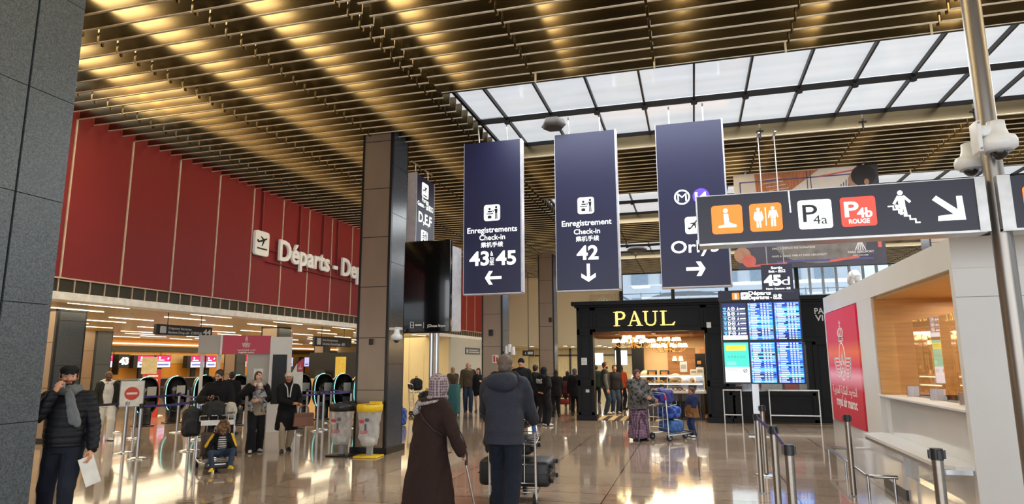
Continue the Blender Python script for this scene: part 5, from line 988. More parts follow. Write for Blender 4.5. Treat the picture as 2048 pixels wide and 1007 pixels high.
# ------------------------------------------------------------------ PEOPLE
SKINS = {'light': mat('skin_light', '#c08a6c', .5, 0, (12, .08), spec=.35), 'pale': mat('skin_pale', '#cf9f86', .5, 0, (12, .06), spec=.35), 'tan': mat('skin_tan', '#a87453', .5, 0, (12, .08), spec=.35), 'dark': mat('skin_dark', '#553625', .45, 0, (12, .1), spec=.4)}
LIP = mat('lips', '#97544a', .5); EYEW = mat('eye_white', '#d8d4cd', .3); EYED = mat('eye_iris', '#1d1410', .2)
HAIRS = {'black': mat('hair_black', '#15110f', .5, 0, (60, .4), stretch=(1, 1, .2)), 'brown': mat('hair_brown', '#3b2717', .5, 0, (60, .35), stretch=(1, 1, .2)), 'ash': mat('hair_ash', '#57493f', .6, 0, (60, .3)), 'grey': mat('hair_grey', '#77706a', .6, 0, (60, .3)), 'frizzy': mat('hair_frizzy', '#6a4e33', .7, 0, (40, .4), bump=(60, .8))}
def ik(a, t, l1, l2, hint):
    d = t-a; D = d.length
    if D > (l1+l2)*.998: t = a+d*((l1+l2)*.998/D); d = t-a; D = d.length
    D = max(D, abs(l1-l2)+1e-4); x = (l1*l1-l2*l2+D*D)/(2*D); y = sqrt(max(0, l1*l1-x*x)); u = d.normalized()
    h = Vector(hint); h = h-u*h.dot(u)
    if h.length < 1e-5: h = u.orthogonal()
    return a+u*x+h.normalized()*y, t
def hand_geo(g, w, d, n, side, curl, s, spread=.0, thumb=.6):
    """palm, four fingers bent towards the palm normal n, thumb from the side of the palm"""
    d = d.normalized(); n = (n-d*n.dot(d)).normalized(); t = d.cross(n)*(1 if side == 'R' else -1)
    def C(a, b, r0, r1): g.cap(a, b, r0*s, r1*s, 8)
    g.ell(w+d*.052*s, (.022*s, .040*s, .054*s), Matrix([[n.x, t.x, d.x], [n.y, t.y, d.y], [n.z, t.z, d.z]]), 12, 8)
    for off in (-.028, -.010, .010, .028): C(w+d*.02*s+t*off*.7*s, w+d*.092*s+t*off*1.05*s, .0135, .0115)
    for i, L in enumerate((.070, .079, .074, .057)):
        b = w+d*(.095-(.004 if i in (0, 2) else .012 if i == 3 else 0))*s+t*(.031-.0205*i)*s; a = 0.
        dd = (d+t*(1.5-i)*spread).normalized(); p = b
        for k, f in enumerate((.45, .32, .23)):
            a += curl*(1.0 if k else .75)*(1+.06*i); v = dd*cos(a)+n*sin(a); q = p+v*(L*f*s); C(p, q, .0092-.0008*k, .0086-.0009*k); p = q
    b = w+d*.026*s+t*.030*s; v = (d*.62+t*(.75-.35*thumb)+n*(.15+.6*thumb)).normalized(); q = b+v*.042*s; C(b, q, .0125, .0105)
    v2 = (d*.85+t*(.2-.3*thumb)+n*(.1+.5*thumb)).normalized(); C(q, q+v2*.030*s, .0103, .0085)
class Sk: pass
def person(name, label, loc, h, rot=0., skin='light', female=False, pose=None, wear=None, vx=.011, cat='person', group=None, face=True, girth=1.):
    """one body mesh with origin at the feet (facing local -Y) and its clothes, hair and shoes as children"""
    P = dict(pose or {}); Wr = dict(wear or {}); H = h; k = Sk(); s = h/1.75
    V3 = lambda a: Vector(a)*H
    pel = V3(P.get('pel', (0, 0, .52))); lean = P.get('lean', (0, 0)); tw = P.get('twist', 0.); hy = P.get('hipyaw', 0.)
    shw = P.get('shw', .097 if female else .107)*(.55+.45*girth); up = P.get('torso', .295)
    def tor(z, x=0., y=0.):
        """point of the torso: z fraction of trunk (0 hip .. 1 shoulders)"""
        a = hy+(tw-hy)*max(0, min(1, z)); c, s_ = cos(a), sin(a)
        dz = up*z*sqrt(max(.05, 1-min(.9, (lean[0]**2+lean[1]**2)*9*0)))
        L = Vector((lean[0], lean[1], 0))*z
        return pel+Vector((x*c-y*s_, x*s_+y*c, 0))*H+Vector((L.x, L.y, dz))*H
    k.tor = tor
    SHd = {'L': tor(.945, shw), 'R': tor(.945, -shw)}; HP = {'L': tor(0, .05)-V3((0, 0, .012)), 'R': tor(0, -.05)-V3((0, 0, .012))}
    neck = tor(1.10, 0, .008); hd = P.get('head', (0, 0)); hf = P.get('hfwd', (.0, -.02))
    headc = neck+V3((hf[0]+lean[0]*.25, hf[1]+lean[1]*.25, .083))
    RH = Matrix.Rotation(tw+hd[0], 3, 'Z') @ Matrix.Rotation(hd[1], 3, 'X') @ Matrix.Rotation(P.get('tilt', 0.), 3, 'Y'); U = .132*H*P.get('headscale', 1.)
    hp = lambda a: headc+RH @ (Vector(a)*U)
    AR = {}; 
    for sd, sx in (('L', 1), ('R', -1)):
        A = P.get('arm'+sd, {}); tgt = A.get('to')
        R2 = Matrix.Rotation(tw, 3, 'Z')
        tgt = V3(tgt) if tgt is not None else SHd[sd]+R2 @ V3((sx*.045, -.03, -.315))
        el, wr = ik(SHd[sd], tgt, .172*H, .150*H, R2 @ Vector(A.get('hint', (sx*.35, .8, -.3))))
        fd = (wr-el).normalized(); hdv = Vector(A.get('dir', fd)); hdv = hdv.normalized() if hdv.length else fd
        AR[sd] = (SHd[sd], el, wr, hdv, Vector(A.get('palm', R2 @ Vector((-sx, .2, 0)))), A.get('curl', .38), A.get('spread', .05), A.get('thumb', .5))
    LG = {}
    for sd, sx in (('L', 1), ('R', -1)):
        A = P.get('leg'+sd, {}); f = V3(A.get('to', (sx*.058, 0, .045))); kn, an = ik(HP[sd], f, .245*H, .237*H, Vector(A.get('hint', (sx*.12, -1, 0)))); LG[sd] = (HP[sd], kn, an, A.get('yaw', sx*.2), A.get('pitch', 0.))
    gs = girth; hipx, wax, chx = ((.093, .074, .088) if female else (.088, .082, .098)); ys = .64*(.7+.3*gs)
    def trunk(g, grow, zlo=-.10, ztop=1.0, belly=P.get('belly', 0.), hemflare=0.):
        R = []
        for z, rx, ry, yo in ((-.10, hipx*.98, .062, .004), (0, hipx, .064, .004), (.28, (hipx+wax)/2, .058, 0), (.48, wax, .055, -.0), (.72, chx, .062, -.002), (.88, chx*.96, .056, 0), (.99, chx*.66, .044, .002), (1.07, chx*.38, .032, .004)):
            if zlo-1e-6 <= z <= ztop+.08:
                b = belly*max(0, 1-abs(z-.3)/.45); R.append((tor(z, 0, yo-b*.5), (rx*gs+grow+b*.4)*H, (ry*(.6+.4*gs)+grow+b)*H, hy+(tw-hy)*max(0, min(1, z))))
        if zlo < -.10:
            R.insert(0, (tor(zlo, 0, .004), (hipx*gs+grow+hemflare)*H, (.066*gs+grow+hemflare)*H, hy))
        g.loft(R, 24)
        for sd in 'LR': g.cap(tor(.98, 0), SHd[sd]+V3((0, 0, -.006)), (.034*gs+grow*.9)*H, (.030*(.5+.5*gs)+grow*.85)*H)
        return g
    # ---- body
    g = trunk(G(), -.004)
    g.cap(tor(.98, 0, .006), hp((0, .10, -.25)), .036*H, .031*H)
    for sd in 'LR':
        a, e, w = AR[sd][:3]; g.cap(a, e, .028*H, .022*H); g.cap(e, w, .023*H, .0155*H)
        a, n_, f = LG[sd][:3]; g.cap(a, n_, .048*H, .031*H); g.cap(n_, n_+(f-n_)*.4, .030*H, .030*H); g.cap(n_+(f-n_)*.35, f, .030*H, .019*H)
        yw = LG[sd][3]+hy; fd = Vector((sin(yw), -cos(yw), 0)); Rf = Matrix.Rotation(yw, 3, 'Z') @ Matrix.Rotation(LG[sd][4], 3, 'X'); g.cap(f+Rf @ V3((0, .015, -.022)), f+Rf @ V3((0, -.085, -.026)), .020*H, .017*H)
    for c, r in (((0, .07, .12), (.345, .42, .365)), ((0, -.07, -.10), (.285, .33, .36)), ((0, -.19, -.33), (.165, .16, .135))):
        g.ell(hp(c), [q*U for q in r], RH, 16, 10)
    g.cap(hp((0, -.37, .05)), hp((0, -.47, -.11)), .035*U, .068*U, 10); g.ell(hp((0, -.335, .105)), (.23*U, .08*U, .045*U), RH)
    for sx in (-1, 1): g.ell(hp((sx*.17, -.27, -.09)), (.1*U, .1*U, .1*U), RH); g.ell(hp((sx*.345, .04, -.03)), (.04*U, .09*U, .13*U), RH); g.ell(hp((sx*.06, -.40, -.105)), (.05*U, .05*U, .04*U), RH)
    g.ell(hp((0, -.365, -.215)), (.125*U, .05*U, .03*U), RH); g.ell(hp((0, -.355, -.265)), (.11*U, .05*U, .033*U), RH); g.ell(hp((0, -.30, -.41)), (.10*U, .09*U, .08*U), RH)
    b = blob(g, min(vx, .0085) if face else vx, 2); b.m = [0]*len(b.f)
    Ri = RH.transposed()
    if face:
        for i, f in enumerate(b.f):
            c = Ri @ ((Vector(b.v[f[0]])+Vector(b.v[f[2]]))/2-headc)/U
            if abs(c.x) < .115 and c.y < -.36 and -.29 < c.z < -.195: b.m[i] = 1
            elif .05 < abs(c.x) < .24 and c.y < -.27 and .095 < c.z < .15: b.m[i] = 4
            elif P.get('beard') and c.y < -.02-.1*abs(c.x) and c.z < -.17 and c.z > -.5 and not (abs(c.x) < .12 and -.30 < c.z < -.19): b.m[i] = 4
        for sx in (-1, 1):
            b.ell(hp((sx*.135, -.338, .015)), (.062*U, .05*U, .034*U), RH, 12, 8, 2); b.ell(hp((sx*.135, -.375, .015)), (.03*U, .018*U, .03*U), RH, 10, 6, 3)
    for sd in 'LR':
        a, e, w, hv, pn, cu, sp, th = AR[sd]; hg = G(); hand_geo(hg, w, hv, pn, sd, cu, s*P.get('handscale', 1.), sp, th); g2 = blob(hg, .0036 if vx < .013 else .006, 1); copyG(g2, b)
    o = b.obj(name, [SKINS[skin], LIP, EYEW, EYED, HAIRS[Wr.get('hair_col', 'black')] if Wr.get('hair_col') != 'none' else SKINS[skin]])
    o.location = loc; o.rotation_euler = (0, 0, rot); tag(o, label, cat, group); k.o = o; k.hp = hp; k.AR = AR; k.LG = LG; k.H = H; k.U = U; k.RH = RH; k.headc = headc; k.neck = neck; k.SH = SHd
    def put(g, nm, m, vox=None, sm=3, fold=None, lab=None):
        q = blob(g, vox or vx, sm, fold).obj(nm, m, o, local=True); 
        if lab: q['label'] = lab
        return q
    k.put = put
    sd_ = len(label)*.37
    # ---- trousers / skirt
    lo = Wr.get('legs')
    if lo:
        kind, m_ = lo[0], lo[1]; gr = lo[2] if len(lo) > 2 else .012
        g = G(); R = [(tor(-.13, 0, .004), (hipx*gs*.86+.006)*H, (.058*gs+.006)*H, hy), (tor(.0, 0, .004), (hipx*gs+.008)*H, (.066*(.6+.4*gs)+.008)*H, hy), (tor(.34, 0, 0), (wax*gs+.012)*H, (.060*(.6+.4*gs)+.008)*H, hy)]
        if kind == 'skirt':
            zf = lo[3]; wd = lo[4] if len(lo) > 4 else .12
            c0 = Vector((pel.x, pel.y, 0)); g.loft([(c0+V3((0, 0, zf)), wd*H, wd*.85*H, hy), (c0+V3((0, 0, zf+.06)), wd*.99*H, wd*.83*H, hy), (c0+V3((0, 0, .36)), (wd*.45+.065)*H, (wd*.4+.055)*H, hy)]+R[1:], 28)
            put(g, 'skirt', m_, sm=2, fold=folds(.010*s, 26, sd_))
        else:
            g.loft(R, 24)
            for sd in 'LR':
                a, n_, f = LG[sd][:3]; fl = lo[3] if len(lo) > 3 else 0.
                e = f+V3((0, .0, -.012)); sh_ = kind == 'shorts'
                g.cap(a+V3((0, 0, .01)), n_ if not sh_ else a+(n_-a)*.55, (.050*(.4+.6*gs)+gr*.8)*H, (.036+gr)*H)
                if not sh_: g.cap(n_, n_+(e-n_)*.5, (.034+gr)*H, (.031+gr+fl*.4)*H); g.cap(n_+(e-n_)*.5, e, (.031+gr+fl*.4)*H, (.025+gr+fl)*H)
            put(g, 'trousers' if kind != 'shorts' else 'shorts', m_, sm=2, fold=folds(.006*s, 30, sd_))
    # ---- shoes
    sh = Wr.get('shoes')
    if sh:
        for sd in 'LR':
            f, yw, pt = LG[sd][2], LG[sd][3]+hy, LG[sd][4]; Rf = Matrix.Rotation(yw, 3, 'Z') @ Matrix.Rotation(pt, 3, 'X')
            T = lambda a: f+Rf @ (Vector(a)*H); g = G()
            g.cap(T((0, .022, -.022)), T((0, -.05, -.024)), .025*H, .026*H); g.cap(T((0, -.05, -.026)), T((0, -.105, -.029)), .026*H, .019*H); g.cap(T((0, .012, -.01)), T((0, .005, .018)), .026*H, .025*H)
            q = put(g, 'shoe', sh[0], min(vx, .009), 2)
            g = G(); n = 16; out = [(.028*cos(u)*(1 if sin(u) > -.2 else .95), -.04+.092*sin(u)) for u in np.linspace(0, 2*pi, n, endpoint=False)]
            g.add([T((x, y, -.045)) for x, y in out]+[T((x, y, -.033)) for x, y in out], [list(range(n-1, -1, -1)), list(range(n, 2*n))]+[(i, (i+1) % n, n+(i+1) % n, n+i) for i in range(n)], 0, False); g.obj('sole', sh[1] if len(sh) > 1 else RUBBER, q, local=True)
    # ---- top layers: (kind, material, hem z (trunk fraction), grow, sleeve grow, opts)
    for lay in Wr.get('tops', ()):
        nm, m_, hem, gr, sg = lay[:5]; op = lay[5] if len(lay) > 5 else {}
        g = trunk(G(), gr, hem, hemflare=op.get('flare', 0.))
        if op.get('gown'):
            zf, wd = op['gown']; c0 = Vector((pel.x, pel.y, 0)); g.loft([(c0+V3((0, 0, zf)), wd*H, wd*.88*H, hy), (c0+V3((0, 0, zf+.07)), wd*.98*H, wd*.85*H, hy), (c0+V3((0, 0, zf+(.52-zf)*.6)), (wd*.5+.06)*H, (wd*.45+.05)*H, hy), (tor(.0, 0, .004), (hipx*gs+gr*.9)*H, (.066*(.6+.4*gs)+gr*.9)*H, hy), (tor(.4, 0, .004), (wax*gs+gr*.6)*H, (.058*gs+gr*.6)*H, hy)], 28)
        if op.get('sleeves', True):
            for sd in 'LR':
                a, e, w = AR[sd][:3]; cut = op.get('cuff', .93)
                g.cap(a, e, (.031*(.5+.5*gs)+sg)*H, (.026+sg)*H); we = e+(w-e)*cut; g.cap(e, we, (.026+sg)*H, (.0205+sg*.8)*H)
        if op.get('hood'):
            hs = op['hood']*1.; g.ell(tor(1.03, 0, .072*hs), (.088*H*hs, .045*H*hs, .052*H*hs)); g.ell(tor(1.10, 0, .056*hs), (.080*H*hs, .042*H*hs, .036*H*hs)); g.cap(tor(1.08, .07*hs, .02), tor(1.04, .03, -.055), .026*H*hs, .02*H); g.cap(tor(1.08, -.07*hs, .02), tor(1.04, -.03, -.055), .026*H*hs, .02*H)
        if op.get('collar'):
            for a_ in range(12):
                u, u2 = 2*pi*a_/12, 2*pi*(a_+1)/12; g.cap(tor(1.10, .042*cos(u), .006+.042*sin(u)), tor(1.10, .042*cos(u2), .006+.042*sin(u2)), .015*H, .015*H, 8)
                g.cap(tor(1.15, .040*cos(u), .002+.040*sin(u)), tor(1.15, .040*cos(u2), .002+.040*sin(u2)), .012*H, .012*H, 8)
        put(g, nm, m_, sm=3, fold=folds(op.get('fold', .006)*s, op.get('ff', 24), sd_, op.get('puff', 0)*s), lab=op.get('label'))
    # ---- hair and headwear
    hr = Wr.get('hair'); hm = HAIRS[Wr.get('hair_col', 'black')] if Wr.get('hair_col') != 'none' else None
    if hr:
        g = G(); v_ = min(vx, .009)
        if hr == 'thin':
            g.ell(hp((0, .10, .13)), (.365*U, .42*U, .355*U), RH, 16, 10); g.ell(hp((0, .20, -.10)), (.32*U, .30*U, .34*U), RH, 14, 9)
        if hr == 'fringe':   # bald top, hair round the sides and back
            for a_ in np.linspace(-.15*pi, 1.15*pi, 13): g.ell(hp((.34*cos(a_), .06+.39*sin(a_), -.02)), (.07*U, .07*U, .20*U), RH, 8, 6)
        elif hr != 'thin':
            g.ell(hp((0, .105, .17)), (.365*U, .43*U, .365*U), RH, 16, 10)
            if hr in ('short', 'long', 'bun', 'frizzy'): g.ell(hp((0, .24, -.08)), (.31*U, .24*U, .30*U), RH, 14, 9)
            if hr == 'short':
                for sx in (-1, 1): g.ell(hp((sx*.31, .02, .06)), (.07*U, .17*U, .15*U), RH, 10, 7)
            if hr == 'long':
                for sx in (-1, 1): g.cap(hp((sx*.30, .04, .1)), hp((sx*.33, .06, -.72)), .11*U, .10*U)
                g.cap(hp((0, .30, .0)), hp((0, .30, -.85)), .30*U, .22*U, sq=((0, 1, 0), .55))
            if hr == 'bun': g.ell(hp((0, .48, .25)), (.2*U, .2*U, .2*U), RH)
            if hr == 'frizzy':
                for i in range(26):
                    a_ = random.random()*2*pi; z_ = random.random(); g.ell(hp((.52*cos(a_)*(1-.35*z_), .06+.50*sin(a_), -.22+.80*z_)), (.17*U, .17*U, .17*U), RH, 8, 6)
        put(g, 'hair', hm, v_, 2, folds(.004*s, 70, sd_))
    ht = Wr.get('hat')
    if ht == 'beanie' or (ht and ht[0] == 'beanie'):
        g = G(); g.ell(hp((0, .07, .20)), (.385*U, .46*U, .40*U), RH, 16, 10)
        for a_ in range(16):
            u, u2 = 2*pi*a_/16, 2*pi*(a_+1)/16; g.cap(hp((.35*cos(u), .06+.42*sin(u), .17+.04*sin(u)*-1)), hp((.35*cos(u2), .06+.42*sin(u2), .17-.04*sin(u2))), .075*U, .075*U, 8)
        put(g, 'beanie', ht[1], min(vx, .009), 2, folds(.002, 120))
    elif ht and ht[0] == 'cap':
        g = G(); g.ell(hp((0, .06, .30)), (.40*U, .48*U, .21*U), RH, 18, 9); g.ell(hp((0, .08, .2)), (.38*U, .45*U, .2*U), RH, 18, 9); g.ell(hp((0, -.42, .185)), (.25*U, .17*U, .035*U), RH, 14, 7)
        put(g, 'flat_cap', ht[1], min(vx, .007), 2)
    elif ht and ht[0] in ('hijab', 'hood'):
        g = G(); op = ht[2] if len(ht) > 2 else {}
        g.ell(hp((0, .10, .12)), (.42*U, .49*U, .45*U), RH, 18, 11); g.ell(hp((0, .13, -.12)), (.40*U, .44*U, .45*U), RH, 16, 10)
        g.loft([(hp((0, .12, -.35)), .40*U, .46*U, tw), (hp((0, .12, -.62)), .38*U, .42*U, tw), (tor(1.03, 0, .004), .085*H, .058*H, tw), (tor(.93, 0, .004), .100*H, .066*H, tw)][::-1], 20)
        if op.get('tail'):
            g.cap(tor(1.02, op['tail'][0], op['tail'][1]), tor(.86, op['tail'][0]*1.15, op['tail'][1]+.01), .022*H, .03*H, sq=((0, 1, 0), .5))
        q = blob(g, min(vx, .010), 3, folds(.007*s, 34, sd_))
        # cut the face opening
        fc = hp((0, -.40, -.06)); keep = []
        if not op.get('closed'):
            for i, f in enumerate(q.f):
                c = Ri @ ((Vector(q.v[f[0]])+Vector(q.v[f[2]]))/2-headc)/U
                if not (c.y < -.02 and (c.x/.27)**2+((c.z+.06)/.37)**2 < 1): keep.append(i)
            q.f = [q.f[i] for i in keep]; q.m = [q.m[i] for i in keep]; q.s = [q.s[i] for i in keep]
        o2 = q.obj('headscarf' if ht[0] == 'hijab' else 'hood', ht[1], o, local=True)
        so = o2.modifiers.new('th', 'SOLIDIFY'); so.thickness = .006
    sc = Wr.get('scarf')
    if sc:
        g = G(); 
        for a_ in range(14):
            u, u2 = 2*pi*a_/14, 2*pi*(a_+1)/14
            sk_ = sc[2] if len(sc) > 2 else 1.
            for z_, r_, t_ in ((1.08, .060*sk_, .022*sk_), (1.15, .052*sk_, .021*sk_)): g.cap(tor(z_, r_*cos(u), .004+r_*.95*sin(u)), tor(z_+.02*sin(u), r_*cos(u2), .004+r_*.95*sin(u2)), t_*H, t_*H, 8)
        for e in (sc[1] if len(sc) > 1 else ()): g.cap(tor(1.04, e[0], -.075), tor(e[2], e[1], -.105), .020*H, .025*H, sq=((0, 1, 0), .45))
        put(g, 'scarf', sc[0], min(vx, .009), 2, folds(.005*s, 50, sd_))
    return k
def hpx(px, py, p):      # stature from the pixel row of the crown above foot point p
    return ony(px, py, p.y).z
def fcam(p, off=0.): return atan2(-p.x, p.y)+off
def F_(c, name=None, **k): return fabric(c, name or 'cloth_'+c.strip('#'), **k)
def pattern_mat(name, kind, c1, c2, scale):
    m = bpy.data.materials.new(name); m.use_nodes = True; nt, b = nodes_of(m); tc = nt.nodes.new('ShaderNodeTexCoord'); rp = nt.nodes.new('ShaderNodeValToRGB'); rp.color_ramp.interpolation = 'EASE'
    if kind == 'dots':
        v = nt.nodes.new('ShaderNodeTexVoronoi'); v.inputs['Scale'].default_value = scale; v.inputs['Randomness'].default_value = .15; out = v.outputs['Distance']
    else:
        v = nt.nodes.new('ShaderNodeTexWave' if kind == 'stripe' else 'ShaderNodeTexChecker' if kind == 'check' else 'ShaderNodeTexNoise'); v.inputs['Scale'].default_value = scale; out = v.outputs['Fac'] if kind != 'wave' else v.outputs['Fac']
        if kind == 'stripe': v.bands_direction = 'Z'
    nt.links.new(tc.outputs['Object'], v.inputs['Vector']); nt.links.new(out, rp.inputs[0]); e = rp.color_ramp.elements; e[0].color = lin(c1); e[1].color = lin(c2); e[0].position = .38; e[1].position = .52
    nt.links.new(rp.outputs[0], b.inputs['Base Color']); b.inputs['Roughness'].default_value = .85; return m
BLK = F_('#121215', 'black_cloth'); BLK2 = F_('#1b1b1f', 'black_jersey'); DENIM = F_('#1a1f2c', 'dark_denim'); DENIM2 = F_('#2e3c50', 'blue_denim'); BEIGE = F_('#a3937c', 'beige_cloth'); KHAKI = F_('#4f4436', 'olive_brown_cloth'); SHB = mat('black_shoe', '#121213', .4); SHW = mat('white_shoe', '#c9c7c2', .5); PUFF = mat('navy_puffer', '#0b0e17', .62, 0, (20, .2), bump=(40, .2), spec=.3); PARKA = mat('navy_parka', '#1c2130', .75, 0, (30, .15), bump=(120, .3)); GREYS = F_('#63676a', 'grey_scarf_cloth')
WHITEC = F_('#c4c2bd', 'white_cloth')
# ---- the man in the navy parka pushing his trolley (near, seen from behind)
p = Vector((-2.17, 7.45, 0)); Hm = 1.84
man = person('person', 'man in navy hooded parka pushing a loaded trolley, seen from behind', p, Hm, pi+.06, 'light', False,
    dict(armL=dict(to=(.150, -.22, .565), dir=(-.3, -.9, -.1), palm=(0, .2, -1), curl=.9, hint=(.12, .9, -.5)), armR=dict(to=(-.150, -.22, .565), dir=(.3, -.9, -.1), palm=(0, .2, -1), curl=.9, hint=(-.12, .9, -.5)), legL=dict(to=(.06, -.10, .045)), legR=dict(to=(-.06, .10, .05), pitch=.3), lean=(0, -.02), head=(.1, .05), headscale=1.08),
    dict(legs=('trousers', DENIM, .016), shoes=(SHB,), tops=[('parka', PARKA, -.26, .034, .026, dict(hood=1.22, fold=.011, flare=.004, ff=17))], hair='thin', hair_col='ash', scarf=(BLK, (), 1.35)), .010, girth=1.07)
# ---- the woman with crutch
TUNIC = F_('#2a1b18', 'dark_brown_coat', n=.1); HEADSC = pattern_mat('dotted_headscarf', 'dots', '#54474d', '#97868a', 34)
p = Vector((-2.86, 6.85, 0)); Hw = 1.63
wom = person('person', 'woman in long dark brown coat and dotted headscarf walking with a crutch', p, Hw, pi-.45, 'light', True,
    dict(armL=dict(to=(.115, -.12, .50), hint=(.15, .9, -.4)), armR=dict(to=(-.245, -.09, .435), dir=(-.1, -.6, -.55), palm=(.6, 0, -.4), curl=.9, hint=(-.6, .8, .2)), legL=dict(to=(.055, -.03, .045)), legR=dict(to=(-.055, .05, .045)), lean=(0, -.035), hfwd=(0, -.05), head=(.35, .1), headscale=1.27, torso=.268),
    dict(legs=('trousers', BLK2), shoes=(SHB,), tops=[('coat', TUNIC, -.10, .034, .024, dict(fold=.009, cuff=.96, gown=(.07, .19)))], hat=('hijab', HEADSC, dict(tail=(.045, .085)))), .010, girth=1.10)
EDGE = pattern_mat('headscarf_edge_lace', 'check', '#4a4448', '#b9b0ae', 90)
g = G(); Tw = wom.tor; g.tube([Tw(1.0, .075, .075), Tw(1.0, .03, .10), Tw(1.03, -.02, .10), Tw(1.07, -.07, .075), Tw(1.10, -.09, .03)], [.016, .02, .02, .018, .014], 10); g.cap(Tw(1.0, .05, .092), Tw(.83, .062, .108), .024, .045, sq=((0, 1, 0), .45)); wom.put(g, 'headscarf_edge', EDGE, .009, 2)
SL = mat('bag_strap', '#17130f', .5)
g = G(); T_ = wom.tor; g.tube([T_(1.02, .05, .075), T_(.9, .02, .112), T_(.65, -.05, .115), T_(.4, -.11, .075), T_(.25, -.135, .0)], .007, 8); o = g.obj('shoulder_strap', SL, wom.o, local=True)
# crutch in her right hand
hw = wom.o.matrix_basis @ (wom.AR['R'][2]+wom.AR['R'][3]*.06)
el = wom.o.matrix_basis @ wom.AR['R'][1]
t = thing('crutch', 'grey and black forearm crutch in the hand of the woman in brown', 'crutch', (hw.x+.05, hw.y+.05, 0), group=None)
dwn = Vector((hw.x+.12, hw.y+.12, .02)); upv = (hw-dwn).normalized()
G().cyl(dwn+Vector((0, 0, .01)), hw-upv*.08, .012, .012, 12).obj('shaft', CHROME, t); G().cyl(dwn, dwn+upv*.05, .02, .015, 12).obj('rubber_tip', RUBBER, t)
off = Vector((.045, .02, 0)); cb = hw+(el-hw)*.62+off
G().tube([hw-upv*.1, hw+off*.4, hw+(el-hw)*.4+off, cb], .016, 10).obj('upper_tube', BLACKP, t)
g = G().cap(hw-Vector((.0, .05, .0)), hw+Vector((.0, .07, .01)), .016); g.obj('grip', BLACKP, t)
g = G(); ax = (el-hw).normalized(); sd = Vector((ax.y, -ax.x, 0)).normalized(); vs = []
for q, w_ in ((-.09, .9), (0, 1.1), (.10, 1.2), (.13, .9)):
    for u in np.linspace(-1.3, 1.3, 9): vs.append(cb+ax*q+(off.normalized()*cos(u)+sd*sin(u))*.055*w_-off*.6)
g.add(vs, [(9*i+j, 9*i+j+1, 9*i+10+j, 9*i+9+j) for i in range(3) for j in range(8)], 0, True); o = g.obj('cuff', BLACKP, t); q = o.modifiers.new('th', 'SOLIDIFY'); q.thickness = .006
# ---- man leaning at the granite pillar
p = Vector((-6.37, 5.46, 0)); Hl = 1.74
ml = person('person', 'man in flat cap and navy puffer jacket leaning at the granite pillar with a phone', p, Hl, fcam(p, -.30), 'light', False,
    dict(armR=dict(to=(-.045, -.135, .835), dir=(.45, -.12, .8), palm=(.55, .75, -.1), curl=.75, hint=(-.35, -.35, -1), thumb=.3), armL=dict(to=(.165, -.06, .50), dir=(.0, -.35, -.9), palm=(-.9, .3, 0), curl=.5), legL=dict(to=(.05, -.06, .045)), legR=dict(to=(-.10, .10, .045)), lean=(-.015, .02), head=(.35, .05), beard=True, hipyaw=.0, belly=.015),
    dict(legs=('trousers', DENIM, .010), shoes=(SHB,), tops=[('puffer_jacket', PUFF, -.02, .018, .014, dict(puff=.010, collar=False, fold=.002, cuff=.94))], hair='short', hair_col='black', hat=('cap', F_('#16171a', 'cap_cloth')), scarf=(GREYS, [(.025, .06, .50), (.035, .085, .46)])), .008, girth=1.04)
def held(k, sd, off=(0, 0, 0)):
    a = k.AR[sd]; return k.o.matrix_basis @ (a[2]+a[3]*.075*k.H/1.75+Vector(off))
PHONE = mat('phone_black', '#0b0c0e', .15, coat=.4)
q = held(ml, 'R', (.01, .0, -.01)); t = thing('phone', 'black phone held at the mouth of the man in flat cap', 'phone', q); G().rbox(q, (.115, .012, .055), .005, rot=ml.o.rotation_euler.z, tilt=(0, -.2)).obj('body', PHONE, t); G().rbox(q+Vector((.0, -.008, 0)), (.10, .003, .046), .001, rot=ml.o.rotation_euler.z, tilt=(0, -.2)).obj('screen', BLACKP, t)
q = held(ml, 'L', (0, 0, -.14)); o = G().box(-.07, .07, -.003, .003, -.15, .15).obj('paper_sheet', PAPER); o.location = q; o.rotation_euler = (.1, -.35, ml.o.rotation_euler.z+.5); tag(o, 'folded white paper in the hand of the man in flat cap', 'paper')
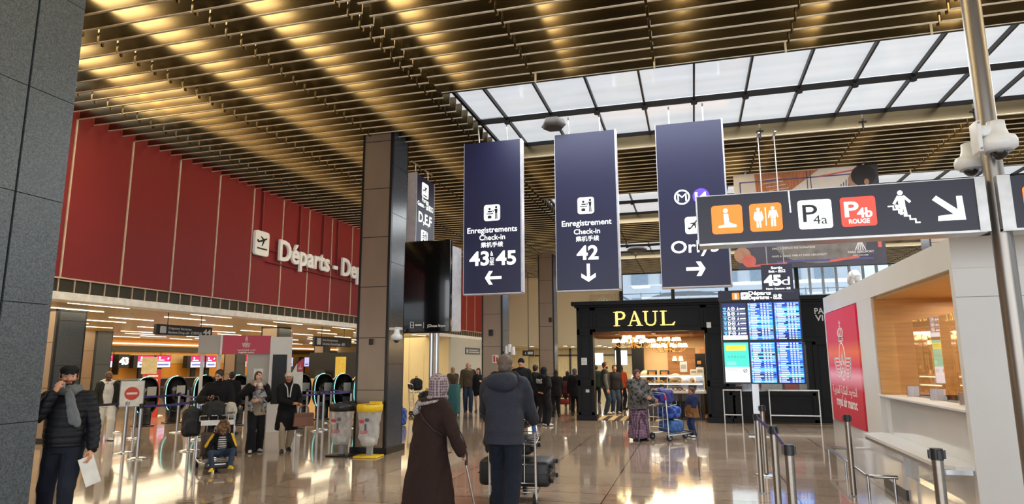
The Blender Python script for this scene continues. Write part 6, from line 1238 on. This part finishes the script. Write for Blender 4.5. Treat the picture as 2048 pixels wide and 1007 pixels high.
# ---- man in white hoodie
p = onz(205, 880); p = Vector((p.x, p.y, 0))
wh = person('person', 'man in white hoodie and trousers under an open dark jacket by the barrier belts', p, hpx(207, 741, p), fcam(p, .25), 'dark', False, dict(legL=dict(to=(.06, -.06, .045)), legR=dict(to=(-.055, .07, .045)), head=(.2, .05)),
    dict(legs=('trousers', WHITEC, .018), shoes=(SHW,), tops=[('hoodie', WHITEC, -.14, .018, .004, dict(hood=1.15))], hair=None, hair_col='none'), .013)
def add_open_jacket(k, m, hem=-.06, gr=.024, sg=.018, gap=.05, nm='open_jacket', vox=.013, fold=.006):
    g = G(); H = k.H
    R = []
    for z, rx, ry in ((hem, .088, .064), (.28, .086, .06), (.48, .084, .058), (.72, .098, .064), (.88, .094, .058), (.99, .066, .046), (1.06, .042, .034)): R.append((k.tor(z, 0, .003), (rx+gr)*H, (ry+gr)*H, 0))
    g.loft(R, 24)
    for sd in 'LR':
        a, e, w = k.AR[sd][:3]; g.cap(k.tor(.98, 0), a, (.034+gr*.9)*H, (.030+gr*.85)*H); g.cap(a, e, (.031+sg)*H, (.026+sg)*H); g.cap(e, e+(w-e)*.93, (.026+sg)*H, (.02+sg)*H)
    q = blob(g, vox, 3, folds(fold, 24, 3)); keep = []
    for i, f in enumerate(q.f):
        c = (Vector(q.v[f[0]])+Vector(q.v[f[2]]))/2; zf = (c.z-k.tor(0).z)/max(.01, (k.tor(1).z-k.tor(0).z)); ct = k.tor(zf)
        if not (c.y < ct.y-.02*H and abs(c.x-ct.x) < (gap+.02*sin(zf*3))*H): keep.append(i)
    q.f = [q.f[i] for i in keep]; q.m = [0]*len(keep); q.s = [True]*len(keep); o = q.obj(nm, m, k.o, local=True); s_ = o.modifiers.new('th', 'SOLIDIFY'); s_.thickness = .008; return o
add_open_jacket(wh, F_('#24241f', 'dark_olive'))
# ---- man looking at his phone behind the left trolley
p = Vector((-8.75, 10.6, 0)); Hp = hpx(432, 738, p)
mp_ = person('person', 'man in black jacket looking down at his phone behind the luggage trolley', p, Hp, fcam(p, -.35), 'light', False,
    dict(armR=dict(to=(-.05, -.16, .66), dir=(.7, -.5, .25), palm=(.2, .3, .9), curl=.6, hint=(-1, .2, -.6)), armL=dict(to=(.13, -.14, .55), dir=(.1, -.7, -.5), curl=.7), head=(-.15, .42), hfwd=(0, -.035), beard=True),
    dict(legs=('trousers', BLK2, .014), shoes=(SHB,), tops=[('jacket', BLK, -.14, .030, .026, dict(collar=True, hood=1.))], hair='short', hair_col='black'), .010, girth=1.1)
q = held(mp_, 'R', (0, -.02, .02)); t = thing('phone', 'black phone in the hand of the man behind the luggage trolley', 'phone', q); G().rbox(q, (.075, .15, .01), .004, rot=mp_.o.rotation_euler.z, tilt=(.5, 0)).obj('body', PHONE, t)
# ---- child on the trolley
p = onz(432, 944); ac = fcam(p, .05)
STR = pattern_mat('striped_jersey', 'stripe', '#111113', '#c7c3bd', 9)
ch = person('person', 'child with yellow boots and frizzy hair sitting on the front of the trolley', Vector((p.x, p.y+.10, 0)), 1.02, ac, 'tan', False,
    dict(pel=(0, .06, .27), torso=.28, headscale=1.35, legL=dict(to=(.11, -.24, .12), hint=(.5, -.2, 1), yaw=.4), legR=dict(to=(-.13, -.24, .10), hint=(-.5, -.2, 1), yaw=-.4), armL=dict(to=(.20, -.05, .22), hint=(1, .5, 0)), armR=dict(to=(-.18, -.04, .26), hint=(-1, .5, 0)), head=(0, .95), hfwd=(0, -.08), handscale=1.1),
    dict(legs=('trousers', DENIM2, .012), shoes=(YEL, YEL), tops=[('jersey', STR, -.05, .010, .008, {})], hair='frizzy', hair_col='frizzy', scarf=(F_('#3a3634', 'dark_scarf'),)), .008)
add_open_jacket(ch, BLK, -.02, .03, .022, .05, 'open_jacket', .009)
for sx in (-1, 1):
    g = G().cap(ch.SH['L' if sx > 0 else 'R']+Vector((sx*.028, -.004, .02)), ch.AR['L' if sx > 0 else 'R'][1]+Vector((sx*.034, -.01, .01)), .034*ch.H, .030*ch.H, 14); g.obj('yellow_sleeve_panel', F_('#d0a82a', 'yellow_cloth'), ch.o, local=True)
# ---- mother with baby
p = onz(508, 903); Hb = hpx(520, 741, p)
mo = person('person', 'woman in grey scarf and wide black trousers carrying a baby in a sling', p, Hb, fcam(p, .2), 'pale', True,
    dict(armR=dict(to=(-.075, -.13, .79), dir=(.3, .1, .9), palm=(.7, .5, 0), curl=.7, hint=(-1, .1, -.6)), armL=dict(to=(-.01, -.16, .64), dir=(-.95, -.1, -.1), palm=(0, 1, .2), curl=.4, hint=(1, .1, -.8)), legL=dict(to=(.05, .06, .045)), legR=dict(to=(-.055, -.04, .045)), head=(.3, -.12), tilt=.12),
    dict(legs=('trousers', BLK2, .016, .026), shoes=(SHW,), tops=[('jumper', BEIGE, -.24, .020, .004, {})], hair='long', hair_col='brown', scarf=(F_('#8d857a', 'taupe_scarf'), [(-.05, -.06, .7)], 1.3)), .010)
add_open_jacket(mo, BLK, .1, .02, .022, .05, 'black_jacket', .011)
g = G(); bb_ = mo.o.matrix_basis @ (mo.tor(.62, 0, -.115)); BABY = pattern_mat('grey_baby_suit', 'noise', '#26272b', '#8f9093', 14)
ba = person('person', 'baby in patterned grey suit and pale cap carried by the woman in grey scarf', Vector((bb_.x, bb_.y, bb_.z-.41)), .62, mo.o.rotation_euler.z-.5, 'pale', False,
    dict(pel=(0, 0, .48), torso=.32, headscale=1.75, hfwd=(0, .0), head=(.2, .1), legL=dict(to=(.16, -.10, .20), hint=(1, -.6, .6)), legR=dict(to=(-.16, -.10, .20), hint=(-1, -.6, .6)), armL=dict(to=(.14, -.10, .62)), armR=dict(to=(-.14, -.10, .60)), shw=.10),
    dict(legs=('trousers', BABY, .03), shoes=(GREYP,), tops=[('suit', BABY, -.08, .05, .03, {})], hat=('beanie', WHITEC), hair_col='brown'), .008)
# ---- woman in white beanie with handbag
p = onz(570, 902); Hn = hpx(566, 743, p)
wb = person('person', 'woman in white beanie and long black coat carrying a brown handbag', p, Hn, fcam(p, .15), 'tan', True,
    dict(armL=dict(to=(.12, -.13, .60), dir=(.3, -.8, -.1), palm=(-.3, .2, -.9), curl=.8), armR=dict(to=(.03, -.14, .60), dir=(.9, -.4, .1), palm=(0, .6, -.7), curl=.5, hint=(-1, .1, -.6)), legL=dict(to=(.045, .08, .06), pitch=.35), legR=dict(to=(-.05, -.06, .043)), head=(-.1, .05)),
    dict(legs=('trousers', BEIGE, .012), shoes=(SHB,), tops=[('long_coat', BLK, -.10, .026, .020, dict(collar=True, gown=(.27, .142)))], hair='long', hair_col='black', hat=('beanie', F_('#c9c1b3', 'cream_knit', bump=(90, .8)))), .010)
g = G()
for sx in (-1, 1): g.tube([wb.tor(1.12, sx*.05, -.03), wb.tor(.95, sx*.025, -.09), wb.tor(.55, sx*.012, -.098)], .012, 8)
g.obj('white_scarf_edge', WHITEC, wb.o, local=True)
TANL = mat('brown_leather', '#7e523d', .45, 0, (20, .1))
q = wb.o.matrix_basis @ (wb.AR['L'][2]+Vector((.10, -.04, -.02))); q = Vector((q.x, q.y, q.z-.42)); rz = wb.o.rotation_euler.z
t = thing('handbag', 'brown leather handbag on the arm of the woman in white beanie', 'handbag', q, rz); g = G(); F0 = frame((0, .06, 0)); g.prism(F0, [(-.20, 0), (.20, 0), (.18, .26), (-.18, .26)], 0, .12); g.obj('body', TANL, t, local=True, bevel=.012)
for y in (-.05, .05): G().tube([(-.09, y, .25), (-.08, y, .36), (0, y, .41), (.08, y, .36), (.09, y, .25)], .008, 8).obj('handle', TANL, t, local=True)
G().box(-.185, .185, -.066, -.06, .18, .25).obj('flap', mat('brown_leather_dark', '#6b4432', .45), t, local=True)
# ---- group behind the parka man
def std(label, px, py, top, rot, skin='light', female=False, pose=None, wear=None, vx=.016, **kw):
    p = onz(px, py); return person('person', label, p, hpx(px, top, p), rot if rot is not None else fcam(p), skin, female, pose, wear, vx, face=vx < .017, **kw)
std('man in black beanie facing the camera, half hidden by the navy parka', 1043, 850, 716, None, 'light', False, dict(head=(-.2, 0)), dict(legs=('trousers', BLK2), shoes=(SHB,), tops=[('jacket', BLK, -.15, .026, .02, dict(collar=True))], hat=('beanie', BLK)), .012)
std('man with dark green jacket and backpack beside the navy parka, seen from behind', 1072, 846, 728, pi-.4, 'light', False, {}, dict(legs=('trousers', BLK2), shoes=(SHB,), tops=[('jacket', F_('#1b221d', 'dark_green_cloth'), -.12, .026, .02, dict(collar=True))], hair='short', hair_col='black'), .012)
DH = F_('#0f0f11', 'black_hoodie')
da = std('woman in black hoodie with white back print, hands behind her back', 1090, 851, 733, pi-.55, 'light', True, dict(armL=dict(to=(.05, .10, .57), dir=(-.8, .2, -.2), hint=(1, .3, 0)), armR=dict(to=(-.09, .09, .56), dir=(.8, .2, -.2), hint=(-1, .3, 0)), legL=dict(to=(.06, -.05, .045)), lean=(0, .01)), dict(legs=('trousers', BLK2, .016), shoes=(SHW,), tops=[('hoodie', DH, -.14, .026, .022, dict(hood=1.))], hat=('hijab', F_('#141315', 'black_headscarf'))), .012)
MW = da.o.matrix_basis; g = G(); c = da.tor(.82, 0, .098); FD = frame(c, (-1, 0, 0), (0, .06, 1)); fit(g, FD, 'DAILY', -.13, .09, .0, .055, .04, z=.012); [g.fbox(FD, -.15+.02*i, .08, -.03-.03*i, -.018-.03*i, .010, .012) for i in range(2)]; g.obj('back_print', PAPER, da.o, local=True)
std('woman in black coat beside the farthest bronze column', 1113, 833, 738, pi+.5, 'light', True, dict(armL=dict(to=(.08, -.16, .64))), dict(legs=('trousers', BLK2), shoes=(SHB,), tops=[('coat', BLK, -.3, .026, .02, {})], hair='long', hair_col='black'), .016)
std('person in black walking ahead of the pushchair', 1136, 812, 741, pi+.2, 'light', True, {}, dict(legs=('trousers', BLK), shoes=(SHB,), tops=[('coat', BLK, -.4, .026, .02, {})], hair='long', hair_col='black'), .018)
std('person in grey hood and black coat just left of the bakery pilaster', 1151, 830, 736, pi, 'light', False, {}, dict(legs=('trousers', BLK), shoes=(SHB,), tops=[('coat', BLK, -.4, .034, .024, {})], hat=('hood', F_('#55525a', 'grey_hood'), {})), .016)
std('man in olive brown jacket and jeans walking towards the camera', 936, 823, 723, None, 'pale', False, dict(legL=dict(to=(.05, -.05, .045)), legR=dict(to=(-.05, .05, .045))), dict(legs=('trousers', DENIM2, .016), shoes=(SHB,), tops=[('jacket', KHAKI, -.1, .026, .022, dict(collar=True))], hair='fringe', hair_col='grey', scarf=(F_('#8a7c63', 'sand_scarf'),)), .015)
std('woman in sand headscarf and olive coat behind a teal suitcase', 905, 820, 733, None, 'tan', True, dict(armL=dict(to=(.05, -.18, .55), dir=(0, -1, 0)), armR=dict(to=(-.08, -.18, .55), dir=(0, -1, 0))), dict(legs=('trousers', BLK2), shoes=(SHB,), tops=[('coat', KHAKI, -.2, .026, .02, {})], hat=('hijab', F_('#a08d6e', 'sand_headscarf'))), .015)
std('woman with dark hair in black top and short skirt by the second column', 956, 823, 735, None, 'pale', True, dict(legL=dict(to=(.05, -.05, .045)), legR=dict(to=(-.04, .05, .045)), head=(-.6, .2), armL=dict(to=(.08, -.16, .68))), dict(legs=('shorts', BLK2), shoes=(SHB,), tops=[('jumper', BLK2, -.24, .02, .016, {})], hair='long', hair_col='brown'), .015)
# ---- bakery customers
std('man in grey gilet and jeans queuing inside the bakery entrance', 1212, 827, 723, pi/2+.2, 'light', False, dict(beard=True), dict(legs=('trousers', DENIM2, .014), shoes=(SHW,), tops=[('jumper', F_('#5a5c5e', 'mid_grey_cloth'), -.12, .02, .014, {}), ('gilet', F_('#2c2d31', 'dark_gilet'), -.06, .028, 0, dict(sleeves=False))], hair='short', hair_col='brown'), .015)
std('person in dark jacket and jeans in the middle of the bakery queue', 1231, 826, 729, .5, 'light', False, {}, dict(legs=('trousers', DENIM2, .016), shoes=(SHW,), tops=[('jacket', BLK2, -.1, .026, .02, {})], hair='short', hair_col='brown'), .016)
std('person in orange jumper at the back of the bakery queue', 1244, 818, 729, pi-.4, 'tan', True, {}, dict(legs=('trousers', DENIM), shoes=(SHB,), tops=[('jumper', F_('#a8421f', 'orange_cloth'), -.12, .022, .016, {})], hair='long', hair_col='brown'), .018)
std('person in dark green coat beyond the bakery doorway', 1194, 806, 730, pi, 'light', False, {}, dict(legs=('trousers', BLK2), shoes=(SHB,), tops=[('coat', F_('#1f2d24', 'bottle_green'), -.3, .028, .02, {})], hair='short', hair_col='black'), .018)
# ---- woman in patterned skirt, boy
SKT = pattern_mat('patterned_skirt', 'dots', '#8d7383', '#3a1d33', 30); SHAWL = pattern_mat('grey_patterned_shawl', 'noise', '#141315', '#56534f', 16)
p = onz(1278, 880); pw_ = p
ws = person('person', 'woman in purple patterned skirt and black shawl pushing a trolley by the bakery', p, hpx(1273, 738, p), fcam(p, .55), 'light', True,
    dict(armL=dict(to=(.18, -.14, .56), dir=(.6, -.7, 0), curl=.8), armR=dict(to=(.02, -.20, .60), dir=(.5, -.8, 0), curl=.8), head=(-.2, 0), belly=.03),
    dict(legs=('skirt', SKT, .012, .04, .155), shoes=(SHB,), tops=[('blouse', F_('#77777c', 'grey_blouse'), -.1, .02, .01, {}), ('shawl', SHAWL, -.26, .034, .036, dict(flare=.02, cuff=.85))], hat=('hijab', F_('#5b3a3e', 'plum_headscarf'))), .012, girth=1.22)
p = onz(1388, 873); bt = person('person', 'boy in blue and brown padded coat standing before the bakery counter', p, hpx(1386, 775, p), fcam(p, -1.0), 'tan', False,
    dict(headscale=1.2, armL=dict(to=(.1, -.1, .46)), armR=dict(to=(-.1, -.1, .46)), head=(.1, .1)), dict(legs=('trousers', F_('#25355a', 'blue_trousers'), .010), shoes=(SHW,), tops=[('padded_coat', F_('#75502c', 'tan_coat'), -.42, .040, .030, dict(puff=.006, flare=.02)), ('blue_yoke', F_('#1f2b4d', 'navy_yoke'), .42, .046, .034, dict(cuff=.5))], hair='short', hair_col='black'), .012)
# dark figures far back in the check-in hall
std('person in black standing behind the man with phone in the check-in hall', 457, 868, 742, pi, 'light', False, {}, dict(legs=('trousers', BLK), shoes=(SHB,), tops=[('jacket', BLK, -.15, .032, .024, dict(hood=1.))], hair='short', hair_col='black'), .016)
# ------------------------------------------------------------------ LUGGAGE
BLUEG = mat('blue_grip', '#3568b8', .45); REDG = mat('red_grip', '#a8353a', .45)
def trolley(name_loc, rot, label, grip=BLUEG, mat_=CHROME, board=None, k=1.):
    """luggage trolley: handle end at the origin, pushed along local +Y"""
    t = thing('luggage_trolley', label, 'trolley', name_loc, rot, 'luggage trolleys'); L = lambda g, n, m, **q: g.obj(n, m, t, local=True, **q)
    for sx in (-1, 1): L(G().tube([(sx*.29, .02, .09), (sx*.29, .0, .55), (sx*.285, -.03, .98), (sx*.27, -.05, 1.03)], .016, 10), 'upright', mat_)
    L(G().tube([(-.27, -.05, 1.03), (0, -.055, 1.035), (.27, -.05, 1.03)], .014, 8), 'handle_bar', mat_)
    for sx in (-1, 1): L(G().cap((sx*.275, -.045, 1.0), (sx*.287, -.02, .90), .024), 'grip', grip)
    g = G()
    for z in (.50, .28): g.cyl((-.29, .005, z), (.29, .005, z), .010, n=8)
    for x in (-.15, 0, .15): g.cyl((x, .005, .28), (x, .005, .74), .006, n=6)
    L(g, 'back_bars', mat_)
    g = G()
    for sx in (-1, 1): g.tube([(sx*.29, .0, .74), (sx*.28, .30, .78), (sx*.28, .30, .86)], .008, 6)
    for y, z in ((.0, .74), (.1, .755), (.2, .77), (.30, .78), (.30, .86)): g.cyl((-.28, y, z), (.28, y, z), .006, n=6)
    for x in (-.14, 0, .14): g.tube([(x, 0, .74), (x, .30, .78), (x, .30, .86)], .005, 6)
    L(g, 'basket', mat_)
    g = G()
    for sx in (-1, 1): g.tube([(sx*.29, .02, .13), (sx*.25, .55, .13), (sx*.13, .95, .14)], .016, 8)
    g.cyl((-.13, .95, .14), (.13, .95, .14), .016, n=8)
    for y in (.2, .4, .6, .8): g.cyl((-.29+.17*y, y, .135), (.29-.17*y, y, .135), .009, n=6)
    L(g, 'base_frame', mat_); L(G().rbox((0, .93, .12), (.36, .06, .10), .02), 'bumper', BLACKP)
    for x, y, r in ((-.27, .06, .075), (.27, .06, .075), (0, .82, .07)):
        w = L(G().cyl((x-.02, y, r), (x+.02, y, r), r, n=18), 'wheel', RUBBER); G().cyl((x-.024, y, r), (x+.024, y, r), r*.5, n=12).obj('hub', GREYP, w, local=True)
        L(G().box(x-.028, x+.028, y-.012, y+.03, r, .13), 'fork', DSTEEL)
    if board: L(G().box(-.26, .26, .31, .325, .70, .78), 'front_board', board)
    return t
SCB = mat('black_suitcase', '#131416', .45, 0, (20, .2), bump=(70, .2)); SOFT = mat('soft_black_bag', '#141416', .75, 0, (20, .3), bump=(50, .4))
def suitcase(c, size, label, m=SCB, rot=0., lying=False, ribs=True, cat='suitcase'):
    """hard case, c = bottom centre; size (width, depth, height)"""
    t = thing('suitcase', label, cat, c, rot, 'suitcases'); w, d, h = size
    L = lambda g, n, mm, **q: g.obj(n, mm, t, local=True, **q)
    g = G().rbox((0, 0, h/2+.03), (w, d, h-.04), min(.06, d*.25), seg=3)
    if ribs:
        for i in range(5):
            x = -w*.36+i*w*.18
            if lying: g.rbox((0, 0, h/2+.03), (w*.2, d+.012, h*.2), .02) if i == 2 else None
            else: g.rbox((x, 0, h/2+.03), (.018, d+.014, h*.82), .006)
    L(g, 'shell', m); L(G().rbox((0, 0, h/2+.03), (w+.006, .014, h-.03), .006), 'zip', BLACKP) if not lying else L(G().rbox((0, 0, h/2+.03), (w+.006, d+.006, .016), .006), 'zip', BLACKP)
    if lying:
        L(G().tube([(-.09, -d/2-.005, h/2+.03), (-.08, -d/2-.04, h/2+.03), (.08, -d/2-.04, h/2+.03), (.09, -d/2-.005, h/2+.03)], .011, 8), 'handle', BLACKP)
        for sx in (-1, 1):
            for z in (.1, h-.08): L(G().cyl((w/2+.005, sx*d*.4, z+.03), (w/2+.035, sx*d*.4, z+.03), .028, n=12), 'wheel', RUBBER)
        for z in (.1, h-.08): L(G().cyl((-w/2-.035, d*.38, z+.03), (-w/2-.005, d*.38, z+.03), .028, n=12), 'wheel', RUBBER)
    else:
        L(G().tube([(-.09, 0, h+.005), (-.08, 0, h+.045), (.08, 0, h+.045), (.09, 0, h+.005)], .011, 8), 'handle', BLACKP)
        for sx in (-1, 1):
            for sy in (-1, 1): L(G().cyl((sx*(w/2-.05)-.01, sy*(d/2-.03), .028), (sx*(w/2-.05)+.01, sy*(d/2-.03), .028), .028, n=12), 'wheel', RUBBER)
    return t
def softbag(c, size, label, m=SOFT, rot=0., name='bag', strap=True, cat='bag', seed=1.):
    w, d, h = size; g = G(); g.rbox((0, 0, h*.48), (w, d, h*.94), min(w, d, h)*.3); g.ell((0, 0, h*.62), (w*.46, d*.44, h*.42)); g.rbox((0, -d*.5, h*.36), (w*.7, d*.25, h*.5), d*.1)
    q = blob(g, .012, 3, folds(.008, 30, seed)); t = thing(name, label, cat, c, rot, None); q.obj('body', m, t, local=True)
    if strap: G().tube([(-w*.2, 0, h*.95), (-w*.12, 0, h+.07), (w*.12, 0, h+.07), (w*.2, 0, h*.95)], .012, 8).obj('handle', SL, t, local=True)
    return t
# the near trolley: uprights at px 980 and 1077, loaded with cases
t0 = Vector((-2.22, 7.98, 0)); trolley(t0, .06, 'luggage trolley with black cases pushed by the man in navy parka')
R_ = Matrix.Rotation(.06, 3, 'Z'); at_ = lambda x, y, z: t0+R_ @ Vector((x, y, z))
suitcase(at_(-.02, .42, .15), (.92, .52, .36), 'large black suitcase lying lowest on the near trolley', rot=.06, lying=True)
suitcase(at_(-.10, .42, .53), (.62, .46, .26), 'black suitcase lying in the middle of the near trolley stack', mat('black_suitcase_matt', '#1c1d1f', .6, 0, (20, .2)), rot=.02, lying=True)
suitcase(at_(-.12, .42, .85), (.58, .44, .26), 'green-banded dark suitcase on top of the near trolley stack', mat('dark_green_suitcase', '#26302a', .5, 0, (8, .3)), rot=-.05, lying=True)
# the left trolley with the child
p = onz(432, 944); rot = atan2(-p.x, p.y)+pi+.05-pi; rr = fcam(p, .05)+pi
ot = Vector((p.x, p.y, 0))-Matrix.Rotation(rr, 3, 'Z') @ Vector((0, .84, 0))
trolley(ot, rr, 'luggage trolley facing the camera with a child on its front', board=PAPER)
R2_ = Matrix.Rotation(rr, 3, 'Z'); al = lambda x, y, z: ot+R2_ @ Vector((x, y, z))
softbag(al(.06, .17, .80), (.34, .22, .30), 'black soft bag in the basket of the left trolley', rot=rr+pi)
t = thing('drawstring_bag', 'cream drawstring bag with dark print on the left trolley', 'bag', al(-.20, .2, .79), rr+pi); g = G(); g.ell((0, 0, .13), (.11, .09, .13)); g.ell((0, 0, .2), (.09, .08, .09)); blob(g, .01, 2, folds(.006, 40)).obj('body', F_('#b5ad9c', 'canvas'), t, local=True); g = G(); [g.ring(frame((0, -.10, 0)), -.05+.033*i, .11, .016, .008, 0, .012, 0, 12) for i in range(4)]; g.obj('print', DARKI, t, local=True); [G().tube([(x, -.09, .2), (x*1.3, -.12, .0), (x*1.6+.02, -.13, -.16), (x+.03, -.12, -.24)], .006, 6).obj('cord', WHITEC, t, local=True) for x in (-.03, .04)]
softbag(al(.40, .02, .50), (.30, .26, .50), 'black and grey backpack hanging left of the child trolley', mat('grey_black_backpack', '#1b1c1e', .7, 0, (7, .6), bump=(50, .4)), rr+pi, 'backpack', True, 'backpack', 2.)
suitcase(al(.02, .30, .155), (.44, .26, .42), 'brown suitcase behind the child on the left trolley', mat('brown_suitcase', '#3b2a20', .5, 0, (10, .2)), rot=rr)
# woman's trolley by the bakery
q = onz(1318, 880); rw = -.75; trolley(q, rw, 'luggage trolley loaded with blue bags before the bakery', REDG)
R3 = Matrix.Rotation(rw, 3, 'Z'); aw = lambda x, y, z: q+R3 @ Vector((x, y, z))
BLUEB = pattern_mat('blue_check_bag', 'check', '#1d2f72', '#3a66b4', 9)
softbag(aw(0, .16, .80), (.50, .34, .34), 'blue and red plastic bag on top of the trolley by the bakery', mat('royal_blue_bag', '#1e2a78', .35, 0, (5, .5), bump=(30, .5)), rw, seed=3.); softbag(aw(0, .36, .47), (.44, .38, .28), 'upper blue checked bag low on the trolley by the bakery', BLUEB, rw, strap=False, seed=4.); softbag(aw(0, .40, .15), (.46, .44, .30), 'lower blue checked bag on the trolley by the bakery', mat('teal_blue_bag', '#27518a', .4, 0, (8, .4), bump=(30, .5)), rw, strap=False, seed=5.)
# parked trolley behind the bronze column, teal case, pushchair, bags
p = onz(822, 832); trolley(Vector((p.x, p.y, 0)), -.9, 'parked luggage trolley with black bags right of the bronze column', BLACKP)
softbag(Vector((p.x+.35, p.y+.3, .16)), (.7, .4, .32), 'black holdall on the parked trolley right of the bronze column', rot=-.9, seed=6.); softbag(Vector((p.x+.12, p.y+.1, .82)), (.5, .34, .4), 'black bag on top of the parked trolley', rot=-.9, seed=7.); softbag(Vector((p.x+.4, p.y+.32, .5)), (.6, .4, .3), 'middle black bag on the parked trolley', rot=-.9, seed=8.)
p = onz(800, 850); softbag(Vector((p.x, p.y, 0)), (.34, .3, .5), 'blue checked bag on the floor beside the bronze column', BLUEB, .2, seed=9.)
p = onz(910, 828); suitcase(Vector((p.x, p.y-.2, 0)), (.46, .28, 1.0), 'teal suitcase before the woman in sand headscarf', mat('teal_suitcase', '#2f6d70', .45)); suitcase(Vector((p.x-.42, p.y-.35, 0)), (.4, .26, .72), 'red suitcase beside the teal suitcase', mat('red_suitcase', '#a8283c', .45))
p = onz(1128, 818); t = thing('pushchair', 'maroon pushchair beside the bakery pilaster, seen from behind', 'pushchair', (p.x, p.y, 0)); g = G()
MAR = F_('#4a1420', 'maroon_cloth'); g.loft([((0, .05, .42), .22, .12, 0), ((0, .0, .6), .26, .2, 0), ((0, -.02, .85), .27, .24, 0), ((0, .02, 1.0), .2, .2, 0)], 18); blob(g, .02, 2).obj('hood_and_seat', MAR, t, local=True)
for sx in (-1, 1):
    G().tube([(sx*.27, -.3, 1.02), (sx*.27, -.05, .75), (sx*.25, .3, .1)], .014, 8).obj('side_tube', WHITEP, t, local=True); G().tube([(sx*.27, .1, .55), (sx*.26, -.22, .1)], .014, 8).obj('rear_leg', BLACKP, t, local=True)
    for y in (-.22, .3): G().cyl((sx*.27-.02, y, .09), (sx*.27+.02, y, .09), .09, n=14).obj('wheel', RUBBER, t, local=True)
G().cyl((-.27, -.3, 1.02), (.27, -.3, 1.02), .016, n=8).obj('handle', BLACKP, t, local=True); G().rbox((0, -.02, .28), (.42, .4, .18), .05).obj('basket', F_('#7a2a22', 'rust_cloth'), t, local=True)
o = blob(G().ell((0, 0, .30), (.13, .12, .30)).ell((0, .03, .62), (.16, .12, .12)), .02, 3, folds(.014, 24)).obj('beige_coat', F_('#a58a6c', 'camel_cloth')); p2 = onz(1147, 818); o.location = (p2.x, p2.y, 0.0); tag(o, 'beige coat hanging over the right side of the pushchair', 'coat')
